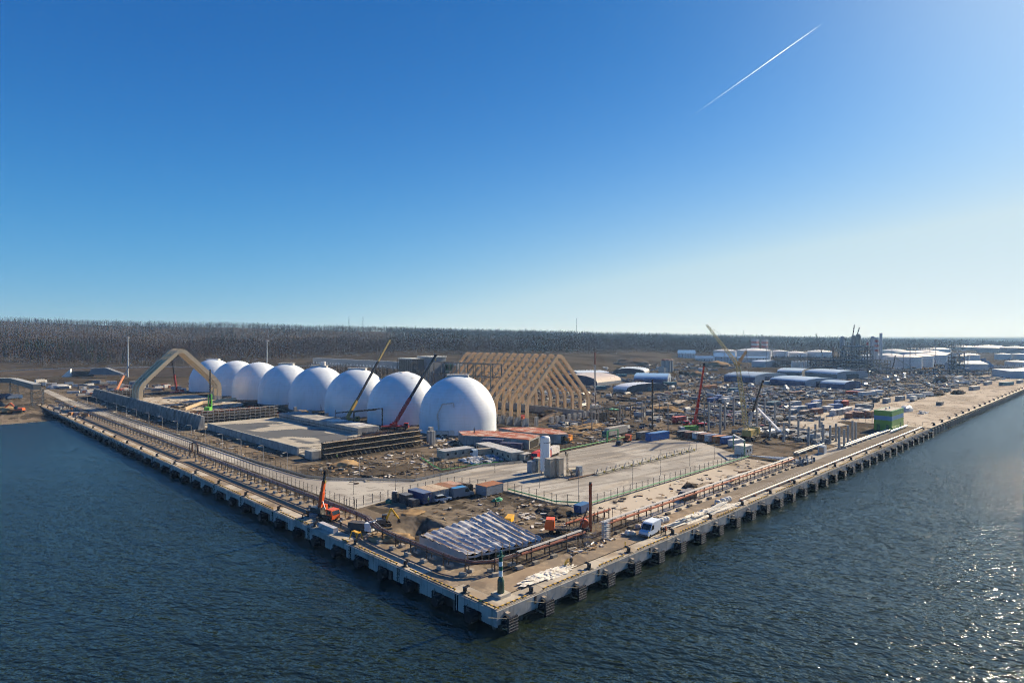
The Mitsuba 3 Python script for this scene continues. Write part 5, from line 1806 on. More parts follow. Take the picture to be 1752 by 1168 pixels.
one('concrete_block', g, None, 'square grey concrete wall end beside the formwork wall', 'wall', bsdf='wallc')
scene['patchy_slab'] = {'type': 'twosided', 'b': {'type': 'diffuse', 'reflectance': proc(lambda p, n, uv: mix(mix((0.44, 0.42, 0.375), (0.34, 0.32, 0.28), fbm(p.x * 0.4, p.y * 0.4, 1.0, 3)), (0.12, 0.13, 0.145), smoothstep(0.50, 0.56, fbm(p.x * 0.075 + 3, p.y * 0.05, 4.0, 3))))}}  # pale concrete broken by large dark bluish noise patches
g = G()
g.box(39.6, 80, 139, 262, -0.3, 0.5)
struct('slab_floor', g, 'patchy_slab', label='pale concrete slab inside the low walls')
for k in range(3):
    g = G()
    g.box(39.6, 80, 150 + 5 * k, 150.6 + 5 * k, 0.5, 0.56)
    one('expansion_strip', g, (0.05, 0.045, 0.04), 'dark joint strip across the near end of the concrete slab', 'joint', 'joint strips on the slab', 'matte')
g = G()
g.box(42, 98, 330, 440, -0.3, 0.04)
struct('slab_floor', g, 'pale', label='pale concrete floor under the wooden arch')
t = thing('channel_building', 'long low grey concrete channel with white sheets on its roof beside the slab', 'building')
for k in range(10):
    g = G()
    g.box(79.5, 90.5, 174.5 + 8 * k, 182.4 + 8 * k, -0.2, 3.4)
    part(t, 'segment', g, None, 'wallc')
for a in (200, 203.4, 206.8, 178, 181.4, 184.8, 188):
    g = G()
    g.box(82, 89.5, a, a + 2.6, 3.42, 3.6)
    part(t, 'sheet', g, (0.62, 0.62, 0.6))
g = G()
g.box(79.1, 79.5, 174.5, 254, 1.6, 1.9)
part(t, 'ledge', g, (0.16, 0.16, 0.15))
for a, lb in ((265, 'long dark scaffolding row with white rails closing the far end of the slab'), (400, 'dark scaffolding row behind the wooden arch on the left')):
    t = thing('scaffold_wall', lb, 'scaffold')
    x0, x1 = (44, 84) if a == 265 else (38, 66)
    if a == 400:
        a = 452
    g = G()
    g.box(x0, x1, a + 1.5, a + 2, 0, 5.4)
    part(t, 'back_panel', g, (0.06, 0.055, 0.05))
    for k in range(int((x1 - x0) / 2.7) + 1):
        g = G()
        g.cb(x0 + 2.7 * k, a, 0, 0.14, 0.14, 6.6)
        part(t, 'upright', g, (0.45, 0.45, 0.44))
    for z in (1.5, 3.1, 4.7, 6.2):
        g = G()
        g.box(x0, x1, a - 0.1, a + 0.9, z, z + 0.14)
        part(t, 'deck', g, (0.42, 0.41, 0.38))
t = thing('formwork_wall', 'long black formwork wall with three timber walkways in front of the slab', 'formwork')
for k in range(17):
    g = G()
    g.box(41.5 + 2.55 * k, 44.0 + 2.55 * k, 135.6, 136.4, 0, 6.0)
    part(t, 'panel', g, (0.028, 0.025, 0.022))
for z, yy in ((1.9, 134.6), (3.9, 134.7), (5.9, 134.8)):
    for k in range(11):
        g = G(0, 0, R.uniform(-0.06, 0.06))
        g.box(41.5 + 4 * k, 45.3 + 4 * k, yy - 0.45, yy + 0.75, z, z + 0.16)
        part(t, 'walkway', g, R.choice([(0.50, 0.41, 0.28), (0.42, 0.33, 0.22), (0.55, 0.47, 0.35)]))
for k in range(22):
    g = G()
    g.bar((42 + 2 * k, 134.9, 1.9), (42.6 + 2 * k, 133.2, 0.0), 0.1)
    part(t, 'raker', g, (0.07, 0.055, 0.045))
for k in range(15):
    g = G()
    g.cb(42 + 3 * k, 134.4, 0, 0.08, 0.08, 6.9)
    part(t, 'standard', g, (0.06, 0.05, 0.045))
t = thing('rebar_wall', 'brown reinforcement cage behind the formwork wall', 'rebar cage')
for k in range(70):
    g = G()
    g.cb(56 + 0.55 * k, 143 + 0.22 * k, 0.5, 0.14, 0.14, 4.5 + R.uniform(-.5, .9))
    part(t, 'bar', g, (0.085, 0.045, 0.03), 'matte')
for z in (1.5, 2.5, 3.5, 4.5):
    g = G()
    g.bar((56, 143, z), (94.5, 158.5, z), 0.16)
    part(t, 'tie_bar', g, (0.085, 0.045, 0.03), 'matte')
g = G()
g.prism([(56, 139), (92, 139), (96, 160), (80, 172), (80, 160)], 0.1, 1.9)
one('dark_platform', g, (0.07, 0.055, 0.045), 'dark rebar covered platform between formwork wall and domes', 'platform')
for x, y, h in ((93.2, 139.4, 6.2), (90.5, 136.6, 5.2), (88.2, 131.6, 6.0)):
    g = G()
    g.cb(x, y, -0.1, 1.9, 1.5, h)
    one('concrete_column', g, None, 'square concrete column stub at the right end of the formwork wall', 'column', 'column stubs by the formwork wall', 'wallc')
# red rebar field and the ramp slabs
scene['rebar_red'] = pr(proc(lambda p, n, uv: mix((0.30, 0.10, 0.065), (0.42, 0.30, 0.25), smoothstep(0.42, 0.62, fbm(p.x * 0.55, p.y * 0.55, 1.0, 4)))), 0.85, 0, 0.2)
for poly, lb in (([(98, 124), (105, 113), (109.4, 97.4), (121, 102.4), (119, 116), (113, 130), (104, 134)], 'curved concrete ramp slab with rusty red top, nearer the cabins'), ([(122, 118), (124.5, 106), (128.2, 98.4), (132, 96.2), (138, 106), (136, 120), (124, 130)], 'curved concrete ramp slab with rusty red top, farther from the cabins')):
    t = thing('ramp_slab', lb, 'ramp')
    g = G()
    g.prism(poly, -0.2, 3.5)
    part(t, 'wall', g, None, 'wallc')
    g = G()
    g.prism(poly, 3.51, 3.75)
    part(t, 'top', g, None, 'rebar_red')
    g = G()
    a, b = np.array(poly[2]), np.array(poly[3])
    d = (b - a) / np.linalg.norm(b - a)
    n_ = np.array([d[1], -d[0]])
    p, q = a + d * 1.2, b - d * 1.2
    g.add([(p[0], p[1], 0), (q[0], q[1], 0), (q[0], q[1], 2.9), (p[0], p[1], 2.9), (p[0] + n_[0] * .05, p[1] + n_[1] * .05, 0), (q[0] + n_[0] * .05, q[1] + n_[1] * .05, 0), (q[0] + n_[0] * .05, q[1] + n_[1] * .05, 2.9), (p[0] + n_[0] * .05, p[1] + n_[1] * .05, 2.9)], BOXF)
    part(t, 'opening', g, (0.012, 0.012, 0.013), 'matte')
t = thing('rebar_field', 'field of upright red reinforcement bars on the slab behind the retaining wall', 'rebar')
g = G()
for i in range(420):
    x, y = R.uniform(47, 92), R.uniform(272, 318)
    g.bar((x, y, 0), (x + R.uniform(-.4, .4), y, R.uniform(0.5, 1.8)), 0.12)
    if i % 3 == 0:
        g.bar((x, y, 0.6), (x + R.uniform(-4, 4), y + R.uniform(-2, 2), 0.7), 0.12)
part(t, 'bar', g, (0.22, 0.05, 0.04), 'matte')
labels[t + '__bar'] = {'kind': 'stuff'}
for x, y, r_, c, lb in ((70, 352, 9, 'dark_soil', 'dark heap of materials under the wooden arch'), (54, 345, 5, 'dark_soil', 'dark heap beside the pale sheets under the wooden arch'), (95, 330, 6, 'dark_soil', 'dark heap on the grey ramp by the red bars'), (100, 268, 6, 'sand_heap', 'brown heap in front of the fourth dome')):
    heap(x, y, r_, r_ * 0.5, 2.0, c, lb, seed=int(x), rough=0.9)
t = thing('conveyor_trestle', 'dark angular trestle frame in front of the second dome', 'trestle')
for (a, b) in (((90, 196, 0), (90, 196, 8.5)), ((101, 188, 0), (101, 188, 9.5)), ((106, 196, 0), (106, 196, 8)), ((95, 204, 0), (95, 204, 7)), ((86, 206, 7), (101, 188, 9.5)), ((101, 188, 9.5), (106, 196, 8)), ((90, 196, 8.5), (95, 204, 7)), ((95, 204, 7), (106, 196, 8))):
    g = G()
    g.bar(a, b, 0.45)
    part(t, 'member', g, (0.06, 0.05, 0.045))

# ---------------------------------------------------------------- cranes
BK = (0.022, 0.022, 0.025)


def boom_crane(name, label, cat, x, y, tip, secs, body, cab, L=11, yaw=0.0, cut=0.0):
    """a mobile crane whose telescopic boom reaches the given tip"""
    d = np.array(tip) - np.array([x, y, 2.6])
    ln = np.linalg.norm(d)
    ang, az = math.asin(d[2] / ln), math.atan2(d[1], d[0])
    p = mobile_crane(body, cab, L, (0, 0, 2.6), [(ln * a, w, c) for a, w, c in secs], ang, az - yaw)
    return p.put(name, x, y, 0, yaw, label, cat)


DRD = (0.30, 0.03, 0.03)
boom_crane('mobile_crane', 'dark red mobile crane with long black boom between the two nearest domes', 'crane', 103.5, 181, (126,178.3,34.9), [(0.36, 1.25, DRD), (0.32, 0.95, BK), (0.32, 0.75, BK)], DRD, DRD, 13, -0.8)
boom_crane('mobile_crane', 'yellow mobile crane with long black and yellow boom before the third dome', 'crane', 99.5, 218, (130,224.2,43), [(0.2, 1.2, (0.42, 0.27, 0.06)), (0.5, 0.85, BK), (0.3, 0.6, (0.38, 0.27, 0.07))], (0.40, 0.27, 0.06), (0.40, 0.27, 0.06), 12, -0.6)
boom_crane('mobile_crane', 'red mobile crane with dark boom seen under the wooden arch', 'crane', 91, 462, (82,445.2,33.9), [(0.4, 1.2, DRD), (0.6, 0.8, BK)], DRD, DRD, 11, 0.3)
boom_crane('mobile_crane', 'orange mobile crane with black boom far left of the wooden arch', 'crane', *(59.1,500.8), (100,629.4,19.3), [(0.45, 1.1, (0.5, 0.2, 0.06)), (0.55, 0.7, BK)], (0.3, 0.15, 0.08), ORG, 10, 0.3)
boom_crane('mobile_crane', 'red mobile crane with a steep red boom on the muddy ground right of the trailer', 'crane', *(214.1,83.7), (196,69.1,31.4), [(0.4, 1.1, RED), (0.35, 0.85, RED), (0.25, 0.65, RED)], RED, RED, 12, 2.6)
boom_crane('mobile_crane', 'mobile crane with slanting black boom among the steel columns', 'crane', *(221.5,59.7), (222,53.2,23.4), [(0.3, 1.0, LGR), (0.35, 0.8, BK), (0.35, 0.6, BK)], (0.35, 0.35, 0.33), (0.5, 0.5, 0.48), 11, 0.4)
# green piling rig
p = Proto()
GRG = (0.12, 0.42, 0.06)
for s in (-1, 1):
    g = G()
    g.prof([(-2.6, 0.1), (2.6, 0.1), (3.0, 0.6), (2.4, 1.1), (-2.4, 1.1), (-3.0, 0.6)], s * 1.5 - 0.4, s * 1.5 + 0.4)
    p.add('track', g, BLK)
g = G()
g.box(-3.2, 1.5, -1.5, 1.5, 1.2, 3.2)
p.add('body', g, GRG, 'paint')
g = G()
g.box(2.4, 3.2, -0.9, -0.3, 0.5, 10.5)
p.add('mast_rail', g, GRG, 'paint')
g = G()
g.box(1.6, 2.2, 0.5, 1.0, 2.0, 10.0)
p.add('mast_rail', g, GRG, 'paint')
g = G()
g.box(2.4, 3.1, -0.3, 0.4, 1.0, 25.0)
p.add('mast', g, BK)
p.put('piling_rig', 63.9, 313.8, 0, 0.9, 'bright green piling rig with tall black mast under the wooden arch', 'piling rig')
# concrete pump truck
p = truck_proto((0.6, 0.6, 0.58), (0.5, 0.5, 0.48), 10, 2.6)
pp = [(-2, 0, 2.8), (-2.4, 0, 10), (-0.2, 0, 14.4), (4.6, 0, 14.8), (5.8, 0.3, 8.0), (5.7, 0.3, 1.0)]
for a, b, w in zip(pp[:-1], pp[1:], (0.55, 0.45, 0.38, 0.3, 0.18)):
    g = G()
    g.bar(a, b, w)
    p.add('boom_section', g, (0.45, 0.46, 0.44))
for i in range(4):
    a = i * 1.57 + 0.7
    g = G()
    g.bar((-2, 0, 1.2), (-2 + 4 * math.cos(a), 4 * math.sin(a), 0.2), 0.3)
    p.add('outrigger', g, (0.55, 0.55, 0.52))
p.put('concrete_pump', 105.5, 146.5, 0, -0.75, 'white concrete pump truck with folded boom in front of the nearest dome', 'concrete pump')
# yellow lattice crawler crane
lc = thing('crawler_crane', 'tall yellow lattice crawler crane with angled jib among the steel columns', 'crane')
YL = (0.44, 0.36, 0.14)


def lattice(t, a, b, w, n, col, bw=0.16, w2=None):
    a, b = np.asarray(a, float), np.asarray(b, float)
    d = (b - a) / np.linalg.norm(b - a)
    u = np.cross(d, [0.3, -0.9, 0.2])
    u /= np.linalg.norm(u)
    v = np.cross(d, u)
    w2 = w if w2 is None else w2
    cs = [(1, 1), (1, -1), (-1, -1), (-1, 1)]
    at = lambda k, c: a + (b - a) * k / n + (u * c[0] + v * c[1]) * (w + (w2 - w) * k / n) / 2
    for c in cs:
        g = G()
        g.bar(at(0, c), at(n, c), bw)
        part(t, 'chord', g, col, 'paint')
    g = G()
    for k in range(n):
        for i in range(4):
            c, e = cs[i], cs[(i + 1) % 4]
            g.bar(at(k, c), at(k + 1, e), bw * 0.7)
            g.bar(at(k, c), at(k, e), bw * 0.7)
    part(t, 'lacing', g, col, 'paint')
    labels[nk(t + '__lacing_note') if False else f'{t}__lacing'] = {'kind': 'stuff'}


bx, by = (194.7,47.4)
for s in (-1, 1):
    g = G(bx, by, 0, 0.1)
    g.prof([(-4.5, 0.1), (4.5, 0.1), (5.0, 0.8), (4.4, 1.5), (-4.4, 1.5), (-5.0, 0.8)], s * 3.0 - 0.6, s * 3.0 + 0.6)
    part(lc, 'track', g, BLK)
g = G(bx, by, 0, 0.1)
g.box(-3.0, 7.5, -2.0, 2.0, 1.6, 4.2)
part(lc, 'body', g, (0.40, 0.30, 0.09), 'paint')
g = G(bx, by, 0, 0.1)
g.box(5.5, 7.8, -2.4, 2.4, 1.8, 4.6)
part(lc, 'counterweight', g, (0.36, 0.28, 0.10), 'paint')
pm = np.array((214,61.7,31.1))
lattice(lc, (bx - 2, by, 3.5), pm, 1.7, 22, YL)
pj = np.array((232,87.1,50.4))
lattice(lc, pm, pj, 1.4, 20, YL, 0.14, 0.7)
ps = np.array((208,54.7,37.9))
lattice(lc, pm, ps, 1.0, 7, (0.42, 0.30, 0.14), 0.14, 0.6)
for a, b in ((ps, pj), (ps, (bx + 6, by, 4.4))):
    g = G()
    g.tube([a, b], 0.06, 4)
    part(lc, 'cable', g, BK)
t = thing('white_boom', 'slanting white lattice boom section resting among the steel columns', 'boom')
g = G()
g.bar((214,51.9,11.3), (196,34.2,4.3), 0.8, 0.8)
part(t, 'boom', g, (0.8, 0.8, 0.8), 'paint')
g = G()
g.bar((196, 41.6, 0), (196,34.2,4.3), 0.6)
part(t, 'rest', g, DGR)

# steel columns of the building under way on the right
SC = (0.27, 0.285, 0.29)
tall = [(205.4, 71.7), (199.3, 62.8), (230.5, 71.6), (220.4, 60.8), (224.2, 57), (228.2, 50), (199.6, 40.3), (199.3, 34.2), (232.6, 45), (214, 68), (240, 60)]
low = [(207.1, 31.2), (196.7, 23.2), (207.5, 24.4), (200.9, 19), (207.4, 18.5), (215, 18.7), (197.3, 11.8), (199.4, 10.6), (213.4, 13.5), (221.8, 14.4), (225.3, 14.1), (216.6, 25), (228.7, 30.1)]
for i, (x, y) in enumerate(tall):
    g = G()
    g.cb(x, y, 0, 0.75, 0.75, 13.6 if i not in (6, 7) else 8)
    g.cb(x, y, 0, 1.3, 1.3, 0.4)
    one('steel_column', g, SC, 'tall grey steel column of the unfinished hall around the lattice crane' if i not in (6, 7) else 'shorter grey steel column before the lattice crane', 'column', 'tall columns of the unfinished hall' if i not in (6, 7) else 'shorter columns by the lattice crane')
for i, (x, y) in enumerate(low):
    g = G()
    g.cb(x, y, 0, 0.7, 0.7, 7.6 if i % 3 else 8.6)
    g.cb(x, y, 0, 1.2, 1.2, 0.35)
    one('steel_column', g, SC, 'grey steel column of the low frame by the right quay road', 'column', 'columns of the low frame by the quay road')
for i, (a, b, z) in enumerate((((205.4, 71.7), (199.3, 62.8), 13), ((205.4, 71.7), (199.3, 62.8), 8.5), ((205.4, 71.7), (199.3, 62.8), 4.5), ((224.2, 57), (228.2, 50), 13.2), ((228.2, 50), (232.6, 45), 13.2), ((220.4, 60.8), (224.2, 57), 5), ((207.1, 31.2), (207.5, 24.4), 5), ((207.5, 24.4), (207.4, 18.5), 5), ((216.6, 25), (207.5, 24.4), 5), ((196.7, 23.2), (207.5, 24.4), 5.2))):
    g = G()
    g.bar((*a, z), (*b, z), 0.45)
    one('steel_beam', g, SC, 'grey steel beam linking columns of the unfinished hall', 'beam', 'beams of the unfinished hall')
for px in range(9):
    x, y = 168 + 7.0 * px, 112 + 3.5 * (px % 3)
    g = G()
    g.cb(x, y, 0, 0.45, 0.45, 9.5 - (px % 2) * 2)
    one('concrete_post', g, (0.26, 0.24, 0.21), 'thin grey post in the trench area right of the timber frame', 'post', 'posts in the trench area')
t = thing('trench_frame', 'low brown beam and post frame over the trench right of the timber frame', 'frame')
for k in range(9):
    x, y = 186 + 4.5 * k, 127 - 0.4 * k
    g = G()
    g.cb(x, y, 0, 0.4, 0.4, 7)
    part(t, 'post', g, (0.17, 0.135, 0.10))
g = G()
g.bar((185, 127, 7), (224, 123.6, 7), 0.6, 0.9)
part(t, 'beam', g, (0.17, 0.135, 0.10))
for px, py, h in ((1116, 735, 24), (979, 700, 24), (1019, 702, 9), (1178, 712, 13), (1205, 733, 15), (1233, 725, 12)):
    pass
for (x, y), h, c in (((188.8,92), 24, BK), ((230.5,158), 11, (0.16, 0.08, 0.05)), ((201.3,71.8), 14, GRY), ((217.1,75), 14, GRY), ((189.3,83.8), 13, GRY), ((214.6,104.4), 12, GRY)):
    g = G()
    g.tube([(x, y, 0), (x, y, h)], 0.35 if c == BK else 0.25, 6)
    one('lighting_pole', g, c, 'tall black pole standing behind the loading yard' if h == 24 else ('short dark rusty pole beside the timber frame' if h == 11 else 'plain grey pole in the muddy ground behind the loading yard'), 'pole', None if h in (24, 11) else 'grey poles behind the loading yard')
t = thing('lattice_pole', 'slim red tipped lattice pole behind the timber frame', 'mast')
x, y = (264.7,185)
lattice(t, (x, y, 0), (x, y, 26), 1.2, 16, (0.32, 0.33, 0.34), 0.14, 0.7)
g = G()
g.tube([(x, y, 26), (x, y, 34)], 0.5, 6)
part(t, 'tip', g, (0.28, 0.09, 0.06))
for (x, y), h, lb in (((119,720.3), 43, 'tall pale lighting mast standing by the railway embankment'), ((190.2,524), 40, 'tall pale lighting mast behind the sixth dome')):
    t = thing('light_mast', lb, 'mast')
    g = G()
    g.tube([(x, y, 0), (x, y, h)], 0.8, 8, 0.45)
    part(t, 'pole', g, (0.5, 0.52, 0.52))
    g = G()
    g.lathe([(0.1, h), (1.6, h + 0.3), (1.6, h + 1.0), (0.1, h + 1.2)], 8, x, y)
    part(t, 'lamp_ring', g, (0.45, 0.45, 0.45))
# green building
t = thing('pump_house', 'green pump house with a blue stripe on the right quay', 'building')
x0, x1, y0, y1 = 263.6, 284, 10.1, 17.6
for z0, z1, c in ((-0.1, 5.0, (0.11, 0.28, 0.04)), (5.0, 7.0, (0.06, 0.20, 0.36)), (7.0, 9.2, (0.11, 0.28, 0.04))):
    g = G()
    g.box(x0, x1, y0, y1, z0, z1)
    part(t, 'wall_band', g, c, 'paint')
g = G()
g.box(x0 - 0.1, x1 + 0.1, y0 - 0.1, y1 + 0.1, 9.2, 9.5)
part(t, 'parapet', g, (0.10, 0.27, 0.04), 'paint')
g = G()
g.box(x0 + 0.6, x1 - 0.6, y0 + 0.6, y1 - 0.6, 9.5, 9.54)
part(t, 'roof', g, (0.3, 0.29, 0.27))
for k in range(2):
    g = G()
    g.box(x0 - 0.08, x0, y0 + 1 + 4 * k, y0 + 2.4 + 4 * k, 0, 3.0)
    part(t, 'wall_band__door', g, (0.05, 0.14, 0.05))
g = G()
g.box(x0 + 14, x0 + 16, y0 - 0.08, y0, 0, 3)
part(t, 'wall_band__door', g, (0.05, 0.14, 0.05))
for k in range(2):
    g = G()
    g.lathe([(0.3, 9.5), (0.3, 10.3), (0.5, 10.4), (0.01, 10.6)], 8, x0 + 6 + 6 * k, y0 + 4)
    part(t, 'roof__vent', g, (0.5, 0.5, 0.5))
for i in range(7):
    g = G()
    g.tube([(256 + 4 * i, 8.6, 0.9), (260 + 4 * i, 8.8, 1.0)], 0.6 if i in (1, 2) else 0.42, 8)
    one('quay_pipe', g, (0.25, 0.4, 0.5) if i in (1, 2, 3) else (0.7, 0.7, 0.68), 'short blue and white pipe section in front of the green building', 'pipe', 'pipe sections before the green building', 'paint')
container_proto((0.17, 0.085, 0.06), 34, 3.2, 3.4, door=False).put('container', *(327.5,30.2), 0, math.radians(-12), 'long rusty red container row behind the green building', 'container')

for (x, y), h in (((112.5,352), 5), ((96.1,279), 6), ((114.1,373.4), 6), ((108.2,283.6), 6), ((98,243.4), 7), ((97.6,226.9), 6), ((123.4,290.7), 9), ((119.5,386.4), 8), ((106.4,126.3), 6), ((104.3,124.3), 6)):
    g = G()
    g.tube([(x, y, 0), (x, y, h)], 0.14, 5)
    one('site_pole', g, (0.10, 0.095, 0.09), 'thin dark site pole in front of the white domes', 'pole', 'thin site poles before the domes')
for k in range(11):
    x, y = (97.7,273.4)
    dx, dy = (95.2,207.5)
    g = G()
    g.cb(x + (dx - x) * k / 10, y + (dy - y) * k / 10, -0.1, 1.6, 1.4, 2.4 + 1.4 * (k % 3 == 0))
    one('concrete_block', g, None, 'grey concrete block in the row at the foot of the domes', 'block', 'concrete blocks along the domes', 'wallc')
for k, (cx, cy, rx, ry, h) in enumerate(((170, 118, 14, 5, 1.6), (196, 108, 16, 5, 1.8), (225, 140, 20, 8, 2.2), (262, 128, 16, 7, 2.5), (250, 160, 18, 7, 1.8), (300, 180, 20, 8, 2), (152, 112, 9, 4, 1.2), (285, 96, 12, 5, 2.4), (240, 96, 10, 5, 2))):
    heap(cx, cy, rx, ry, h, 'dark_soil' if k % 3 else 'sand_heap', ('dark' if k % 3 else 'brown') + ' spoil bank in the trench area behind the loading yard', 'heap', seed=80 + k, rough=0.8, yaw=0.3 * k)
    labels[list(labels)[-1]]['group'] = ('dark' if k % 3 else 'brown') + ' spoil banks in the trench area'
# ---------------------------------------------------------------- sheds of the laydown yard
def shed(label, A, B, C, hw, hr, wc, rc, gc=None, door=True):
    """long barrel roofed shed: A-B the long side in view, B-C the gable end"""
    A, B, C = (np.array(v, float) for v in (A, B, C))
    L, W = np.linalg.norm(B - A), np.linalg.norm(C - B)
    d = (B - A) / L
    n = np.array([-d[1], d[0]])
    if (C - B) @ n < 0:
        n = -n
    t = thing('storage_shed', label, 'shed')
    pt = lambda u, v, z: (*(A + d * u + n * v), z)
    ang = np.linspace(0, math.pi, 13)
    arc = [(W / 2 - W / 2 * math.cos(a), hw + hr * math.sin(a) ** 0.85) for a in ang]
    nb = max(2, int(L / 8))
    for k in range(nb):
        u0, u1 = L * k / nb + 0.03, L * (k + 1) / nb - 0.03
        for v in (0.0, W):
            g = G()
            g.add([pt(u0, v, 0), pt(u1, v, 0), pt(u1, v, hw), pt(u0, v, hw), pt(u0, v - .15 if v else .15, 0), pt(u1, v - .15 if v else .15, 0), pt(u1, v - .15 if v else .15, hw), pt(u0, v - .15 if v else .15, hw)], BOXF)
            part(t, 'wall_panel', g, wc)
        g = G()
        vs = [pt(u, a, z) for u in (u0, u1) for a, z in arc]
        m = len(arc)
        g.add(vs, [f for i in range(m - 1) for f in ((i, i + 1, m + i + 1), (i, m + i + 1, m + i))])
        part(t, 'roof_panel', g, rc, 'paint')
    for u in (0.02, L - 0.02):
        g = G()
        poly = [pt(u, 0, 0)] + [pt(u, a, z) for a, z in arc] + [pt(u, W, 0)]
        g.add(poly, [(0, i, i + 1) for i in range(1, len(poly) - 1)])
        part(t, 'gable', g, gc or wc)
    if door:
        g = G()
        a, b = W * 0.3, W * 0.7
        g.add([pt(L + .05, a, 0), pt(L + .05, b, 0), pt(L + .05, b, hw), pt(L + .05, a, hw), pt(L - .1, a, 0), pt(L - .1, b, 0), pt(L - .1, b, hw), pt(L - .1, a, hw)], BOXF)
        part(t, 'door', g, tuple(0.6 * c for c in wc))
    return A, B, C


NVY, PBL, PGR = (0.028, 0.06, 0.155), (0.38, 0.47, 0.58), (0.40, 0.44, 0.47)
SH = []
SH.append(shed('long navy walled shed with pale roof behind the lattice crane mast', (529.4,226.6), (524.4,192.5), (578.7,210), 5.2, 3.6, NVY, (0.30, 0.36, 0.42), (0.42, 0.45, 0.47)))
SH.append(shed('longest navy walled shed with pale blue roof, in front of the grey pair', (519.5,176), (504.4,138.2), (546.5,149.2), 4.8, 2.8, NVY, (0.36, 0.45, 0.56), (0.42, 0.46, 0.5)))
SH.append(shed('grey walled shed with pale roof, left one of the back pair', (656.9,226), (660.6,199.4), (707.8,214.4), 4.6, 3.4, (0.13, 0.15, 0.16), (0.40, 0.48, 0.56)))
SH.append(shed('grey walled shed with pale roof, right one of the back pair', (656.4,194.7), (634.9,154.2), (675,161.8), 5.4, 3.5, (0.14, 0.16, 0.17), (0.38, 0.46, 0.55), (0.3, 0.32, 0.34)))
SH.append(shed('short navy walled shed nearest the container yard', (498.4,123.7), (494.8,102.9), (521.1,107.3), 4.8, 2.4, NVY, (0.36, 0.45, 0.55)))
SH.append(shed('beige roofed arched shed with dark blue open end right of the timber frame', (432.9,283.3), (387,277.2), (417.8,320.8), 2.8, 6.6, (0.22, 0.26, 0.31), (0.50, 0.42, 0.34), (0.02, 0.04, 0.09), False))
SH.append(shed('blue shed with bright blue roof behind the white arched tent', (436.8,271.8), (451.4,243.6), (493.4,257.5), 4.6, 4.2, (0.025, 0.06, 0.16), (0.22, 0.36, 0.56), (0.22, 0.30, 0.40)))
SH.append(shed('small silvery arched tent in front of the beige roofed shed', (351.6,233.6), (348.1,218), (390.2,237.1), 2.0, 4.5, (0.16, 0.20, 0.25), (0.62, 0.64, 0.66), (0.03, 0.05, 0.08), False))
SH.append(shed('small white arched tent with dark mouth behind the blue shed', (614.4,369.3), (572.4,348.6), (599.3,374.9), 2.5, 4.2, (0.4, 0.42, 0.44), (0.5, 0.54, 0.58), (0.02, 0.03, 0.06), False))
SH.append(shed('long low white roofed shed behind the beige arched one', (488.8,383.4), (519.3,360.9), (560.1,386.6), 3.4, 1.2, (0.10, 0.18, 0.28), (0.55, 0.6, 0.64)))
SH.append(shed('white low hall in front of the tank farm beside the dark pipe racks', (853.8,345.1), (850.4,322.3), (901.7,338.9), 7.5, 2.0, (0.36, 0.42, 0.47), (0.55, 0.58, 0.6)))
SH.append(shed('large pale box hall at the far right of the yard', (838.2,52.5), (787.6,29.3), (841.9,33.2), 7.5, 0.6, (0.34, 0.41, 0.47), (0.62, 0.64, 0.64)))
t = thing('batching_tower', 'grey concrete batching tower with dark red silo caps', 'tower')
x, y = (625.4,349.1)
for k in range(4):
    g = G()
    g.lathe([(0.01, 0), (3.0, 0), (3.0, 15.5), (0.5, 17), (0.01, 17)], 12, x + 6.2 * (k % 2), y + 6.2 * (k // 2))
    part(t, 'silo', g, (0.26, 0.28, 0.29))
    g = G()
    g.lathe([(3.1, 14.6), (3.1, 15.6), (0.4, 17.3), (0.01, 17.3)], 12, x + 6.2 * (k % 2), y + 6.2 * (k // 2))
    part(t, 'cap', g, (0.16, 0.05, 0.045))
g = G()
g.cb(x - 8, y + 2, 0, 9, 8, 7)
part(t, 'hopper_house', g, (0.3, 0.32, 0.32))
heap(*(758.8,494.9), 40, 22, 11, 'dark_soil', 'big dark gravel heap in front of the far wood', seed=41, rough=0.35)
heap(*(588.2,300.4), 14, 9, 7, 'dark_soil', 'dark gravel heap beside the sand cone', seed=42, rough=0.35)
heap(*(584.9,288.1), 10, 8, 5.5, 'sand_heap', 'pale sand cone beside the dark gravel heap', seed=43, rough=0.25)
heap(*(817.5,381), 26, 16, 8, 'sand_heap', 'long sand heap in front of the blue roofed offices', seed=44, rough=0.35)
heap(*(498.6,40), 16, 5, 2.5, 'dark_soil', 'low dark rubble bank beside the dirt track', seed=45, rough=0.9)
heap(*(526.4,30.1), 12, 4, 2.5, 'dark_soil', 'dark rubble bank on the sandy apron', seed=46, rough=0.9)
heap(*(407.3,512.4), 14, 8, 8, 'dark_soil', 'dark cone of earth behind the gallery frame', seed=47, rough=0.3)
heap(*(652,66), 9, 6, 6.5, 'dark_soil', 'small dark gravel cone at the end of the dirt track', seed=48, rough=0.3)
# dirt track and slabs
def strip(name, pts, w, z, bsdf, label):
    pts = np.array(pts, float)
    d = np.gradient(pts, axis=0)
    d /= np.linalg.norm(d, axis=1, keepdims=True)
    n = np.stack([-d[:, 1], d[:, 0]], 1) * w / 2
    v = [(*p, z) for a, b in zip(pts + n, pts - n) for p in (a, b)]
    g = G()
    g.add(v, [f for i in range(len(pts) - 1) for f in ((2 * i, 2 * i + 1, 2 * i + 3), (2 * i, 2 * i + 3, 2 * i + 2))])
    struct(name, g, bsdf, label=label)


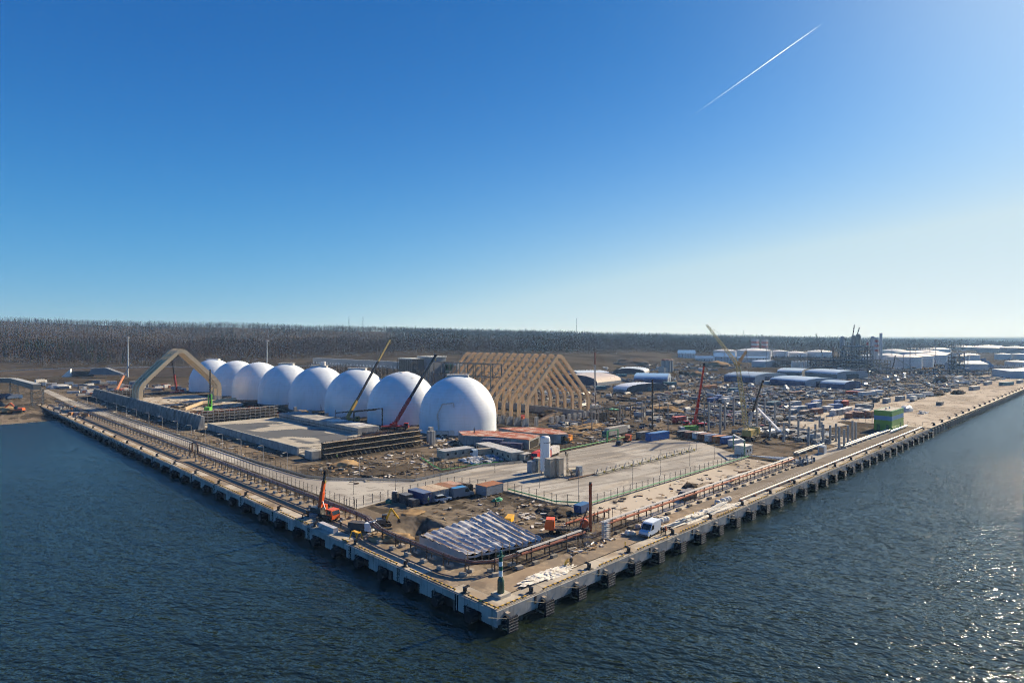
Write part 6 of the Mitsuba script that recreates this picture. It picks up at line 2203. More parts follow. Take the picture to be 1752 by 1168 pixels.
strip('dirt_track', [(262,48), (302.4,44.2), (349.7,39.8), (406.2,34.5), (479.8,29), (539.1,32.3), (623.6,42.6)], 13, 0.07, 'sand', 'sandy dirt track between laydown yard and apron')
strip('dirt_track', [(338.4,156.9), (422.8,147.7), (399.4,90.4), (398,52.8)], 8, 0.05, 'sand', 'sandy track across the laydown yard')
strip('dirt_track', [(245.7,155.9), (301.2,148.8), (388,174.7), (465.5,199.4)], 8, 0.045, 'sand', 'sandy track behind the trench area')
strip('hill_road', [(342, 640), (520, 560), (760, 520)], 7, 2.0, 'sand', 'pale road at the foot of the grassy slope')
g = G()
g.prism([(258.1,61.2), (289.8,49.6), (272.6,31.5), (231.8,39)], -0.2, 0.12)
struct('slab_floor', g, 'pale', label='pale concrete slabs of the unfinished hall')
g = G()
g.prism([(208.1,23.4), (231.8,24.3), (225.5,14.7), (202.9,12.6)], -0.2, 0.1)
struct('slab_floor', g, 'pale', label='small pale slab under the low steel frame')

# ---------------------------------------------------------------- containers and parked things read off the yard
CC = dict(b=(0.03, 0.10, 0.28), w=(0.50, 0.52, 0.53), g=(0.22, 0.25, 0.27), r=(0.36, 0.05, 0.04), u=(0.17, 0.075, 0.055), d=(0.07, 0.075, 0.08), t=(0.03, 0.13, 0.17), o=(0.42, 0.15, 0.05), n=(0.05, 0.26, 0.13), n2=(0.17, 0.13, 0.11))
CN = dict(b='blue', w='white', g='grey', r='bright red', u='rusty red', d='dark grey', t='teal', o='orange', n='green', n2='brown')
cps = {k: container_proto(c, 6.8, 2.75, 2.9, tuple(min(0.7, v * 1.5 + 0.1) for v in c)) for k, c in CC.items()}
CL = [('b', (358.2,77.1), 1.4), ('w', (343.1,84.6), 1.2), ('g', (328.1,83.1), 1), ('b', (336.2,72.8), 1.2), ('w', (343.6,72.3), 1.2), ('w', (312.5,72.5), 1.2), ('g', (318.5,70.7), 1), ('g', (295.2,67.9), 1), ('n2', (294.4,61.1), 1), ('u', (309,59.9), 1.3),
      ('w', (327.5,59.8), 1.2), ('b', (343.6,61), 1.5), ('r', (369.6,63.3), 1), ('b', (368.4,66.9), 1), ('w', (310.5,50.8), 1.1), ('g', (313.6,49.6), 1.1), ('w', (319.9,49.1), 1), ('w', (329.5,49.5), 1.3), ('u', (301.1,40.2), 0.9), ('u', (309.5,39), 1), ('d', (408.3,56), 1),
      ('g', (406.9,49.3), 1.3), ('g', (431.2,47.2), 1.3), ('w', (454.6,44.8), 1), ('d', (365,48.8), 1.2), ('t', (331.6,93.7), 1.5), ('w', (330.2,125.3), 1.1), ('b', (349,140.4), 1), ('b', (327.6,133.3), 1.2), ('t', (413.7,160.4), 1.4), ('o', (426.9,187.7), 2), ('u', (418.8,112.4), 2.3),
      ('w', (517.6,177.9), 2.2), ('t', (440,234.5), 2), ('t', (355.7,249.8), 1.7), ('t', (376.1,213.3), 1.7), ('u', (439.8,265.6), 1.9), ('b', (361,236.3), 1), ('n', (225,141.3), 1.1), ('r', (220.9,96.5), 1.1), ('b', (603.8,389.3), 2), ('t', (515.4,341.9), 2), ('d', (727.5,371.4), 2), ('w', (706.8,347.8), 1.6), ('w', (805.5,179.8), 1.6),
      ('w', (725.2,64.7), 2.6), ('g', (656.1,30.2), 2.4), ('t', (659.5,16.9), 3), ('g', (706.1,12.4), 2), ('g', (575.5,27.7), 2), ('w', (453.8,74.3), 2.6), ('w', (476.8,86.6), 2.2), ('r', (451.2,83.6), 1.3), ('w', (475.2,73.7), 2), ('g', (354.4,48.1), 1.3), ('g', (323.7,37.7), 1.2)]
for i, (k, (x, y), s) in enumerate(CL):
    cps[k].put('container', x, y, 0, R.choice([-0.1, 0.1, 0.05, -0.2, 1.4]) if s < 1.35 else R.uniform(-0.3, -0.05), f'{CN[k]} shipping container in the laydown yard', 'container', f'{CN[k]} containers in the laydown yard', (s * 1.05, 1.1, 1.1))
cabs = [((180.5,70.5), 'd'), ((180.7,66.9), 'u'), ((181,63.2), 'w'), ((180,59.8), 'u'), ((179.1,56.4), 'w'), ((178.6,52.7), 'o'), ((178.2,48.9), 'b'), ((173.9,43.3), 'w')]
cd = np.array(cabs[-1][0]) - np.array(cabs[0][0])
cyaw = math.atan2(cd[1], cd[0]) + math.pi / 2
for (x, y), k in cabs:
    cps[k].put('container', x, y, 0, cyaw, f'{CN[k]} cabin container in the row along the far yard fence', 'cabin', f'{CN[k]} cabins along the far yard fence', (0.95, 0.9, 0.95))
lt = truck_proto((0.5, 0.5, 0.5), (0.12, 0.32, 0.05), 9, 3.2)
lt.put('truck', *(192.8,75.2), 0, 2.6, 'lorry with lime green body and white cab behind the yard', 'truck')
for i, ((x, y), c, n) in enumerate((((326.6,42.5), (0.5, 0.52, 0.53), 'white'), ((433.2,39.6), (0.45, 0.5, 0.52), 'pale blue'), ((455.7,40.7), (0.3, 0.35, 0.38), 'grey'), ((480.5,41.2), (0.55, 0.55, 0.53), 'bright white'), ((532.8,38.6), (0.10, 0.13, 0.15), 'dark'), ((341.8,130.3), (0.5, 0.5, 0.5), 'silvery'))):
    truck_proto((0.5, 0.52, 0.53), c, 11, 3.6).put('truck', x, y, 0, R.uniform(-0.4, 0.1), f'{n} lorry standing by the dirt track of the laydown yard', 'truck')
heap(*(362.4,27.2), 7, 3.2, 3.6, 'tarp', 'grey blue sheeted stack on the sandy apron behind the green building', seed=61, rough=0.2, name='sheeted_stack')
heap(*(355.8,17.4), 5, 2, 1.2, 'white_heap', 'low pale pile on the sandy apron', seed=62, rough=0.9)
g = G()
g.cb(*(415,20.7), 0, 6, 3, 2.2)
g.cb(*(415,20.7), 2.2, 6.3, 3.3, 0.2)
one('small_cabin', g, (0.10, 0.11, 0.12), 'small dark cabin alone on the sandy apron', 'cabin')

# random laydown material ------------------------------------------------
pk = {}
p = Proto()
for i in range(5):
    g = G()
    g.tube([(-4, (i % 3 - 1) * 0.75 + (i // 3) * 0.4, 0.4 + (i // 3) * 0.65), (4, (i % 3 - 1) * 0.75 + (i // 3) * 0.4, 0.4 + (i // 3) * 0.65)], 0.37, 6)
    p.add('pipe', g, (0.20, 0.21, 0.22), 'paint')
pk['pipe_stack'] = (p, 'stack of grey steel pipes lying in the laydown yard', 'pipe stack', 'pipe stacks in the laydown yard')
p = Proto()
g = G()
g.box(-1.5, 1.5, -1.1, 1.1, 0.1, 1.7, 0.05)
p.add('wrap', g, (0.40, 0.405, 0.40), 'paint')
g = G()
g.box(-1.55, 1.55, -1.15, 1.15, 0, 0.12)
p.add('pallet', g, WOD)
pk['wrapped_pallet'] = (p, 'white wrapped pallet load in the laydown yard', 'pallet', 'wrapped pallets in the laydown yard')
p = Proto()
g = G()
g.box(-1.6, 1.6, -1.2, 1.2, 0.0, 1.5)
p.add('crate', g, (0.14, 0.15, 0.17))
g = G()
g.box(-1.7, 1.7, -1.3, 1.3, 1.5, 1.62)
p.add('lid', g, (0.2, 0.21, 0.22))
pk['dark_crate'] = (p, 'dark equipment crate in the laydown yard', 'crate', 'dark crates in the laydown yard')
p = Proto()
for i in range(4):
    g = G()
    g.box(-4.5, 4.5, i * 0.55 - 1.1, i * 0.55 - 0.7, 0.2, 0.65)
    p.add('girder', g, (0.115, 0.075, 0.06))
pk['girder_stack'] = (p, 'row of brown steel girders in the laydown yard', 'girders', 'girder rows in the laydown yard')
p = Proto()
g = G()
g.tube([(-2.2, 0, 1.3), (2.2, 0, 1.3)], 1.2, 9)
p.add('shell', g, (0.30, 0.325, 0.34), 'paint')
g = G()
g.cb(-1.3, 0, 0, 0.5, 1.6, 0.5)
g.cb(1.3, 0, 0, 0.5, 1.6, 0.5)
p.add('saddle', g, DGR)
pk['vessel'] = (p, 'pale steel vessel on saddles in the laydown yard', 'vessel', 'vessels in the laydown yard')
BOXES = [(x0, x1, y0, y1, n) for x0, x1, y0, y1, n in ((330, 480, 96, 190, 165), (400, 600, 60, 150, 170), (480, 700, 14, 80, 120), (480, 640, 160, 300, 110), (560, 900, 330, 620, 150), (640, 900, 20, 95, 170), (620, 840, 95, 200, 170), (235, 330, 44, 120, 100), (206, 232, 22, 60, 60), (250, 480, 200, 330, 110), (160, 214, 92, 150, 22), (214, 330, 110, 200, 40), (214, 330, 75, 112, 28))]
SHC = [(np.mean(s, 0), np.max([np.linalg.norm(s[0] - s[1]), np.linalg.norm(s[1] - s[2])]) * 0.62) for s in SH]
trk = np.array([(262,48), (302.4,44.2), (349.7,39.8), (406.2,34.5), (479.8,29), (539.1,32.3)])


def free(x, y):
    if any(math.hypot(x - c[0], y - c[1]) < r for c, r in SHC) or (y < 58 and x > 288 and y < 60 - 0.06 * (x - 288)):
        return False
    return not (((trk - [x, y]) ** 2).sum(1).min() < 120 or (x > 425 and y < 36 and x < 620))


kinds = list(pk)
cnt = {k: 0 for k in kinds}
CARC = [(0.5, 0.5, 0.5), (0.05, 0.05, 0.06), (0.3, 0.32, 0.34), (0.25, 0.03, 0.03), (0.05, 0.1, 0.22)]
cars = [car_proto(c) for c in CARC]
CARN = ['white', 'black', 'silver', 'dark red', 'dark blue']
ncar = [0] * 5
for x0, x1, y0, y1, n in BOXES:
    for i in range(n):
        x, y = R.uniform(x0, x1), R.uniform(y0, y1)
        if not free(x, y):
            continue
        if R.random() < 0.14:
            k = R.randrange(5)
            cars[k].put('car', x, y, 0, R.choice([0.2, 1.75]) + R.uniform(-.2, .2), f'{CARN[k]} car parked in the laydown yard', 'car', f'{CARN[k]} cars in the laydown yard', 1.15)
            continue
        k = R.choice(['pipe_stack', 'wrapped_pallet', 'dark_crate', 'dark_crate', 'girder_stack', 'girder_stack', 'girder_stack', 'vessel', 'pipe_stack'])
        if cnt[k] >= 290:
            continue
        cnt[k] += 1
        p, lb, ct, gr = pk[k]
        p.put(k, x, y, 0, R.choice([0.15, 1.7]) + R.uniform(-.3, .3), lb, ct, gr, R.uniform(0.8, 1.35))
labels['laydown_clutter'] = {'label': 'mixed small steel, timber and wrapped material scattered over the laydown yards', 'category': 'clutter', 'kind': 'stuff'}
LC = [(0.36, 0.37, 0.38), (0.045, 0.05, 0.055), (0.13, 0.095, 0.07), (0.05, 0.085, 0.15), (0.19, 0.2, 0.21), (0.22, 0.17, 0.12)]
lg = [G() for _ in LC]
for x0, x1, y0, y1, n in BOXES:
    for i in range(n * 5):
        x, y = R.uniform(x0, x1), R.uniform(y0, y1)
        if not free(x, y):
            continue
        q = G(x, y, 0, R.choice([0.15, 1.7]) + R.uniform(-.4, .4))
        L_ = R.uniform(0.8, 5.0)
        q.cb(0, 0, 0, L_, R.uniform(0.4, 1.6), R.uniform(0.3, 1.5))
        g = lg[R.choice([0, 1, 1, 1, 2, 2, 2, 3, 4, 5, 5])]
        g.v += q.v
        g.f.append(q.f[0] + g.n)
        g.n += 8
for i, (c, g) in enumerate(zip(LC, lg)):
    scene[f'laydown_clutter__{i + 1:03d}'] = g.ply(c, 'dirty' if i else 'paint')

# ---------------------------------------------------------------- tank farm
def oil_tank(label, base, w, h, c=(0.66, 0.67, 0.68), group=None, stair=True):
    r = w / 2
    d = np.array(base) - CAM[:2]
    ctr = np.array(base) + d / np.linalg.norm(d) * r
    t = thing('oil_tank', label, 'tank', group)
    g = G()
    g.lathe([(r, -0.3), (r, h)], 40, *ctr)
    part(t, 'shell', g, c, 'dirty', 30)
    g = G()
    g.lathe([(r * 1.005, h), (r * 0.6, h + r * 0.09), (r * 0.25, h + r * 0.125), (0.01, h + r * 0.14)], 40, *ctr)
    part(t, 'roof', g, (0.68, 0.69, 0.69), 'dirty', 20)
    g = G()
    for z in (h * 0.33, h * 0.66, h):
        g.lathe([(r, z - .15), (r + .3, z - .1), (r + .3, z + .15), (r, z + .2)], 40, *ctr)
    part(t, 'shell__wind_girder', g, tuple(0.75 * v for v in c))
    if stair:
        g = G()
        a0 = math.atan2(-d[1], -d[0]) - 0.5
        for k in range(14):
            a, b = a0 + 0.07 * k, a0 + 0.07 * (k + 1)
            g.bar((ctr[0] + (r + .7) * math.cos(a), ctr[1] + (r + .7) * math.sin(a), h * (1 - k / 14)), (ctr[0] + (r + .7) * math.cos(b), ctr[1] + (r + .7) * math.sin(b), h * (1 - (k + 1) / 14)), 0.9, 0.5)
        part(t, 'shell__stair', g, (0.36, 0.31, 0.2))
    g = G()
    for k in range(40):
        a = k * 2 * math.pi / 40
        g.cb(ctr[0] + r * math.cos(a), ctr[1] + r * math.sin(a), h, 0.15, 0.15, 1.2)
    part(t, 'roof__rim_rail', g, (0.5, 0.48, 0.4))
    return t


oil_tank('white oil tank with diagonal stair, nearest of the tank farm right of the striped stack', (955,169.1), 44.8, 15.8)
oil_tank('white oil tank partly behind the nearest one in the tank farm', (1017.8,169.1), 47.0, 15.7)
oil_tank('white oil tank with yellowish stair, third along the tank farm row', (1099.9,168.3), 49.9, 15.8)
oil_tank('white oil tank at the right end of the near tank farm row', (1178.6,171.3), 50.8, 15.6)
FT = [((1068.3,217.6), 44.9, 15.0), ((1490.6,285.6), 57.8, 11.3), ((1563.1,269.8), 59.5, 11.6), ((1241.7,159.8), 42.5, 12.1), ((1272.2,147.4), 36.8, 13.3),
      ((2003.9,341.6), 75.0, 10.6), ((2035.6,405.3), 71.1, 9.3), ((1127.4,255.7), 44.0, 12.0), ((1785.4,387.8), 60.7, 9.1)]
for b, w, h in FT:
    oil_tank('white domed oil tank in the back rows of the tank farm', b, w, h, group='back row oil tanks', stair=False)
for b, w, h in (((2368.5,348.1), 93.6, 12.2), ((2195.4,246.8), 60.9, 13.5), ((1873.4,152.1), 56.8, 18.5), ((2380.2,277.4), 110.0, 11.9)):
    oil_tank('wide grey brown oil tank in front of the far wood', b, w, h, (0.30, 0.28, 0.27), 'grey brown oil tanks', False)
for b, w, h in (((1499,126.8), 27.8, 10.4), ((1521.2,104.8), 25.5, 10.4), ((1125.5,62.4), 29.6, 7.4), ((898.3,25.5), 23.7, 6.3)):
    oil_tank('pale oil tank at the far right end of the tank farm', b, w, h, (0.5, 0.53, 0.55), 'tanks at the far right end', False)
for b, w, h, lb in (((1087.8,446.7), 63.8, 18.7, 'broad white oil tank behind the lattice crane, right of the offices'), ((1173,547.6), 46.4, 15.9, 'white oil tank behind the blue roofed offices'), ((1291.5,483), 37.7, 13.8, 'white oil tank between the striped blocks and the dark pipe racks'),
                    ((1357.3,473.9), 47.9, 9.7, 'low white oil tank behind the dark pipe racks'), ((1395,436.5), 56.9, 11.6, 'white oil tank left of the refinery towers')):
    oil_tank(lb, b, w, h, stair=False)
t = thing('silo_row', 'row of six slender white silos before the dark pipe racks', 'silo')
for k in range(6):
    x, y = (825.8,273.9)
    dx, dy = (842,257.8)
    g = G()
    x, y = x + (dx - x) * k / 5, y + (dy - y) * k / 5
    g.lathe([(0.01, 0), (2.0, 0), (2.0, 10.3), (0.8, 11.2), (0.01, 11.3)], 12, x, y)
    part(t, 'silo', g, (0.62, 0.62, 0.61))
# offices
def office(label, x0, y0, yaw, L, W, hw, hr, n, wc, rc, floors):
    t = thing('office_building', label, 'building')
    g = G(x0, y0, 0, yaw)
    g.box(0, L, 0, W, -0.3, hw)
    g.prof([(0, hw), (L, hw), (L, hw + .01), (0, hw + .01)], 0, W)
    part(t, 'wall', g, wc)
    g = G(x0, y0, 0, yaw)
    for x in (0.02, L - 0.02):
        g.add([(x, 0, hw), (x, W, hw), (x, W / 2, hw + hr)], [(0, 1, 2)])
    part(t, 'gable', g, wc)
    g = G(x0, y0, 0, yaw)
    g.add([(-.6, -.8, hw - .3), (L + .6, -.8, hw - .3), (L + .6, W / 2, hw + hr + .1), (-.6, W / 2, hw + hr + .1), (L + .6, W + .8, hw - .3), (-.6, W + .8, hw - .3)], [(0, 1, 2), (0, 2, 3), (3, 2, 4), (3, 4, 5)])
    part(t, 'roof', g, rc, 'paint')
    for fl_ in range(floors):
        z = 1.2 + 3.6 * fl_
        for k in range(n):
            u = (k + 0.5) * L / n
            g = G(x0, y0, 0, yaw)
            g.box(u - 0.9, u + 0.9, -0.06, 0.05, z, z + 1.8)
            part(t, 'wall__window', g, None, 'glass_dark')
    for fl_ in range(floors):
        for k in range(3):
            g = G(x0, y0, 0, yaw)
            g.box(-0.06, 0.05, W * (k + .6) / 3.4, W * (k + .6) / 3.4 + 1.6, 1.2 + 3.6 * fl_, 3.0 + 3.6 * fl_)
            part(t, 'wall__window', g, None, 'glass_dark')
    return t


OW, OB = (0.58, 0.6, 0.63), (0.13, 0.27, 0.46)
YO = math.radians(-60)
office('white office block with blue roof, leftmost and beside the dark gravel heap', *(1013.3,563.3), YO, 32, 40, 13, 6, 6, OW, OB, 4)
office('low white link wing with blue roof between the two office blocks', *(996.3,516.8), YO, 36, 16, 6, 3.5, 8, OW, (0.16, 0.31, 0.5), 1)
office('white office block with blue roof, right one beside the white tanks', *(934.3,447.3), YO, 34, 32, 11, 6, 7, OW, OB, 3)
office('long low white annex with blue roof behind the right office block', *(1011.8,442.6), YO, 50, 14, 8, 2, 10, OW, (0.2, 0.33, 0.5), 2)
# striped blocks and stacks
def stack_(label, x, y, r, h, c, bands=0, bc=(0.42, 0.06, 0.05), square=False, name='chimney', cat='chimney'):
    t = thing(name, label, cat)
    n = max(1, bands * 2)
    top = h * (0.45 if bands else 1.0)
    zs = [0, h - top] + [h - top + top * (k + 1) / n for k in range(n)] if bands else [0, h]
    for k in range(len(zs) - 1):
        g = G()
        cc = c if (k == 0 or k % 2 == 0) else bc
        if square:
            g.cb(x, y, zs[k], 2 * r, 2 * r, zs[k + 1] - zs[k])
        else:
            g.lathe([(r, zs[k]), (r, zs[k + 1]), (0.01, zs[k + 1])], 14, x, y)
        part(t, 'band' if bands else 'shaft', g, cc)
    return t


stack_('left red and white striped boiler block behind the tanks', *(1254.9,519.3), 15.1 / 2 * 0.8, 40.2, (0.5, 0.52, 0.55), 2, (0.38, 0.08, 0.07), True, 'boiler_block', 'tower')
stack_('right red and white striped boiler block behind the tanks', *(1269.7,504.7), 12.6 / 2 * 0.8, 39.0, (0.5, 0.52, 0.55), 2, (0.38, 0.08, 0.07), True, 'boiler_block', 'tower')
stack_('red and white striped chimney among the refinery towers', *(891.1,186.7), 2.3, 44.0, (0.6, 0.6, 0.6), 3)
stack_('plain pale tall chimney right of the striped one', *(931.8,192.2), 1.9, 49.8, (0.5, 0.53, 0.56))
stack_('slim red banded chimney far behind the refinery', *(1044.3,241.3), 1.2, 40.3, (0.5, 0.5, 0.5), 2)
# refinery
def column_tower(label, x, y, r, h, c, n):
    t = thing('refinery_tower', label, 'tower')
    g = G()
    g.lathe([(r * 1.1, 0), (r, 3), (r, h - r), (r * .6, h - .3), (0.01, h)], 14, x, y)
    part(t, 'vessel', g, c, 'dirty', 40)
    for k in range(n):
        g = G()
        z = 6 + (h - 9) * k / max(1, n - 1)
        g.lathe([(r, z), (r + 1.5, z), (r + 1.5, z + .25), (r, z + .25)], 12, x, y)
        for a in range(8):
            g.cb(x + (r + 1.4) * math.cos(a * .785), y + (r + 1.4) * math.sin(a * .785), z, 0.1, 0.1, 1.3)
        part(t, 'vessel__platform', g, (0.2, 0.2, 0.19))
    g = G()
    g.tube([(x + r + .6, y - .5, 1), (x + r + .6, y - .5, h - 2)], 0.35, 5)
    part(t, 'vessel__riser_pipe', g, (0.3, 0.3, 0.3))
    return t


column_tower('tall grey refinery column with a square head, left of the scaffolded group', *(950.6,249), 3.4, 45.8, (0.32, 0.36, 0.40), 6)
column_tower('thick olive refinery column in the scaffolded group', *(908.8,215), 3.6, 49.0, (0.30, 0.31, 0.27), 9)
column_tower('darker refinery column beside the thick olive one', *(922.8,225.3), 2.8, 47.4, (0.18, 0.19, 0.19), 8)
column_tower('squat pale refinery column left of the striped chimney', *(1004.6,222.7), 3.2, 45.8, (0.45, 0.47, 0.5), 4)
column_tower('short rusty refinery column on the left of the process racks', *(983,272.5), 1.6, 30.3, (0.25, 0.14, 0.11), 5)
column_tower('short grey refinery column in front of the scaffolded group', *(844.6,211.1), 1.4, 27.5, (0.3, 0.3, 0.3), 4)


def process(label, x0, y0, yaw, nx, ny, dx, dy, H, col, seed):
    r = random.Random(seed)
    t = thing('process_rack', label, 'process rack')
    for i in range(nx + 1):
        for j in range(ny + 1):
            g = G(x0, y0, 0, yaw)
            g.cb(i * dx, j * dy, 0, 0.9, 0.9, H * r.uniform(0.8, 1.05))
            part(t, 'column', g, col)
    for z in np.arange(4.5, H, 4.5):
        for j in range(ny + 1):
            g = G(x0, y0, 0, yaw)
            g.bar((0, j * dy, z), (nx * dx, j * dy, z), 1.0)
            part(t, 'beam', g, col)
        for j in range(4):
            g = G(x0, y0, 0, yaw)
            v = r.uniform(0, ny * dy)
            g.tube([(0, v, z + .8), (nx * dx * r.uniform(0.5, 1), v, z + .8)], r.uniform(0.3, 0.7), 6)
            part(t, 'pipe', g, r.choice([(0.4, 0.42, 0.43), (0.2, 0.21, 0.22), (0.13, 0.12, 0.11)]), 'paint')
    for i in range(nx):
        g = G(x0, y0, 0, yaw)
        if i % 2:
            g.bar((i * dx, 0, 0), ((i + 1) * dx, 0, H * .8), 0.4)
        else:
            g.cb(i * dx + dx / 2, dy * r.uniform(0, ny), r.choice([0, 4.5]), dx * .5, dy * .5, r.uniform(2, 4))
        part(t, 'equipment', g, r.choice([(0.1, 0.1, 0.1), (0.17, 0.15, 0.12), (0.36, 0.38, 0.4), (0.09, 0.11, 0.14)]))
    return t


DP = (0.075, 0.08, 0.085)
YP = math.radians(-47)
process('long dark pipe rack left of the refinery towers, behind the white silos', *(862.6,310.1), YP, 13, 3, 8, 8, 17, DP, 1)
process('dark pipe rack right behind the grey shed pair', *(800.1,234.4), YP, 9, 3, 8, 8, 15, DP, 2)
process('dense dark scaffolding around the tall refinery columns', *(828.6,206.1), YP, 5, 3, 7, 7, 33, (0.10, 0.105, 0.10), 3)
process('low dark pipe rack in front of the refinery towers', *(722.4,217), YP, 16, 1, 9, 7, 7, (0.07, 0.07, 0.075), 4)
process('low dark pipe rack in front of the near oil tanks', *(751.3,154.7), YP, 20, 1, 9, 8, 7, (0.07, 0.07, 0.075), 5)
process('light brown scaffolding at the foot of the striped chimney', *(850,184.9), YP, 4, 2, 7, 7, 14, (0.27, 0.23, 0.17), 6)
process('dark pipe rack below the right end of the tank farm', *(989.5,134.9), YP, 9, 1, 9, 8, 7, (0.09, 0.09, 0.095), 7)
process('brownish scaffold tower left of the blue stacks', *(880.5,96.1), YP, 2, 2, 6, 6, 24, (0.16, 0.15, 0.13), 8)
process('grey pipe rack right of the blue stacks', *(960.7,75.1), YP, 9, 2, 9, 8, 8, (0.2, 0.22, 0.24), 9)
office('pale grey hall with low gable between the blue stacks', *(885.7,90.9), YP, 34, 30, 11, 3, 1, (0.38, 0.44, 0.5), (0.3, 0.4, 0.52), 1)
for (x, y), h, lb in (((903,92.6), 17.2, 'dark blue stack left of the pale grey hall'), ((938.6,76.8), 16.7, 'dark blue stack right of the pale grey hall, left of a pair'), ((958.8,77), 17.0, 'dark blue stack right of the pale grey hall, right of a pair')):
    stack_(lb, x, y, 1.7, h, (0.05, 0.12, 0.25))
t = thing('blue_filter_house', 'bright blue sloped filter house beside the pair of dark blue stacks', 'building')
x, y = (959.6,76.2)
g = G(x, y, 0, YP)
g.prof([(0, 0), (11, 0), (11, 6), (4, 13), (0, 13)], 0, 8)
part(t, 'wall', g, (0.05, 0.17, 0.36))
g = G(x, y, 0, YP)
g.box(11.1, 13, 1, 5, 8, 8.6)
part(t, 'roof_duct', g, (0.6, 0.6, 0.6))
# distant cranes and masts
for a, b, lb in (((938.5,236.4,5.1), (949.9,232.1,62.7), 'thin dark crane boom standing left above the refinery columns'), ((941.5,226.4,45.7), (949.7,225.3,58.7), 'short slanting jib above the thick olive column'), ((984.7,289.2,17.1), (987.8,300.2,49.6), 'thin lattice crane boom left of the refinery towers'), ((893.8,168,1.4), (902.3,166.7,19.4), 'small dark crane boom before the nearest oil tank')):
    t = thing('crane_boom', lb, 'crane')
    g = G()
    g.bar((a[0], a[1], 0), (a[0], a[1], max(a[2], 2)), 1.2)
    part(t, 'mast', g, DGR)
    g = G()
    g.bar(a, b, 1.0)
    part(t, 'boom', g, (0.08, 0.08, 0.085))
    g = G()
    g.cb(a[0], a[1], 0, 8, 4, 3)
    part(t, 'carrier', g, (0.2, 0.15, 0.1))
for (x, y), h in (((987.2,137.2), 33.2), ((942.1,158.6), 32.6), ((1007.8,166.2), 34.5), ((1225.7,193.5), 32.7), ((917.5,160.5), 20.0), ((1025.6,201.9), 32.3), ((846.7,76.7), 21.7), ((862.3,392.2), 28), ((950.1,397.8), 28), ((851,321.7), 30), ((1192.3,430.9), 30), ((1244.2,477), 28), ((1551.3,225.4), 30), ((1664.7,228.5), 30)):
    g = G()
    g.tube([(x, y, 0), (x, y, h)], 0.55, 6, 0.35)
    g.cb(x, y, h, 2.0, 2.0, 0.7)
    one('floodlight_mast', g, (0.22, 0.23, 0.25), 'slim floodlight mast among the oil tanks', 'mast', 'floodlight masts of the tank farm')
for a, h, lb in (((1716.7,1394.1,67.5), 45, 'thin radio mast rising above the middle of the far wood'), ((1074.9,1889.7,86.9), 28, 'thin mast above the wooded ridge, left of a pair'), ((1109.7,1855.2,84.8), 30, 'thin mast above the wooded ridge, right of a pair'), ((2439.9,1099.4,44), 30, 'thin mast above the far wood behind the white tanks')):
    t = thing('radio_mast', lb, 'mast')
    g = G()
    z0 = float(hill(np.array([a[0]]), np.array([a[1]]))[0]) - 2
    g.tube([(a[0], a[1], z0), (a[0], a[1], a[2] + h)], 1.1, 5, 0.7)
    part(t, 'pole', g, (0.3, 0.31, 0.33))

# ---------------------------------------------------------------- railway bank, gallery and beach on the far left
ax = [np.array(v) for v in ((-34.9,927,1), (23.3,869.3,4.4), (79,814,7.5), (183.3,710.7,9.5), (256,638.6,9.9), (333.5,561.7,9.9))]
S3 = np.array([S2[0], S2[1], 0])
g = G()
v = []
for p in ax:
    for ds, z in ((-26, -0.5), (-5, p[2]), (7, p[2]), (30, -0.5)):
        q = p + S3 * ds
        v.append((q[0], q[1], z))
f = []
for i in range(len(ax) - 1):
    for k in range(3):
        a, b = 4 * i + k, 4 * i + 4 + k
        f += [(a, b, b + 1), (a, b + 1, a + 1)]
g.add(v, f)
scene['bank_soil'] = {'type': 'twosided', 'b': {'type': 'diffuse', 'reflectance': proc(lambda p, n, uv: mix((0.085, 0.068, 0.05), (0.15, 0.118, 0.085), fbm(p.x * 0.12, p.y * 0.12, p.z * 0.5, 4)))}}
struct('railway_bank', g, 'bank_soil', label='brown railway embankment in front of the wood')
rb = thing('railway_track', 'pale ballasted railway track on top of the embankment', 'railway')
g = G()
for a, b in zip(ax[:-1], ax[1:]):
    a, b = a + S3 * 0.5, b + S3 * 0.5
    g.bar((a[0], a[1], a[2] + .2), (b[0], b[1], b[2] + .2), 6, 0.8)
part(rb, 'ballast', g, (0.34, 0.33, 0.31))
for o in (-1, 1):
    g = G()
    for a, b in zip(ax[:-1], ax[1:]):
        g.bar(np.array(a) + S3 * (0.5 + o) + [0, 0, .75], np.array(b) + S3 * (0.5 + o) + [0, 0, .75], 0.25)
    part(rb, 'rail', g, (0.25, 0.25, 0.26), 'metal')
t = thing('bridge_abutment', 'white triangular bridge abutment in the railway embankment', 'abutment')
a, b, c = (66.9,776.8,-0.5), (75.1,774.3,-0.5), (75.1,774.3,8.7)
g = G()
o = S3 * 3
g.add([a, b, c, np.array(a) + o, np.array(b) + o, np.array(c) + o], [(0, 1, 2), (3, 5, 4), (0, 3, 4), (0, 4, 1), (1, 4, 5), (1, 5, 2), (2, 5, 3), (2, 3, 0)])
part(t, 'wing_wall', g, (0.7, 0.71, 0.71), 'matte')
g = G()
g.bar(np.array(b) + o + [0, 0, 3], np.array((94.3,759.4,2.6)) + o * .2, 1, 7)
part(t, 'opening', g, (0.02, 0.02, 0.022), 'matte')
t = thing('grey_ramp', 'long blue grey ramp wall at the foot of the embankment', 'ramp')
a, b, c, d = (85.9,743.9,3), (114.1,715.9,3), (99.5,730.4,10.7), (88.6,741.2,9.4)
g = G()
o = S3 * 6
q = [a, b, c, d] + [np.array(v) + o for v in (a, b, c, d)]
g.add(q, [(0, 1, 2), (0, 2, 3), (4, 6, 5), (4, 7, 6), (3, 2, 6), (3, 6, 7), (2, 1, 5), (2, 5, 6), (0, 3, 7), (0, 7, 4)])
part(t, 'wall', g, (0.17, 0.19, 0.22))
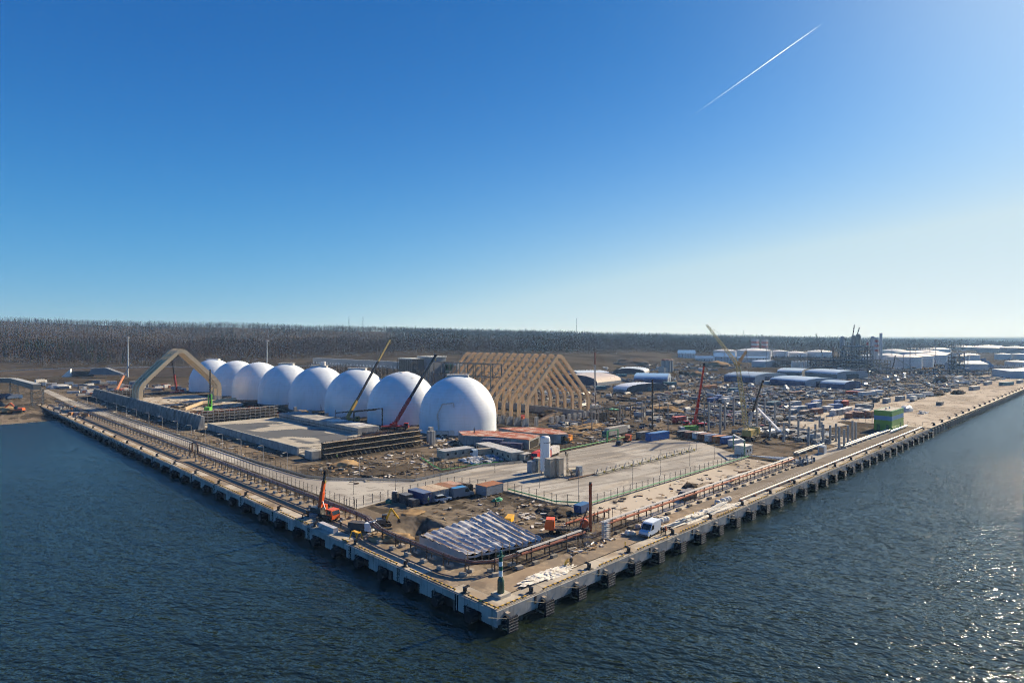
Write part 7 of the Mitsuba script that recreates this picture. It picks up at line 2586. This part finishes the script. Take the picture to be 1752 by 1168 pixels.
t = thing('conveyor_gallery', 'grey conveyor gallery on lattice towers at the far left end of the quay', 'gallery')
p1, p2 = np.array([1.2, 558, 9.7]), np.array([-0.3, 437.5, 11.5])
p0 = p1 + np.array([-60, 60, 1.0])
for a, b, n in ((p0, p1, 5), (p1, p2, 9)):
    for k in range(n):
        u, w = a + (b - a) * k / n, a + (b - a) * (k + .97) / n
        g = G()
        g.bar(u, w, 4.2, 3.4)
        part(t, 'panel', g, (0.13, 0.145, 0.14))
        g = G()
        g.bar(u + [0, 0, 1.85], w + [0, 0, 1.85], 4.6, 0.3)
        part(t, 'roof_panel', g, (0.32, 0.35, 0.36))
for p, w in ((p1, 5.0), (p2, 6.0)):
    for s in (-1, 1):
        for r_ in (-1, 1):
            g = G()
            g.bar((p[0] + s * w / 2, p[1] + r_ * w / 2, -1), (p[0] + s * w / 2, p[1] + r_ * w / 2, p[2] - 1.5), 0.4)
            part(t, 'tower_leg', g, (0.12, 0.13, 0.13))
        for k in range(4):
            g = G()
            z0, z1 = (p[2] - 2) * k / 4, (p[2] - 2) * (k + 1) / 4
            g.bar((p[0] + s * w / 2, p[1] - w / 2, z0), (p[0] + s * w / 2, p[1] + w / 2, z1), 0.3)
            g.bar((p[0] - w / 2, p[1] + s * w / 2, z0), (p[0] + w / 2, p[1] + s * w / 2, z1), 0.3)
            g.bar((p[0] + s * w / 2, p[1] - w / 2, z1), (p[0] + s * w / 2, p[1] + w / 2, z1), 0.3)
            part(t, 'tower_brace', g, (0.12, 0.13, 0.13))
p = Proto()
for s in (-1, 1):
    g = G()
    g.prof([(-2.2, 0.1), (2.2, 0.1), (2.6, 0.6), (2.1, 1.1), (-2.1, 1.1), (-2.6, 0.6)], s * 1.3 - 0.35, s * 1.3 + 0.35)
    p.add('track', g, BLK)
g = G()
g.box(-2.6, 1.4, -1.4, 1.4, 1.2, 2.6, 0.15)
p.add('body', g, (0.55, 0.11, 0.03), 'paint')
g = G()
g.box(0.0, 1.7, 0.3, 1.4, 2.0, 3.6, 0.15)
p.add('cab', g, None, 'glass_dark')
for a, b in (((1.2, -0.2, 2.2), (4.2, -0.2, 5.2)), ((4.2, -0.2, 5.2), (7.0, -0.2, 2.6))):
    g = G()
    g.bar(a, b, 0.6)
    p.add('arm_section', g, (0.5, 0.10, 0.03), 'paint')
g = G()
g.prof([(6.4, 1.2), (7.6, 1.4), (7.4, 2.8), (6.7, 2.9)], -0.9, 0.5)
p.add('bucket', g, BLK)
p.put('excavator', *(-14.3,400.7), -0.9, 2.5, 'orange excavator working on the beach at the left end of the quay', 'excavator', sc=1.1)
for (x, y), c, lb in (((-9.1,501.6), (0.03, 0.06, 0.13), 'dark blue lorry parked left of the gallery tower, leftmost'), ((-6.1,492.6), (0.04, 0.09, 0.2), 'blue lorry parked left of the gallery tower'), ((35.1,677.7), (0.55, 0.56, 0.56), 'white lorry below the railway embankment')):
    truck_proto(c, tuple(v * 0.8 for v in c), 10, 3.6).put('truck', x, y, 0, 0.4, lb, 'truck')
heap(*(-21,407.4), 9, 5, 2.6, 'sand_heap', 'sand heap on the beach beside the orange excavator', seed=71, rough=0.4)
heap(*(35.1,589.3), 9, 5, 3.5, 'tarp', 'grey sheeted heap at the start of the left road', seed=72, rough=0.3, name='sheeted_stack')
heap(*(72.8,640.4), 9, 5, 3.5, 'dark_soil', 'brown earth cone below the grey ramp', seed=73, rough=0.3)
for i in range(26):
    x, y = R.uniform(3.5, 13), R.uniform(330, 425)
    g = G(x, y, 0, R.uniform(0, 3))
    g.cb(0, 0, 0, R.uniform(1, 4), R.uniform(0.8, 1.8), R.uniform(0.5, 1.8))
    one('quay_equipment', g, R.choice([(0.25, 0.28, 0.3), (0.1, 0.1, 0.11), (0.45, 0.46, 0.46), (0.3, 0.14, 0.06)]), 'small equipment crate stored on the far left end of the quay', 'equipment', 'stored equipment on the far left quay')
for i in range(70):
    x, y = R.uniform(30, 110), R.uniform(485, 640)
    g = G(x, y, 0, R.uniform(-.4, .4))
    g.cb(0, 0, 0, R.uniform(2, 9), R.uniform(1.5, 3), R.uniform(1.2, 3))
    one('site_store', g, R.choice([(0.2, 0.22, 0.25), (0.5, 0.51, 0.52), (0.10, 0.10, 0.11), (0.36, 0.14, 0.08), (0.05, 0.1, 0.2)]), 'stored block or cabin on the ground between the arch and the embankment', 'store', 'stores between arch and embankment')
# ---------------------------------------------------------------- air
scene['haze'] = {'type': 'cube', 'to_world': T4().translate([1100, 700, 77]).scale([5200, 5000, 83]), 'bsdf': {'type': 'null'}, 'interior': {'type': 'ref', 'id': 'air'}}
labels['haze'] = {'label': 'faint blue haze over the whole harbour', 'category': 'haze', 'kind': 'stuff'}
